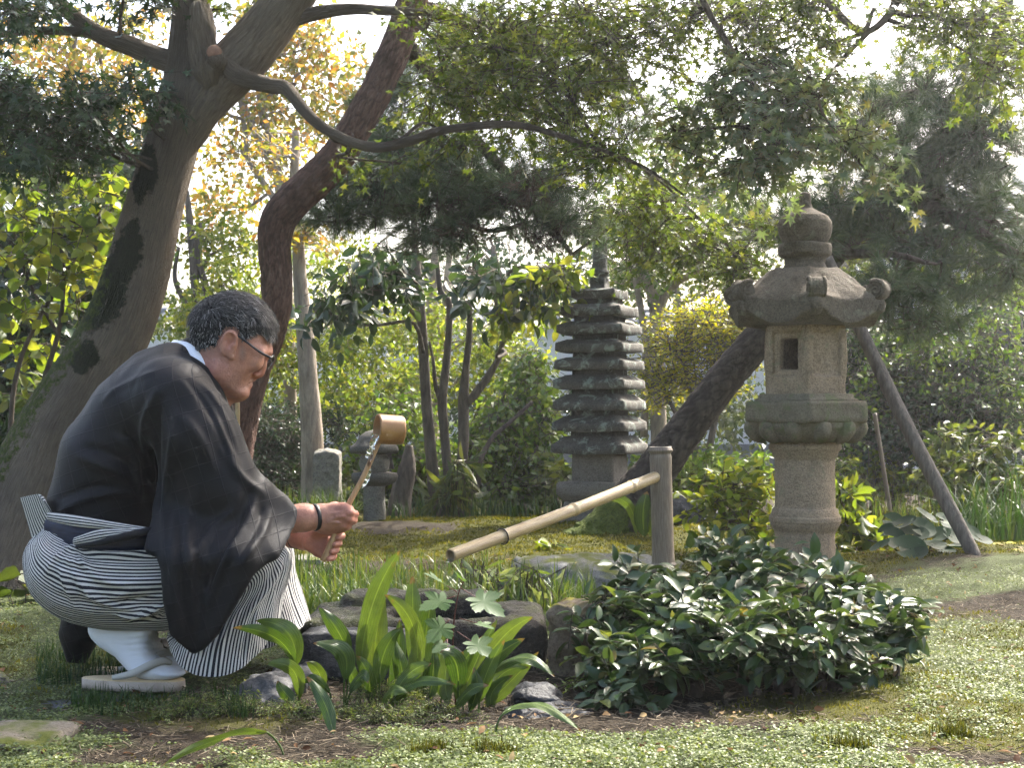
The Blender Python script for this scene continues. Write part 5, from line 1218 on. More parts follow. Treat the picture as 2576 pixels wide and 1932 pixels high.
# a far belt of trees closes the view below the sky
belt = [(-1500, 0), (-900, 1), (-300, 2), (300, 0), (760, 1), (1250, 2), (1700, 0), (2200, 1), (2750, 2), (3300, 0), (3900, 1)]
tops = (760, 700, 760, 660, 640, 560, 560, 520, 600, 700, 700)
fl_ = ['beyond the left edge', 'left of the maple', 'behind the maple trunk', 'behind the red pine', 'behind the multi-stemmed tree', 'behind the pagoda', 'behind the yellow bush', 'behind the lantern roof', 'at the right edge', 'beyond the right edge', 'far beyond the right edge']
for (x, k), tp, ds in zip(belt, tops, fl_):
    if x < -1000 or x > 3500: continue
    tree('far_tree', 'hazy green tree farthest back, ' + ds, [[(x, 1180, 16), (x + 20, 950, 13), (x - 10, tp + 60, 7)]], BK_GREY,
         [dict(blobs=[(x - 120, tp + 130, 14.5, 190, 110, 1.0, 70), (x + 130, tp + 160, 14.5, 190, 110, 1.0, 70), (x, tp + 20, 14.5, 150, 90, 1.0, 30), (x - 100, 1010, 14, 210, 100, 1.0, 80), (x + 130, 1030, 14, 210, 90, 1.0, 80)], shape=SH_OVAL1, mat=(LF_MID, LF_LIME, LF_DARK)[k], size=.10, per=11, twig=.4, flat=.4)], 14.5, group='trees farthest back')

# ================================================================== low plants
def rnd_in_view(n, y0, y1, pw=1.0, xm=.40, xr=None):
    y = y0 + (y1 - y0) * rng.random(n) ** pw
    x = (rng.random(n) * 2 - 1) * xm * y if xr is None else xr[0] + (xr[1] - xr[0]) * rng.random(n)
    return x, y
def ground_at(x, y):
    return gz(x, y) + .010 * fbm(np.stack([x * 9, y * 9, 0 * x], -1), 4, 5)
# ---- creeping cover of tiny round leaves
LF_COVER = leaf_mat('creeping_leaf', [(.055, .085, .022), (.10, .135, .042), (.15, .19, .07), (.22, .26, .115)], .35, .5, .3)
x, y = rnd_in_view(265000, 2.45, 5.3, 1.8); k = rng.random(len(x)) < m_cov(x, y) * .95; x, y = x[k], y[k]
cl = fbm(np.stack([x * 30, y * 30, 0 * x], -1), 2, 8); k = rng.random(len(x)) < .75 + .6 * cl; x, y, cl = x[k], y[k], cl[k]
pos = np.stack([x, y, ground_at(x, y) + .004 + rng.random(len(x)) * .009 + .006 * cl], -1)
d = rng.normal(size=pos.shape) * (1, 1, .25); nn = np.array((0, 0, 1.)) + rng.normal(size=pos.shape) * .38
SH_DISC = (np.array([(0, 0, 0), (.55, -.45, .05), (1, 0, 0), (.55, .45, .05)]), np.array([(0, 1, 2), (0, 2, 3)]))
V, T, r = leaves(pos, d, nn, rng.uniform(.0045, .0080, len(pos)), SH_DISC, np.clip(.5 + .5 * cl + rng.normal(size=len(pos)) * .22, 0, 1))
tag(obj('ground_cover', V, T, LF_COVER, base=(0, 0, 0), smooth=False, fattr={'rnd': r}, kind='stuff'), 'pale green creeping ground cover of tiny leaves', 'ground cover')
# ---- cushion moss
LF_MOSS = leaf_mat('moss_shoot', [(.028, .036, .006), (.065, .072, .012), (.125, .122, .020), (.21, .195, .034)], .4, .7, .1)
x, y = rnd_in_view(215000, 2.45, 9.3, .9); k = rng.random(len(x)) < m_moss(x, y); x, y = x[k], y[k]
w1, w2, wc = worley(np.stack([x * 11, y * 11, 0 * x], -1), 4)
pos = np.stack([x, y, ground_at(x, y) + .012 * (1 - w1)], -1)
h = rng.uniform(.006, .014, len(x)) * (1.25 - w1) * (1 + .10 * (y - 3).clip(0))
dr = nrm(np.stack([rng.normal(size=len(x)) * .45, rng.normal(size=len(x)) * .45, np.ones(len(x))], -1)); sv = nrm(np.cross(dr, rng.normal(size=dr.shape))) * (.0016 + .0006 * (y - 3).clip(0))[:, None]
V = np.stack([pos - sv, pos + sv, pos + dr * h[:, None]], 1).reshape(-1, 3)
tag(obj('moss', V, np.arange(len(V)).reshape(-1, 3), LF_MOSS, base=(0, 0, 0), smooth=False, fattr={'rnd': np.clip(.55 - .7 * w1 + wc * .5 + rng.normal(size=len(x)) * .15, 0, 1)}, kind='stuff'), 'yellow green cushion moss over the garden ground', 'moss')
# ---- fallen needles, twigs and leaf crumbs on the bare soil
m, nt = new_mat('litter'); finish(nt, ramp(nt, attr(nt, 'rnd'), [(0, (.04, .028, .018)), (.5, (.10, .075, .048)), (1, (.23, .185, .125))]), .85); MAT_LIT = m
x, y = rnd_in_view(22000, 2.5, 6.0, 1.3); k = rng.random(len(x)) < (1.05 - m_cov(x, y)) * (1 - .8 * m_moss(x, y)); x, y = x[k], y[k]
a = rng.random(len(x)) * 2 * PI; L = rng.uniform(.006, .035, len(x)); c = np.stack([x, y, ground_at(x, y) + .004 + rng.random(len(x)) * .006], -1)
dd = np.stack([np.cos(a), np.sin(a), rng.normal(size=len(x)) * .25], -1) * L[:, None]
V, Fq = sticks(c - dd / 2, c + dd / 2, .0011, .0008)
tag(obj('needle_litter', V, Fq, MAT_LIT, base=(0, 0, 0), smooth=False, fattr={'rnd': np.repeat(rng.random(len(x)), 3)}, kind='stuff'), 'brown fallen needles and twig bits on the soil', 'litter')
LF_DRY = leaf_mat('dry_leaf', [(.07, .035, .02), (.15, .08, .04), (.25, .16, .08), (.30, .24, .12)], .2, .8, .1, (1, 1, 1))
x, y = rnd_in_view(900, 2.5, 6.5, 1.1); pos = np.stack([x, y, ground_at(x, y) + .010], -1)
V, T, r = leaves(pos, rng.normal(size=pos.shape) * (1, 1, .3), np.array((0, 0, 1.)) + rng.normal(size=pos.shape) * .5, rng.uniform(.010, .028, len(x)), SH_OVAL)
tag(obj('fallen_leaves', V, T, LF_DRY, base=(0, 0, 0), smooth=False, fattr={'rnd': r}, kind='stuff'), 'small dry brown leaves scattered over the ground', 'leaves')
# ---- grass
LF_GRASS = leaf_mat('grass_blade', [(.030, .065, .012), (.055, .10, .016), (.09, .14, .022), (.15, .17, .045)], .4, .4, .45)
LF_GRASSD = leaf_mat('dark_grass_blade', [(.018, .045, .012), (.03, .07, .016), (.055, .095, .02)], .35, .45, .35)
def blades(pos, h, w_, lean=.5, seg=4, dirs=None):
    N = len(pos); a = rng.random(N) * 2 * PI
    hd = np.stack([np.cos(a), np.sin(a), 0 * a], -1) if dirs is None else dirs
    sd = np.stack([-hd[:, 1], hd[:, 0], 0 * a], -1); h = np.broadcast_to(h, (N,)); w_ = np.broadcast_to(w_, (N,))
    ln = np.abs(rng.normal(size=N)) * lean
    V = []
    for q in range(seg + 1):
        t = q / seg; wd = w_ * (1 - t ** 2.2) * .5 + .0002
        c = pos + hd * (ln * h * t ** 2)[:, None] + np.array((0, 0, 1.)) * (h * (t - .35 * ln * t ** 3))[:, None]
        V += [c - sd * wd[:, None], c + sd * wd[:, None]]
    V = np.stack(V, 1); f = np.array([(2 * q, 2 * q + 1, 2 * q + 3, 2 * q + 2) for q in range(seg)])
    Fq = (np.arange(N)[:, None, None] * (2 * seg + 2) + f).reshape(-1, 4)
    return V.reshape(-1, 3), Fq, np.repeat(rng.random(N), seg)
def grass(name, label, px, Y, n, h, w_, mt, lean=.5, zoff=0):
    y = rng.uniform(*Y, n); xx = rng.uniform(*px, n); x = (xx - CX) / F * y
    dn = fbm(np.stack([x * 6, y * 6, 0 * x], -1), 3, 21); k = rng.random(n) < .65 + dn; x, y = x[k], y[k]
    pos = np.stack([x, y, ground_at(x, y) + zoff], -1)
    V, Fq, r = blades(pos, rng.uniform(.5, 1.1, len(x)) * h, rng.uniform(.6, 1.2, len(x)) * w_, lean)
    tag(obj(name, V, Fq, mt, base=(x.mean(), y.mean(), 0), fattr={'rnd': r}, kind='stuff'), label, 'grass')
grass('grass', 'sunlit meadow grass growing behind the stone basin', (700, 1500), (4.25, 5.5), 3400, .14, .005, LF_GRASS)
grass('grass', 'taller sparse grass beside the low wet basin', (740, 1420), (4.1, 4.6), 900, .19, .006, LF_GRASS, .7)
grass('grass', 'short dark grass round the pale sandals', (180, 640), (3.02, 3.22), 1500, .045, .0022, LF_GRASSD, .5)
grass('grass', 'dark grass under the raised heel', (90, 330), (3.35, 3.75), 900, .06, .0025, LF_GRASSD, .6)
grass('grass', 'long bright grass arching at the right edge', (2380, 2700), (6.2, 7.4), 520, .40, .009, LF_GRASSD, .8)
grass('grass', 'thin upright stalks behind the round-leaved clump', (2090, 2560), (6.8, 7.8), 420, .26, .004, LF_GRASS, .3)
grass('grass', 'grass growing round the foot of the granite post', (640, 900), (7.6, 8.6), 700, .22, .007, LF_GRASS, .6)
grass('grass', 'sparse grass round the feet of the slender trunks', (980, 1420), (8.2, 9.2), 800, .16, .007, LF_GRASSD, .6)
# ---- bamboo grass
def sprig(name, label, blobs, size, per, twig, mt, shape, cat_, flat=.5, droop=.4, stem=.0022, stemmat=BK_TWIG, Yb=None, jit=.3):
    acc, sa, sb = [], [], []
    for b in blobs:
        pos, d, f, ta, tb = sprays(b, per, twig, flat, droop, jit=jit); acc.append(leaves(pos, d, f, size * rng.uniform(.7, 1.15, len(pos)), shape))
        gx_ = ta[:, 0] * .85 + P(b[0], 0, b[2])[0] * .15; gy_ = ta[:, 1] * .8 + b[2] * .2
        g_ = np.stack([gx_, gy_, gz(gx_, gy_) - .01], -1)
        mid = (g_ + ta) / 2 + rng.normal(size=ta.shape) * .01
        sa += [g_, mid, ta]; sb += [mid, ta, tb]
    V, T, r = leafjoin(acc); c = P(blobs[0][0], 0, blobs[0][2])
    rt = thing(name, label, cat_, (c[0], c[1], float(gz(c[0], c[1]))))
    obj('foliage', V, T, mt, rt, smooth=False, fattr={'rnd': r}, kind='stuff')
    V, Fq = sticks(np.concatenate(sa), np.concatenate(sb), stem, stem * .6); obj('stems', V, Fq, stemmat, rt, kind='stuff')
    return rt
LF_SASA = leaf_mat('bamboo_grass_leaf', [(.07, .11, .03), (.12, .17, .05), (.20, .24, .09), (.32, .36, .2)], .35, .25, .7)
sprig('bamboo_grass', 'arching bamboo grass with shining narrow leaves under the pipe', [(1330, 1470, 4.3, 70, 45, .15, 20), (1250, 1480, 4.35, 60, 40, .15, 12), (1200, 1460, 4.5, 90, 40, .15, 10)], .075, 7, .13, LF_SASA, SH_LANCE, 'bamboo grass', .5, .7)
sprig('bamboo_grass', 'dwarf bamboo sprouting between the slender trunks', [(1160, 1190, 8.3, 40, 60, .15, 14), (1130, 1240, 8.3, 60, 50, .15, 12)], .13, 6, .2, LF_MID, SH_LANCE, 'bamboo grass', .4, .4)
sprig('ground_plant', 'broad leaves sprouting beside the flat stones under the pipe', [(1390, 1382, 6.4, 40, 14, .1, 6)], .085, 4, .08, LF_LIME, SH_ROUND, 'plant', .7, .2)
sprig('seedling', 'small green plant at the left edge behind the striped hakama', [(45, 1455, 4.6, 35, 50, .1, 3)], .10, 3, .1, LF_MID, SH_ROUND, 'plant', .6, .1)
for lb, xs, yy, Yq, mt_, sz_ in (('low leafy undergrowth behind the pagoda base', (1330, 1400, 1470, 1560), 1215, 9.0, LF_MID, .06), ('low leafy undergrowth between leaning pine and lantern shaft', (1640, 1720, 1800, 1880), 1190, 9.0, LF_BR, .055), ('low leafy undergrowth right of the lantern shaft', (2110, 2180, 2260, 2330), 1200, 8.6, LF_LIME, .045), ('low leafy undergrowth below the hedge at the right edge', (2390, 2460, 2530, 2600), 1210, 8.4, LF_MID, .05), ('low leafy undergrowth behind the small stone lantern', (860, 920, 990, 1050), 1230, 9.4, LF_MID, .05)):
    sprig('undergrowth', lb, [(q + rng.normal() * 12, yy + rng.normal() * 14, Yq + rng.normal() * .2, 60, 62, .25, 46) for q in xs], sz_, 9, .18, mt_, SH_OVAL1, 'undergrowth', .55, .2)
LF_FERN = leaf_mat('clubmoss', [(.05, .08, .025), (.09, .13, .035), (.15, .19, .06), (.25, .25, .13)], .4, .5, .3)
cm = []
for (px, py, Y, rx, n) in ((620, 1775, 3.1, 60, 50), (740, 1790, 3.05, 80, 70), (860, 1800, 3.02, 90, 90), (980, 1800, 3.0, 90, 90), (1080, 1790, 3.05, 70, 60), (1160, 1810, 3.02, 60, 30), (520, 1770, 3.06, 60, 50), (440, 1790, 3.03, 60, 40), (600, 1725, 3.22, 40, 20), (960, 1745, 3.15, 120, 60)):
    cm.append((px, py, Y, rx, 16, .06, n))
sprig('clubmoss', 'low feathery clubmoss carpet under the broad upright leaves', cm, .011, 24, .055, LF_FERN, SH_LANCE1, 'clubmoss', .75, .1, .0008, jit=.15)
sprig('fern', 'small bright fern tucked beside the black wet stone', [(1440, 1720, 3.3, 40, 20, .05, 5), (1250, 1735, 3.3, 30, 20, .05, 4)], .02, 18, .12, LF_BR, SH_LANCE, 'fern', .7, .3, .001, jit=.1)
for (lb, px, py, Y) in (('brown tipped moss tuft nearest the middle of the lower edge', 1240, 1905, 2.68), ('brown tipped moss tuft left of the middle lower edge', 1080, 1905, 2.68), ('brown tipped moss tuft standing at the lower right', 2400, 1850, 2.86), ('small moss tuft at the lower edge below the shrub', 2130, 1890, 2.72)):
    n = 260; c = P(px, py, Y); x = c[0] + rng.normal(size=n) * .022; y = Y + rng.normal(size=n) * .015
    V, Fq, r = blades(np.stack([x, y, ground_at(x, y)], -1), rng.uniform(.014, .034, n), .0022, .4, 2)
    tag(obj('moss_tuft', V, Fq, LF_MOSS, fattr={'rnd': r * .6}, kind='stuff'), lb, 'moss')

# ---- cast iron plant (broad upright leaves)
LF_ASP = leaf_mat('aspidistra_leaf', [(.026, .058, .012), (.042, .082, .015), (.064, .11, .02), (.095, .135, .03)], .34, .32, .45, obj_rand=True, vein=26.0)
def blade_leaf(name, base, mid, tip, wpx, foot, parent, mt=LF_ASP, roll=0.0, wmax=.45, cup=.22, nseg=22, stem=.0022, wave=.0):
    """one broad leaf as its own mesh: base/mid/tip/foot = (px, py, Y)"""
    b, m_, t = (P(*q) for q in (base, mid, tip))
    q = np.linspace(0, 1, nseg); ctrl = 2 * m_ - (b + t) / 2
    c = ((1 - q) ** 2)[:, None] * b + (2 * q * (1 - q))[:, None] * ctrl + (q ** 2)[:, None] * t
    tg = nrm(np.gradient(c, axis=0)); view = nrm(c - np.array((0, 0, HC)))
    s0 = nrm(np.cross(tg, view)); n0 = np.cross(s0, tg)
    rl = roll + wave * np.sin(q * 5)
    s = s0 * np.cos(rl)[:, None] + n0 * np.sin(rl)[:, None]; n_ = np.cross(s, tg)
    W = wpx * mid[2] / F * .5 * (np.sin(PI * q ** (math.log(.5) / math.log(wmax))) ** .75) * (1 - .15 * q) + .0006
    us = np.linspace(-1, 1, 9); rows = []
    for u in us: rows.append(c + s * (W * u)[:, None] + n_ * (W * cup * (abs(u) ** 1.3) + .002 * np.sin(q * 14 + u * 3) * abs(u))[:, None])
    V = np.stack(rows, 1).reshape(-1, 3); k = len(us)
    i, j = np.meshgrid(np.arange(nseg - 1), np.arange(k - 1), indexing='ij')
    Q = np.stack([i * k + j, i * k + j + 1, (i + 1) * k + j + 1, (i + 1) * k + j], -1).reshape(-1, 4)
    luv = np.stack([np.repeat(q, k), np.tile(us, nseg), np.zeros(nseg * k)], -1)
    f = P(*foot); f[2] = gz(f[0], f[1]) - .01
    SVt, SQ = tube([f, (f + b) / 2 + (b - m_) * .08, b, c[3]], [stem, stem, stem, stem * .5], 10, 6)
    V = np.vstack([V, SVt]); Q = np.vstack([Q, SQ + nseg * k]); luv = np.vstack([luv, np.zeros((len(SVt), 3)) + (0, .5, 0)])
    return obj(name, V, Q, mt, parent, attr={'luv': luv})
AY = 3.14
def clump(label, foot0, lst):
    f = P(foot0[0], 1800, AY); rt = thing('aspidistra_plant', label, 'plant', (f[0], AY, float(gz(f[0], AY))))
    for (b, m_, t, w_, ft, dy, roll) in lst:
        blade_leaf('leaf', (*b, AY + dy[0]), (*m_, AY + dy[1]), (*t, AY + dy[2]), w_, (ft, 1790, AY + dy[0]), rt, roll=roll, wave=.25)
    return rt
clump('broad-leaved clump of striped green leaves in front of the hakama', (745, 1790), [
    ((741, 1672), (690, 1604), (586, 1580), 44, 752, (0, -.04, -.05), .5), ((746, 1676), (722, 1590), (644, 1563), 56, 754, (.02, 0, .02), -.2),
    ((752, 1760), (735, 1685), (668, 1672), 42, 750, (0, -.03, -.05), .2), ((747, 1772), (718, 1745), (697, 1714), 34, 748, (-.02, -.02, -.02), .0),
    ((838, 1850), (815, 1768), (772, 1704), 38, 842, (-.30, -.25, -.20), .1), ((812, 1738), (800, 1690), (770, 1668), 34, 812, (.03, .02, 0), .3), ((830, 1745), (790, 1710), (760, 1722), 28, 828, (.02, 0, 0), -.3)])
clump('tall clump of broad upright green leaves before the basin, middle of the row', (900, 1790), [
    ((905, 1690), (938, 1520), (1006, 1386), 58, 902, (.02, 0, -.02), .15), ((942, 1700), (948, 1590), (967, 1497), 58, 945, (.05, .05, .05), -.1),
    ((877, 1655), (848, 1585), (801, 1530), 46, 866, (0, -.02, -.02), .1), ((866, 1712), (862, 1640), (788, 1620), 52, 864, (-.03, -.04, -.06), -.3),
    ((955, 1722), (968, 1640), (1010, 1579), 50, 952, (-.01, -.02, -.02), -.2), ((1041, 1690), (1039, 1550), (1037, 1450), 52, 1042, (.06, .07, .08), .1),
    ((1049, 1700), (1036, 1570), (967, 1497), 48, 1050, (.01, 0, -.03), .35), ((1066, 1690), (1074, 1580), (1092, 1494), 52, 1068, (.03, .04, .04), -.25),
    ((905, 1740), (882, 1690), (870, 1625), 34, 905, (.05, .05, .06), .2), ((985, 1760), (1000, 1660), (1005, 1560), 46, 986, (.08, .09, .10), .15), ((1015, 1765), (1010, 1680), (985, 1600), 44, 1014, (.06, .07, .08), -.2), ((930, 1770), (925, 1700), (895, 1650), 42, 930, (.0, -.01, -.02), .2), ((1000, 1780), (1020, 1720), (1065, 1690), 40, 1000, (-.02, -.03, -.04), .2), ((965, 1785), (985, 1740), (1030, 1745), 34, 966, (-.06, -.08, -.09), .6), ((900, 1745), (926, 1690), (905, 1640), 36, 900, (.05, .06, .06), -.3), ((880, 1745), (910, 1700), (925, 1720), 36, 870, (-.03, -.04, -.05), .5),
    ((1060, 1760), (1045, 1690), (1050, 1600), 44, 1060, (.03, .04, .05), .2), ((1075, 1770), (1090, 1690), (1085, 1600), 42, 1076, (.05, .06, .07), -.3),
    ((674, 1845), (560, 1858), (402, 1930), 38, 716, (-.42, -.52, -.64), .9), ((992, 1752), (1030, 1695), (1086, 1670), 44, 994, (-.03, -.04, -.05), .3), ((988, 1766), (1052, 1716), (1146, 1724), 36, 985, (-.06, -.08, -.10), .7)])
clump('clump of broad leaves fanning right beside the glossy shrub', (1200, 1790), [
    ((1189, 1738), (1240, 1660), (1320, 1607), 44, 1187, (0, -.02, -.04), .2), ((1193, 1724), (1258, 1612), (1341, 1552), 50, 1195, (.03, .02, 0), -.2),
    ((1215, 1715), (1310, 1655), (1394, 1704), 44, 1210, (.02, 0, -.02), .8), ((1152, 1740), (1145, 1665), (1107, 1642), 56, 1155, (-.02, -.04, -.06), -.1),
    ((1170, 1735), (1200, 1660), (1250, 1560), 42, 1172, (.05, .06, .07), .1), ((1205, 1770), (1226, 1690), (1270, 1610), 40, 1206, (-.03, -.04, -.05), .2), ((1165, 1780), (1150, 1700), (1165, 1640), 42, 1166, (.02, .03, .04), .3),
    ((1130, 1775), (1120, 1700), (1140, 1640), 40, 1130, (.03, .04, .05), -.2), ((1230, 1775), (1260, 1700), (1330, 1680), 40, 1225, (.05, .05, .05), .3), ((1240, 1790), (1240, 1740), (1290, 1700), 34, 1238, (.04, .04, .04), .1),
    ((1261, 1802), (1350, 1772), (1462, 1842), 40, 1250, (-.26, -.24, -.31), .95), ((1180, 1790), (1200, 1730), (1190, 1680), 36, 1182, (-.04, -.05, -.05), -.4),
    ((1110, 1760), (1150, 1690), (1215, 1600), 46, 1112, (.06, .07, .08), .1), ((1125, 1765), (1105, 1680), (1120, 1590), 44, 1126, (.08, .09, .10), -.1), ((1215, 1780), (1280, 1720), (1355, 1640), 40, 1216, (.06, .06, .06), .2), ((1145, 1790), (1180, 1740), (1230, 1725), 34, 1146, (-.05, -.07, -.08), .5)])
aspl = thing('aspidistra_plant', 'two broad leaves standing at the leaning pine foot', 'plant', (P(1615, 0, 6.9)[0], 6.9, 0))
for (b, m_, t, w_) in (((1622, 1350), (1618, 1290), (1628, 1236), 50), ((1600, 1345), (1575, 1265), (1505, 1262), 26), ((1635, 1350), (1645, 1300), (1640, 1256), 36)):
    blade_leaf('leaf', (*b, 6.9), (*m_, 6.85), (*t, 6.85), w_, (b[0], 1380, 6.9), aspl, LF_ASP)

# ---- seedling with lobed leaves
LF_VINE = leaf_mat('lobed_leaf', [(.055, .11, .035), (.075, .14, .045), (.10, .17, .06)], .4, .5, .3, obj_rand=True)
sd = thing('lobed_seedling', 'slender seedling with toothed lobed pale green leaves over the basin', 'plant', (P(1120, 0, 3.2)[0], 3.2, 0))
def lobed(serr=2):
    pts = []; angs = (-2.1, -1.05, 0, 1.05, 2.1); ln = (.45, .72, 1.0, .72, .45)
    for k in range(5):
        for da, l in ((-.50, .58), (-.38, .72), (-.34, .66), (-.20, .88), (-.16, .82), (0, 1.0), (.16, .82), (.20, .88), (.34, .66), (.38, .72), (.50, .58)):
            pts.append((math.cos(angs[k] + da) * ln[k] * l * .62 + .3, math.sin(angs[k] + da) * ln[k] * l * .62))
    pts.append((.22, 0)); V, T = fan(pts, .25); V[:, 2] += .05 * np.sin(V[:, 0] * 9) * np.abs(V[:, 1]); return V, T
lv, lt = lobed(); lme = mesh('leaf', lv, lt, smooth=False); lme.materials.append(LF_VINE)
st_ = [P(1148, 1800, 3.2), P(1142, 1700, 3.18), P(1140, 1590, 3.17), P(1152, 1500, 3.17), P(1168, 1460, 3.17)]
V, Fq = tube(st_, [.0022, .002, .0018, .0014, .001], 30, 6)
m, nt = new_mat('red_stem'); finish(nt, (.10, .03, .02), .5); MAT_RSTEM = m
obj('stem', V, Fq, MAT_RSTEM, sd)
for (nx_, ny_, tx, ty, sz_, tl) in ((1150, 1490, 1072, 1442, 70, .7), (1160, 1480, 1265, 1545, 112, .5), (1145, 1500, 1060, 1530, 98, .55), (1130, 1560, 1078, 1612, 92, .3), (1155, 1556, 1240, 1580, 62, .9), (1150, 1590, 1240, 1650, 92, .5), (1125, 1610, 1128, 1665, 60, .2), (1165, 1470, 1150, 1440, 50, .4), (1135, 1600, 1090, 1640, 56, .3)):
    a, b = P(nx_, ny_, 3.15), P(tx, ty, 3.10); d = nrm(b - a); n_ = nrm(np.array((.1, -1 + tl, tl + .3))); s = nrm(np.cross(n_, d)); u = np.cross(d, s); sc = sz_ * 1.25 * 3.12 / F
    M = np.eye(4); M[:3, 0] = d * sc; M[:3, 1] = s * sc; M[:3, 2] = u * sc; M[:3, 3] = b - d * sc * .85
    lo_ = place('leaf', lme, M, sd)
    V, Fq = tube([a, (a + b - d * sc * .6) / 2, b - d * sc * .62], [.0012, .001, .0008], 8, 5); obj('leaf_stalk', V, Fq, MAT_RSTEM, sd)

# ---- round-leaved clump (leopard plant)
LF_FARF = leaf_mat('round_leaf', [(.014, .038, .020), (.022, .052, .026), (.036, .072, .034)], .3, .6, .15, obj_rand=True)
fa = thing('leopard_plant', 'clump of dark round glossy leaves before the prop pole', 'plant', (P(2320, 0, 5.9)[0], 5.9, float(gz(1.6, 5.9))))
nA, nR = 20, 5; fv = [(0, 0, 0)]; luvs = [(0, 0, 0)]; ft = []
for r_ in range(1, nR + 1):
    for a in range(nA + 1):
        th = -PI * .90 + 1.80 * PI * a / nA; rr = r_ / nR; fv.append((math.cos(th) * rr * .95, math.sin(th) * rr * 1.05, .16 * rr ** 2 + .015 * math.sin(th * 5) * rr ** 2)); luvs.append((rr, math.sin(th * 2), 0))
for a in range(nA): ft.append((0, 1 + a, 2 + a))
for r_ in range(nR - 1):
    for a in range(nA):
        p0 = 1 + r_ * (nA + 1) + a; p1 = p0 + nA + 1; ft += [(p0, p1, p1 + 1), (p0, p1 + 1, p0 + 1)]
fme = mesh('leaf', np.array(fv), np.array(ft), attr={'luv': np.array(luvs)}); fme.materials.append(LF_FARF)
r7 = np.random.default_rng(5)
spots = [(2230, 1335, 30), (2275, 1318, 44), (2330, 1300, 40), (2400, 1320, 46), (2250, 1350, 36), (2300, 1345, 48), (2355, 1350, 50), (2290, 1382, 56), (2345, 1372, 46), (2420, 1378, 52), (2395, 1352, 40), (2370, 1385, 44), (2215, 1375, 34), (2440, 1340, 34), (2320, 1330, 44), (2260, 1375, 40), (2380, 1310, 36), (2470, 1360, 34), (2245, 1310, 34), (2310, 1395, 36)]
for q, (x_, y_, s_) in enumerate(spots):
    Yq = 5.95 - (y_ - 1300) * .0035 + r7.uniform(-.05, .05); c = P(x_, y_, Yq)
    n_ = nrm(np.array((r7.normal() * .35 + (x_ - 2330) * .003, -.42 + r7.normal() * .3, 1.0))); d = nrm(np.cross((0, 1., 0) + r7.normal(size=3) * .4, n_)); s = np.cross(n_, d); sc = s_ * Yq / F * .80
    M = np.eye(4); M[:3, 0] = d * sc; M[:3, 1] = s * sc; M[:3, 2] = n_ * sc; M[:3, 3] = c; place('leaf', fme, M, fa)
    g = np.array((P(2330 + (x_ - 2330) * .55, 0, 5.95)[0], 5.95, 0)); g[2] = gz(g[0], g[1]) - .01
    V, Fq = tube([g, (g + c) / 2 + (0, 0, .02), c], [.0035, .003, .0025], 8, 6); obj('stalk', V, Fq, LF_FARF, fa, attr={'luv': np.zeros((len(V), 3))})

# ---- glossy camellia shrub in the foreground
LF_CAM = leaf_mat('camellia_leaf', [(.020, .046, .016), (.034, .066, .022), (.052, .088, .028), (.078, .115, .038)], .24, .34, .5)
LF_CAMP = leaf_mat('camellia_leaf_near', [(.020, .046, .016), (.034, .066, .022), (.052, .088, .028), (.085, .12, .038)], .24, .34, .5, obj_rand=True)
LF_CAMN = leaf_mat('camellia_new_leaf', [(.09, .13, .03), (.13, .15, .04), (.15, .11, .045)], .4, .3, .6)
cam_b = P(1880, 1800, 3.35); sh = thing('camellia_shrub', 'low spreading glossy dark green shrub in the right foreground', 'shrub', (cam_b[0], 3.35, float(gz(cam_b[0], 3.35))))
blobs = [(1650, 1540, 3.5, 140, 70, .16, 52), (1600, 1455, 3.6, 80, 32, .12, 16), (1800, 1500, 3.6, 160, 76, .18, 62), (1880, 1415, 3.75, 120, 40, .14, 34), (1840, 1385, 3.8, 60, 16, .1, 8), (2080, 1440, 3.7, 60, 26, .1, 10), (1530, 1520, 3.5, 60, 40, .1, 10), (2000, 1500, 3.6, 160, 76, .18, 60), (2130, 1510, 3.6, 120, 64, .16, 38), (2190, 1590, 3.5, 100, 64, .14, 30), (2270, 1600, 3.5, 50, 45, .1, 12),
         (1570, 1640, 3.35, 100, 64, .12, 34), (1515, 1720, 3.2, 60, 50, .08, 18), (1690, 1650, 3.25, 130, 66, .12, 46), (1850, 1620, 3.25, 140, 66, .12, 52), (2010, 1630, 3.25, 120, 64, .12, 40), (2130, 1670, 3.3, 80, 40, .1, 14), (1760, 1580, 3.35, 200, 70, .14, 60), (2050, 1580, 3.35, 170, 70, .14, 50), (2290, 1540, 3.55, 60, 40, .1, 8), (1470, 1570, 3.45, 60, 30, .08, 8), (1560, 1780, 3.18, 90, 22, .06, 12)]
cp, cd, cf, ta, tb = (np.concatenate(z) for z in zip(*[sprays(b, 8, .085, .55, .0, .8, .25) for b in blobs]))
cf = cf * .55 + np.array((.08, -.30, .85)); cd = nrm(cd) * (1, 1, .55) + (0, 0, .02); sz_ = .050 * rng.uniform(.55, 1.25, len(cp))
SH_CAM = oval_shape(.23, 3, .45)
newl = rng.random(len(cp)) < .06
order = np.argsort(cp[:, 1] - .25 * cp[:, 2]); near_ = np.zeros(len(cp), bool); near_[order[:330]] = True; near_ &= ~newl
cme = mesh('leaf', *SH_CAM, smooth=True); cme.materials.append(LF_CAMP)
D = nrm(cd); S_ = nrm(np.cross(cf, D)); U = np.cross(D, S_)
for q in np.nonzero(near_)[0][:300]:
    M = np.eye(4); M[:3, 0] = D[q] * sz_[q]; M[:3, 1] = S_[q] * sz_[q]; M[:3, 2] = U[q] * sz_[q]; M[:3, 3] = cp[q]; place('leaf', cme, M, sh)
near_[np.nonzero(near_)[0][300:]] = False
k = ~near_ & ~newl; V, T, r = leaves(cp[k], cd[k], cf[k], sz_[k], SH_CAM); obj('foliage', V, T, LF_CAM, sh, fattr={'rnd': r}, kind='stuff')
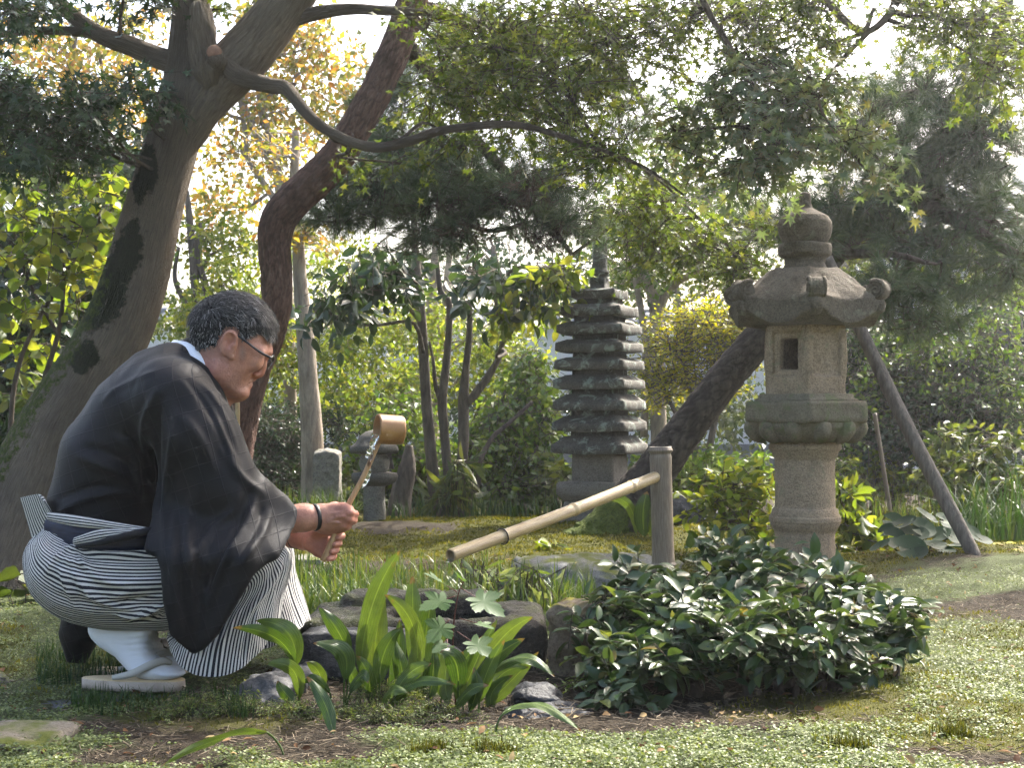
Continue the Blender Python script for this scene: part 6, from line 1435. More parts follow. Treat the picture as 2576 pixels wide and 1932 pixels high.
V, T, r = leaves(cp[newl], cd[newl], cf[newl], sz_[newl], SH_CAM); obj('new_foliage', V, T, LF_CAMN, sh, fattr={'rnd': r}, kind='stuff')
feet = [P(q, 1800, Y) for q, Y in ((1590, 3.2), (1620, 3.25), (1760, 3.3), (1880, 3.3), (1960, 3.3), (2000, 3.25), (2060, 3.3), (2090, 3.28))]
hubs = []
for q, b in enumerate(blobs):
    c = P(b[0], b[1], b[2]); f = min(feet, key=lambda z: abs(z[0] - c[0] * .6 - cam_b[0] * .4)).copy(); f[2] = gz(f[0], f[1]) - .02
    mid = f * .45 + c * .55 + rng.normal(size=3) * .02 + (0, 0, -.03)
    V, Fq = tube([f, f * .75 + mid * .25 + (0, 0, .03), mid, c], [.010, .0085, .006, .003], 24, 9, disp=bark_disp(.15, 2, 30, q)); obj('stem', V, Fq, BK_TWIG, sh); hubs.append(spline([f, mid, c], 16))
hb = np.concatenate(hubs); q = hb[np.argmin(((ta[:, None] - hb[None]) ** 2).sum(-1), 1)]; mid = (q + ta) / 2 + rng.normal(size=ta.shape) * .008
V, Fq = sticks(np.concatenate([q, mid, ta]), np.concatenate([mid, ta, tb]), .0018, .0012); obj('twigs', V, Fq, BK_TWIG, sh, kind='stuff')

# ================================================================== the crouching man
Y0 = 3.40; KP = Y0 / F
def B(px, py, dy=0.0): return P(px, py, Y0 + dy)
def R_(px): return px * KP
m, nt = new_mat('skin'); v = coord(nt)
n1 = noise(nt, v, 18, 4); n2 = noise(nt, v, 260, 3, .7); n3 = noise(nt, v, 70, 3)
c = ramp(nt, n1, [(.3, (.33, .145, .098)), (.55, (.42, .205, .140)), (.75, (.48, .250, .172))])
c = mixc(nt, .45, c, ramp(nt, n3, [(.35, (.62, .50, .46)), (.65, (1.18, 1.12, 1.08))]), 'MULTIPLY')
c = mixc(nt, attr(nt, 'stub'), c, (.22, .135, .11)); c = mixc(nt, attr(nt, 'ruddy'), c, (.46, .16, .115))
finish(nt, c, .48, bumpn(nt, math_(nt, 'ADD', n2, n3), .4, .003), .35, **{'Subsurface Weight': .06, 'Subsurface Radius': (.012, .005, .003), 'Subsurface Scale': .4}); MAT_SKIN = m
man = thing('person', 'crouching man in black kimono and striped hakama pouring water from a wooden ladle', 'person', (B(300, 0)[0], Y0, 0.0))

# ---- body: one implicit surface for head, neck, torso, arms, hands, legs
bf = Field(B(110, 1735) - (0, .30, 0), B(925, 720) + (0, .30, 0), .0033)
# head: profile of skull and face (without the nose), inflated sideways
prof = [(500, 905), (486, 868), (484, 825), (498, 790), (530, 762), (575, 748), (620, 753), (655, 775), (676, 806), (683, 845), (681, 872), (677, 889), (668, 898), (655, 912), (645, 926), (637, 942), (634, 952), (629, 960), (626, 968), (619, 977), (622, 989), (614, 998), (600, 1002), (575, 998), (548, 985), (522, 960)]
poly = smooth_poly([B(x, y)[[0, 2]] for x, y in prof], 5)
gx_, gz_ = bf.ax[0], bf.ax[2]
i0, i1 = np.searchsorted(gx_, (B(470, 0)[0], B(705, 0)[0])); j0, j1 = np.searchsorted(gz_, (B(0, 1015)[2], B(0, 735)[2]))
D2 = np.zeros((bf.n[0], bf.n[2]), np.float32) + .1
D2[i0:i1, j0:j1] = poly_sd(poly, gx_[i0:i1, None].astype(float), gz_[None, j0:j1].astype(float))
PXg = CX + gx_[:, None] / Y0 * F; PYg = HY - (gz_[None] - HC) / Y0 * F
# half width: broad cranium, cheeks, narrow chin
down = np.clip(((PYg - 880) * .88 + (PXg - 600) * -.45 * 0 + 0) / 120, 0, 1)
fwd = np.clip((PXg - 560) / 110, 0, 1)
Wm = .0775 - .020 * down ** 1.2 - .012 * fwd ** 2 * np.clip((PYg - 800) / 80, 0, 1)
Rr = .062 - .014 * down
def head_fn(X, Y, Z):
    ii = np.clip(np.round((X[:, 0, 0] - gx_[0]) / bf.h).astype(int), 0, bf.n[0] - 1); jj = np.clip(np.round((Z[0, 0] - gz_[0]) / bf.h).astype(int), 0, bf.n[2] - 1)
    d = -D2[np.ix_(ii, jj)]; wm = Wm[np.ix_(ii, jj)]; rr = Rr[np.ix_(ii, jj)]
    q = 1 - np.clip(d / rr, 0, 1); W = wm * (1 - q ** 2.3) ** (1 / 2.3)
    out = (np.abs(Y - Y0) - W[:, None, :]) * .75
    return np.where((d > 0)[:, None, :], np.maximum(out, -d[:, None, :]), np.sqrt(np.maximum(-d, 0)[:, None, :] ** 2 + (Y - Y0) ** 2))
bf.put(B(478, 1008) - (0, .085, 0), B(695, 740) + (0, .085, 0), head_fn)
# neck
bf.chain([B(440, 1010), B(505, 950), B(548, 905)], [.066, .059, .058], .03)
bf.cap(B(560, 985, -.0), B(535, 1010), .034, .04, .03)
# face
for s in (-1, 1):
    bf.cap(B(670, 884, s * .006), B(660, 888, s * .044), .0085, .008, .02)               # brow
    bf.ell(B(672, 907, s * .034), (.016, .016, .012), .014, 0, 's')                       # socket
    bf.ell(B(645, 908, s * .032), (.0125, .0140, .0115), .008)                            # eyeball under the lids
    bf.cap(B(656, 903, s * .020), B(646, 905, s * .046), .0036, .0034, .006)               # upper lid
    bf.cap(B(652, 916, s * .022), B(645, 917, s * .046), .0036, .0036, .008)              # lower lid
    bf.ell(B(612, 915, s * .045), (.030, .012, .022), .04, .5)                           # cheek
    bf.ell(B(643, 943, s * .0110), (.0095, .0062, .0062), .008)                           # nostril wing
    bf.ell(B(646, 950, s * .0075), (.005, .0035, .003), .003, 0, 's')
    bf.cap(B(546, 938, s * .058), B(604, 988, s * .028), .018, .014, .03)                 # jaw
    # ear
    ec = B(577, 865, s * .083)
    bf.ell(ec, (.0150, .009, .028), .006, -.28)
    an = np.linspace(-.4, 4.4, 12); hel = [ec + np.array((math.cos(a) * .0158 * math.cos(-.28) - math.sin(a) * .028 * math.sin(-.28) * 1.0, s * (.005 + .004 * math.sin(a)), math.sin(a) * .028 * math.cos(-.28) + math.cos(a) * .0158 * math.sin(-.28))) for a in an]
    bf.chain(hel, [.0042] * 12, .003)
    bf.ell(ec + (.004, s * .010, .002), (.0075, .009, .015), .003, -.28, 's')
    bf.ell(ec + (.009, s * .004, -.004), (.005, .006, .006), .003)
    bf.ell(ec + (.005, s * .000, -.026), (.008, .005, .010), .008)
bf.cap(B(666, 896), B(661, 922), .0070, .0078, .010); bf.cap(B(661, 922), B(657, 938), .0076, .0088, .008); bf.ell(B(646, 946), (.010, .006, .006), .006)
bf.cap(B(628, 961, -.016), B(635.5, 955), .0036, .0046, .008); bf.cap(B(628, 961, .016), B(635.5, 955), .0036, .0046, .008)
bf.cap(B(621, 971, -.015), B(628, 967), .0038, .0048, .008); bf.cap(B(621, 971, .015), B(628, 967), .0038, .0048, .008)
bf.cap(B(623, 967, -.023), B(637, 961), .0018, .0022, .0012, op='s'); bf.cap(B(623, 967, .023), B(637, 961), .0018, .0022, .0012, op='s')
bf.ell(B(606, 986), (.016, .020, .013), .018, .4)
# torso, legs inside the clothes
bf.chain([B(270, 1300), B(300, 1180), B(380, 1060), B(450, 985)], [.08, .08, .075, .055], .05, 1.25)
for s in (-1, 1):
    bf.chain([B(430, 1010, s * .10), B(450, 1030, s * .15), B(550, 1235, s * .17)], [.05, .045, .04], .03)
    bf.chain([B(270, 1400, s * .09), B(620, 1440, s * .11), B(340, 1560, s * .10)], [.07, .05, .035], .02)
# right (near) forearm and hand
bf.chain([B(560, 1240, -.17), B(690, 1310, -.125), B(765, 1303, -.102), B(800, 1302, -.092)], [.04, .033, .0305, .0265], .01)
W0 = B(800, 1302, -.092)
kn = [B(868, 1279, -.098), B(879, 1291, -.102), B(877, 1307, -.100), B(864, 1322, -.094)]
for q, k_ in enumerate(kn):
    w_ = B(806, 1287 + q * 10, -.090)
    bf.cap(w_, k_ + (-.004, .008, 0), .0165, .0135, .012)
    bf.ell(k_ + (.001, -.001, 0), (.0115, .0105, .0088), .004)
bf.ell(B(838, 1312, -.082), (.040, .015, .026), .012, -.1); bf.ell(B(815, 1320, -.078), (.026, .017, .020), .012)
for q, (k_, ln) in enumerate(zip(kn, (.9, 1.0, .95, .8))):
    p1 = k_ + np.array((.010, .024, -.004)) * ln; p2 = p1 + np.array((-.016, .018, -.004)) * ln; p3 = p2 + np.array((-.018, -.006, -.002)) * ln
    bf.chain([k_ + (.002, .004, -.001), p1, p2, p3], [.0094, .0090, .0082, .0072], .0015)
bf.chain([B(815, 1284, -.078), B(842, 1276, -.060), B(862, 1276, -.050), B(876, 1284, -.052)], [.014, .0115, .0098, .008], .006)   # thumb on the far side
for a, b in (((815, 1296), (858, 1290)), ((815, 1306), (866, 1302)), ((812, 1314), (858, 1316))):                                 # tendons
    bf.cap(B(*a, -.1065), B(*b, -.1125), .0022, .0026, .006)
bf.chain([B(806, 1318, -.108), B(830, 1312, -.110), B(846, 1300, -.112), B(866, 1298, -.113)], [.0018, .0022, .0022, .0018], .004)
# left (far) forearm and hand, palm up, fingers round the handle
bf.chain([B(560, 1240, .17), B(680, 1330, .10), B(738, 1348, .02), B(765, 1355, -.005)], [.045, .034, .027, .0245], .01)
bf.chain([B(765, 1355, -.005), B(795, 1361, -.025), B(815, 1366, -.033)], [.0245, .024, .021], .012)
bf.ell(B(806, 1366, -.032), (.036, .016, .027), .012, -.3); bf.chain([B(780, 1368, -.038), B(802, 1385, -.046), B(818, 1398, -.050)], [.016, .0145, .011], .008)
bf.chain([B(795, 1345, -.046), B(825, 1336, -.056), B(848, 1340, -.062)], [.012, .0105, .0085], .006)
for q in range(4):
    b0 = B(832 - 4 * q, 1347 + 14 * q, -.030); b1 = B(856 - 6 * q, 1347 + 17 * q, -.034); b2 = B(860 - 8 * q, 1349 + 18 * q, -.058); b3 = B(849 - 8 * q, 1352 + 18 * q, -.074)
    bf.chain([b0, b1, b2, b3], [.0098, .0092, .0086, .0072], .0015)
V, Q = bf.net(1)
ppx = CX + V[:, 0] / V[:, 1] * F; ppy = HY - (V[:, 2] - HC) / V[:, 1] * F
N_ = normals(V, Q)
V = V + N_ * (fbm(V * 90, 3, 3) * .0006)[:, None]
stub = np.clip(1 - np.hypot((ppx - 604) / 42, (ppy - 968) / 38), 0, 1) * .55 * (ppx < 660) + .9 * np.clip(1 - np.hypot((ppx - 610) / 11, (ppy - 888) / 24), 0, 1) ** .7
fade = np.clip((ppx - 470) / 30, 0, 1) * np.clip((ppy - 850) / 40, 0, 1)
nape = np.clip(1 - np.hypot((ppx - 520) / 60, (ppy - 880) / 32), 0, 1)
ruddy = .25 * np.clip(1 - np.hypot((ppx - 655) / 26, (ppy - 940) / 20), 0, 1) + .45 * np.clip(1 - np.hypot((ppx - 577) / 26, (ppy - 865) / 40), 0, 1) + .4 * ((ppx > 730) & (ppy > 1335) & (ppx < 880)) * np.clip((V[:, 1] - 3.29) / .02, 0, 1) * .8 + .35 * np.clip((ppx - 855) / 25, 0, 1) * (ppy > 1260) * (ppy < 1345) + .3 * np.clip(1 - np.hypot((ppx - 530) / 60, (ppy - 930) / 60), 0, 1)
keep = ~(ppy[Q].min(1) > 1735)
obj('body', V, Q, MAT_SKIN, man, attr={'stub': np.clip(stub + nape * .6, 0, 1), 'ruddy': np.clip(ruddy, 0, 1)})

# ---- hair: scalp shell and short strands
m, nt = new_mat('hair'); r0 = attr(nt, 'rnd')
finish(nt, ramp(nt, r0, [(0, (.012, .011, .011)), (.45, (.030, .028, .027)), (.7, (.10, .096, .092)), (1, (.36, .35, .34))]), .62, None, .14); MAT_HAIR = m
m, nt = new_mat('hair_base'); finish(nt, (.009, .0085, .0085), .95, None, .03); MAT_HAIRB = m
def in_hair(px, py):
    hl = np.interp(px, [470, 500, 545, 556, 575, 596, 612, 622, 640, 672, 690, 700], [872, 884, 868, 842, 822, 826, 862, 852, 842, 836, 838, 840])
    return py < hl
sel = in_hair(ppx, ppy) & (ppx > 470) & (ppx < 705) & (ppy < 890) & (np.abs(V[:, 1] - Y0) < .0800) & (ppy > 730)
sf = sel[Q].all(1); idx = np.unique(Q[sf]); mp_ = np.full(len(V), -1); mp_[idx] = np.arange(len(idx))
thick = .0016 + .0048 * np.clip((850 - ppy) / 90, 0, 1) * np.clip((ppx - 500) / 80, .25, 1)
HV = V[idx] + N_[idx] * (thick[idx] + .0012 * fbm(V[idx] * 160, 2, 3))[:, None]; HQ = mp_[Q[sf]]
hair = obj('hair', HV, HQ, MAT_HAIRB, man, fattr={'rnd': np.full(len(HQ), .12)})
nS = 20000; pw_ = 1 + 2.5 * np.clip((ppx[idx] - 600) / 60, 0, 1) + 1.2 * (ppy[idx] < 790); pick = rng.choice(len(idx), nS, p=pw_ / pw_.sum()); root_ = HV[pick] + rng.normal(size=(nS, 3)) * .0012; nn_ = N_[idx][pick]; pxs, pys = ppx[idx][pick], ppy[idx][pick]
fw = np.array((.78, 0, .12)); flow = np.where((pys < 800)[:, None], (.85, 0, -.15), (-.15, 0, -.9)) * np.ones((nS, 1)); flow = np.where(((pxs > 610))[:, None], (.75, 0, -.7), flow); flow = np.where((pxs < 520)[:, None], (-.25, 0, -.95), flow)
w_t = np.clip((845 - pys) / 70, 0, 1)[:, None]; w_b = np.clip((560 - pxs) / 60, 0, 1)[:, None]; w_f = np.clip((pxs - 600) / 60, 0, 1)[:, None]
flow = (np.array((.85, 0, -.1)) * w_t + np.array((-.1, 0, -.95)) * (1 - w_t)) * (1 - w_b) + np.array((-.3, 0, -.95)) * w_b; flow = flow * (1 - w_f) + np.array((.8, 0, -.65)) * w_f
flow = flow + .45 * np.stack([fbm(root_ * 70 + q_ * 9, 2, 40 + q_) for q_ in range(3)], -1) * 2 + rng.normal(size=(nS, 3)) * .22; flow = nrm(flow - (flow * nn_).sum(1, keepdims=True) * nn_)
ln = np.where(pys < 810, .024, .009) * rng.uniform(.6, 1.2, nS); ln = np.where((pxs > 655) & (pys > 790), .030 * rng.uniform(.6, 1.15, nS), ln); ln = np.where(pys > 845, .007, ln)
lift = np.where(pys < 815, .62, .25); sw = nrm(np.cross(flow, nn_)) * .00058
m1 = root_ + flow * (ln * .5)[:, None] + nn_ * (ln * lift * .6)[:, None]; m2 = root_ + flow * ln[:, None] + nn_ * (ln * lift * .45)[:, None]
SVs = np.stack([root_ - sw, root_ + sw, m1 + sw, m1 - sw, m2 + sw * .3, m2 - sw * .3], 1).reshape(-1, 3)
SFs = (np.arange(nS)[:, None, None] * 6 + np.array([(0, 1, 2, 3), (3, 2, 4, 5)])).reshape(-1, 4)
grey = np.clip(rng.random(nS) * .78 + .35 * (rng.random(nS) < np.where(pys > 830, .45, .18)), 0, 1)
obj('strands', SVs, SFs, MAT_HAIR, hair, fattr={'rnd': np.repeat(grey, 2)}, kind='stuff')
# eyebrow, sideburn
nS = 700; s_ = rng.choice([-1, 1], nS); u_ = rng.random(nS)
eb = np.stack([B(675, 884)[0] - u_ * .014 + rng.normal(size=nS) * .0012, Y0 + s_ * (.010 + u_ * .036), B(0, 886)[2] + u_ * .001 + rng.normal(size=nS) * .0018], -1)
ed = nrm(np.stack([np.full(nS, -.2), s_ * .8, rng.normal(size=nS) * .3 + .15], -1)); V2, F2 = sticks(eb, eb + ed * .008, .0005, .0002); obj('eyebrows', V2, F2, MAT_HAIR, man, fattr={'rnd': np.repeat(rng.random(nS) * .7, 3)}, kind='stuff')
for e in (-1, 1):
    V2, F2 = tube([B(656, 910, e * .020), B(657, 911, e * .033), B(648, 911, e * .047)], [.0008, .0012, .0008], 14, 6); obj('eyelashes', V2, F2, MAT_HAIRB, man)
# ---- glasses
m, nt = new_mat('black_acetate'); finish(nt, (.012, .012, .013), .3, None, .5); MAT_ACET = m
m, nt = new_mat('lens'); g = nd(nt, 'ShaderNodeMixShader', {0: .14, 1: nd(nt, 'ShaderNodeBsdfTransparent').outputs[0], 2: nd(nt, 'ShaderNodeBsdfGlossy', {'Roughness': .05}).outputs[0]}); nd(nt, 'ShaderNodeOutputMaterial', {'Surface': g.outputs[0]}); MAT_LENS = m
gls = None
gl_parts = []
for s in (-1, 1):
    gl_parts.append(tube([B(574, 838, s * .081), B(588, 838, s * .082), B(620, 860, s * .080), B(655, 886, s * .074), B(683, 901, s * .066)], [.0016, .0022, .0024, .0028, .003], 24, 8))
    cR = B(680, 912, s * .034); an = np.linspace(0, 2 * PI, 30); dn = nrm(np.array((-.42, 0, -.9)))
    ring = cR + np.cos(an)[:, None] * np.array((0, .026, 0)) + np.sin(an)[:, None] * -dn * .0165
    top = np.sin(an) > -.1
    gl_parts.append(tube(ring[(np.sin(an) > .05)], .0020, 30, 8))
gl_parts.append(tube([B(686, 903, -.010), B(688, 901, 0), B(686, 903, .010)], .0018, 8, 8))
V2, F2 = cat(gl_parts); gls = obj('glasses', V2, F2, MAT_ACET, man)
for s in (-1, 1):
    cR = B(680, 912, s * .034); an = np.linspace(0, 2 * PI, 32, endpoint=False); dn = nrm(np.array((-.42, 0, -.9))); fo = nrm(np.cross(dn, (0, 1., 0)))
    ring = cR + np.cos(an)[:, None] * np.array((0, .026, 0)) + np.sin(an)[:, None] * -dn * .0165
    V2 = np.vstack([ring - fo * .0008, ring + fo * .0008]); f2 = [list(range(31, -1, -1)), list(range(32, 64))] + [[q, (q + 1) % 32, 32 + (q + 1) % 32, 32 + q] for q in range(32)]
    obj('lens', V2, f2, MAT_LENS, gls, smooth=False)
# ---- bracelets
m, nt = new_mat('black_leather'); finish(nt, (.014, .011, .010), .5, None, .4); MAT_LEA = m
def band(name, c, axis, R, w_, th, mt, parent, ys=1.0):
    ax = nrm(np.asarray(axis, float)); u = nrm(np.cross(ax, (0, 1., 0))); v_ = np.cross(ax, u); an = np.arange(40) / 40 * 2 * PI; pr = [(R, -w_), (R + th, -w_ * .8), (R + th, w_ * .8), (R, w_)]
    V2 = np.concatenate([np.asarray(c) + (np.cos(an)[:, None] * u + np.sin(an)[:, None] * v_ * ys) * r + ax * h for r, h in pr]); i, j = np.meshgrid(np.arange(4), np.arange(40), indexing='ij')
    return obj(name, V2, np.stack([i * 40 + j, i * 40 + (j + 1) % 40, ((i + 1) % 4) * 40 + (j + 1) % 40, ((i + 1) % 4) * 40 + j], -1).reshape(-1, 4), mt, parent)
band('bracelet', B(792, 1302, -.0945), B(800, 1301, -.09) - B(780, 1303, -.10), .0285, .0048, .0022, MAT_LEA, man)
band('bracelet', B(747, 1350, .013), B(760, 1354, 0) - B(735, 1347, .03), .0268, .005, .0022, MAT_LEA, man)

# ================================================================== clothes
def fold_fn(V, folds):
    """sum of soft ridges along photo-plane polylines: (points, width px, height m)"""
    px = CX + V[:, 0] / V[:, 1] * F; py = HY - (V[:, 2] - HC) / V[:, 1] * F; out = np.zeros(len(V))
    for pts, w_, hgt in folds:
        pts = spline(np.array(pts, float), 24); best = np.full(len(V), 1e9); tt = np.zeros(len(V))
        for k in range(len(pts) - 1):
            a, b = pts[k], pts[k + 1]; e = b - a; t = np.clip(((px - a[0]) * e[0] + (py - a[1]) * e[1]) / max(e @ e, 1e-9), 0, 1)
            d = np.hypot(px - a[0] - t * e[0], py - a[1] - t * e[1]); n_ = d < best; best = np.where(n_, d, best); tt = np.where(n_, (k + t) / (len(pts) - 1), tt)
        out += hgt * np.exp(-(best / w_) ** 2) * np.sin(PI * np.clip(tt * .9 + .05, 0, 1)) ** .6
    return out
m, nt = new_mat('black_kimono')
v = coord(nt, (1, 1, 1), (0, .30, 0)); sx = nd(nt, 'ShaderNodeSeparateXYZ', {0: nd(nt, 'ShaderNodeVectorMath', {0: v, 1: nd(nt, 'ShaderNodeVectorMath', {0: nd(nt, 'ShaderNodeTexNoise', {'Vector': v, 'Scale': 5.0}).outputs['Color'], 1: (.02, .02, .02)}, operation='MULTIPLY').outputs[0]}, operation='ADD').outputs[0]})
def lines(a, per, wd):
    f = math_(nt, 'FRACT', math_(nt, 'MULTIPLY', a, 1 / per)); return ramp(nt, math_(nt, 'ABSOLUTE', math_(nt, 'SUBTRACT', f, .5)), [(0, 1), (wd, 0)])
g = math_(nt, 'MAXIMUM', lines(sx.outputs[0], .037, .035), lines(sx.outputs[2], .037, .035))
g2 = math_(nt, 'MULTIPLY', lines(sx.outputs[0], .037 / 5, .2), lines(sx.outputs[2], .037 / 5, .2))
wv = noise(nt, coord(nt, (900, 900, 900)), 1, 2)
br = noise(nt, coord(nt), 4, 3)
base = mixc(nt, math_(nt, 'MULTIPLY', g, .5), (.0050, .0050, .0064), (.021, .021, .025)); base = mixc(nt, math_(nt, 'MULTIPLY', g2, math_(nt, 'MULTIPLY', br, .5)), base, (.022, .022, .026))
finish(nt, base, math_(nt, 'ADD', .58, math_(nt, 'MULTIPLY', g, .15)), bumpn(nt, math_(nt, 'ADD', math_(nt, 'MULTIPLY', wv, .25), g), .45, .0018), .20, **{'Sheen Weight': .04, 'Sheen Roughness': .4}); MAT_KIM = m
kf = Field(B(95, 1690) - (.03, .38, 0), B(790, 840) + (0, .36, 0), .0055)
kf.chain([B(262, 1330), B(262, 1270), B(292, 1160), B(368, 1045)], [R_(118), R_(122), R_(124), R_(118)], .04, 1.38)
kf.chain([B(368, 1045), B(425, 965), B(455, 935)], [R_(118), R_(88), R_(66)], .05, 1.5)
kf.chain([B(420, 1010, -.10), B(440, 1000, -.165)], [.085, .075], .06); kf.chain([B(420, 1010, .10), B(440, 1000, .165)], [.085, .075], .06)
kf.chain([B(465, 965), B(508, 1045), B(525, 1150), B(510, 1280)], [.05, .058, .068, .08], .05, 1.4)     # chest fronts
for s in (-1, 1):
    kf.chain([B(440, 1000, s * .165), B(500, 1110, s * .185), B(556, 1225, s * .185), B(640, 1278, s * .155), B(706, 1306, s * .13)], [.075, .076, .070, .052, .028], .05)
# hanging sleeves: closed bags under the arms
SLY = -.205
out = [(420, 1010), (520, 985), (570, 1020), (603, 1100), (622, 1156), (641, 1214), (672, 1224), (706, 1250), (746, 1282), (742, 1312), (730, 1346), (719, 1369), (697, 1405), (664, 1425), (637, 1448), (592, 1527), (547, 1600), (510, 1634), (488, 1650), (470, 1636), (428, 1598), (416, 1516), (408, 1435), (396, 1400), (366, 1385), (385, 1300), (400, 1180)]
for s in (-1, 1):
    XX, ZZ = kf.ax[0].astype(float)[:, None], kf.ax[2].astype(float)[None]
    ycen = np.full((kf.n[0], kf.n[2]), -.22 if s < 0 else .20)
    for _ in range(3):
        pxg = CX + XX / (Y0 + ycen) * F; pyg = HY - (ZZ - HC) / (Y0 + ycen) * F
        low = np.clip((pyg - 1260) / 160, 0, 1); low = low * low * (3 - 2 * low)
        ycen = s * (.195 + .100 * low - .045 * np.clip((pxg - 640) / 105, 0, 1) + .014 * np.sin((pxg - 430) / 26 + (pyg - 1300) / 130) * np.clip((pyg - 1250) / 200, 0, 1))
        if s > 0: ycen = .19 + 0 * pxg
    pxg = CX + XX / (Y0 + ycen) * F; pyg = HY - (ZZ - HC) / (Y0 + ycen) * F
    o2 = np.array(out if s < 0 else [(x - 45, y - 10) for x, y in out], float)
    sd2 = poly_sd(o2, pxg, pyg) * KP
    th = .009 + .026 * np.clip(-sd2 / .07, 0, 1) * (1 - .55 * np.clip((pyg - 1300) / 150, 0, 1))
    def slv(X, Y, Z, sd2=sd2, ycen=ycen, th=th):
        ii = np.round((X[:, 0, 0] - kf.ax[0][0]) / kf.h).astype(int); jj = np.round((Z[0, 0] - kf.ax[2][0]) / kf.h).astype(int)
        a = sd2[np.ix_(ii, jj)][:, None, :]; yc = Y0 + ycen[np.ix_(ii, jj)][:, None, :]; t_ = th[np.ix_(ii, jj)][:, None, :]
        q = np.abs(Y - yc) - t_ + .006; a2 = a + .006
        return np.sqrt(np.maximum(a2, 0) ** 2 + np.maximum(q, 0) ** 2) + np.minimum(np.maximum(a2, q), 0) - .006
    yl, yh = (Y0 - .37, Y0 - .06) if s < 0 else (Y0 + .08, Y0 + .30)
    lo_, hi_ = B(340, 1680), B(790, 960)
    kf.put((lo_[0] - .03, yl, lo_[2]), (hi_[0] + .03, yh, hi_[2]), slv, .03)
# neck opening
kf.chain([B(492, 905), B(520, 950), B(560, 1010)], [.055, .062, .03], 0)
kf2 = kf
kf.cap(B(545, 890), B(508, 962), .066, .062, .004, op='s'); kf.cap(B(508, 962), B(560, 1000), .055, .04, .004, op='s')
# cut the hem of the jacket where it is tucked into the hakama
hem = B(125, 1335), B(400, 1352)
def below(X, Y, Z): return (Z - (hem[0][2] + (X - hem[0][0]) / (hem[1][0] - hem[0][0]) * (hem[1][2] - hem[0][2]))) * -1
kf.put(B(95, 1450) - (0, .15, 0), B(398, 1320) + (0, .36, 0), lambda X, Y, Z: np.maximum(-below(X, Y, Z), (X - B(385, 0)[0]) ), .004, 's') if False else None
V, Q = kf.net(2)
folds = [([(395, 985), (370, 1050), (368, 1120), (380, 1200), (385, 1290)], 15, .012), ([(430, 1010), (440, 1090), (425, 1190), (415, 1300), (420, 1420)], 14, .010), ([(405, 1000), (398, 1080), (395, 1170), (402, 1280)], 10, -.012),
         ([(205, 1150), (240, 1165), (290, 1185), (330, 1215)], 16, .012), ([(215, 1125), (260, 1135), (320, 1165), (350, 1200)], 12, -.010), ([(150, 1290), (220, 1255), (300, 1240), (370, 1250)], 12, .009), ([(150, 1255), (230, 1225), (310, 1225)], 10, -.006), ([(290, 1100), (330, 1130), (345, 1200), (350, 1260)], 14, .012), ([(318, 1090), (352, 1140), (362, 1210)], 9, -.008),
         ([(560, 1130), (590, 1180), (620, 1215), (660, 1240)], 14, .012), ([(600, 1230), (580, 1290), (530, 1340), (470, 1420)], 18, .012), ([(640, 1250), (625, 1310), (590, 1370), (560, 1430), (530, 1520)], 14, .013), ([(680, 1290), (660, 1340), (620, 1400), (600, 1430)], 12, .010), ([(610, 1290), (590, 1350), (560, 1400), (520, 1480)], 10, -.010), ([(660, 1280), (640, 1340), (605, 1395)], 8, -.008),
         ([(480, 1260), (470, 1370), (480, 1480), (490, 1600)], 16, .010), ([(440, 1300), (436, 1400), (440, 1500), (455, 1600)], 12, .009), ([(456, 1320), (452, 1420), (460, 1540)], 8, -.008), ([(510, 1380), (515, 1470), (520, 1580)], 10, .007),
         ([(500, 960), (540, 1010), (575, 1070), (600, 1140)], 9, .006), ([(470, 960), (520, 1030), (555, 1100), (575, 1180)], 8, -.006), ([(545, 1060), (570, 1120), (600, 1170)], 12, .008), ([(450, 1040), (500, 1100), (540, 1180)], 16, .008), ([(260, 1010), (300, 980), (350, 950), (390, 935)], 10, .005)]
folds = [(p_, w_ * .72, h_ * 1.15) for p_, w_, h_ in folds]
Nk = normals(V, Q); nearside = np.clip(-Nk[:, 1] * 1.3, 0, 1)
V = V + Nk * ((fold_fn(V, folds) * nearside) + fbm(V * (9, 9, 6), 3, 6) * .004 + .0045 * np.clip(1 - 5 * np.abs(fbm(V * (7, 7, 4) + 3, 2, 16)), 0, 1))[:, None]
for _ in range(1): V = lap(V, Q, .4)
ppx = CX + V[:, 0] / V[:, 1] * F; ppy = HY - (V[:, 2] - HC) / V[:, 1] * F
drop = (ppy > np.interp(ppx, [90, 400], [1340, 1365])) & (ppx < 396) & (V[:, 1] > Y0 - .16)
drop |= (V[:, 1] > Y0 + .05) & (ppy > 1380) & (ppx < 640)
Q = Q[~drop[Q].any(1)]
kim = obj('kimono', V, Q, MAT_KIM, man)
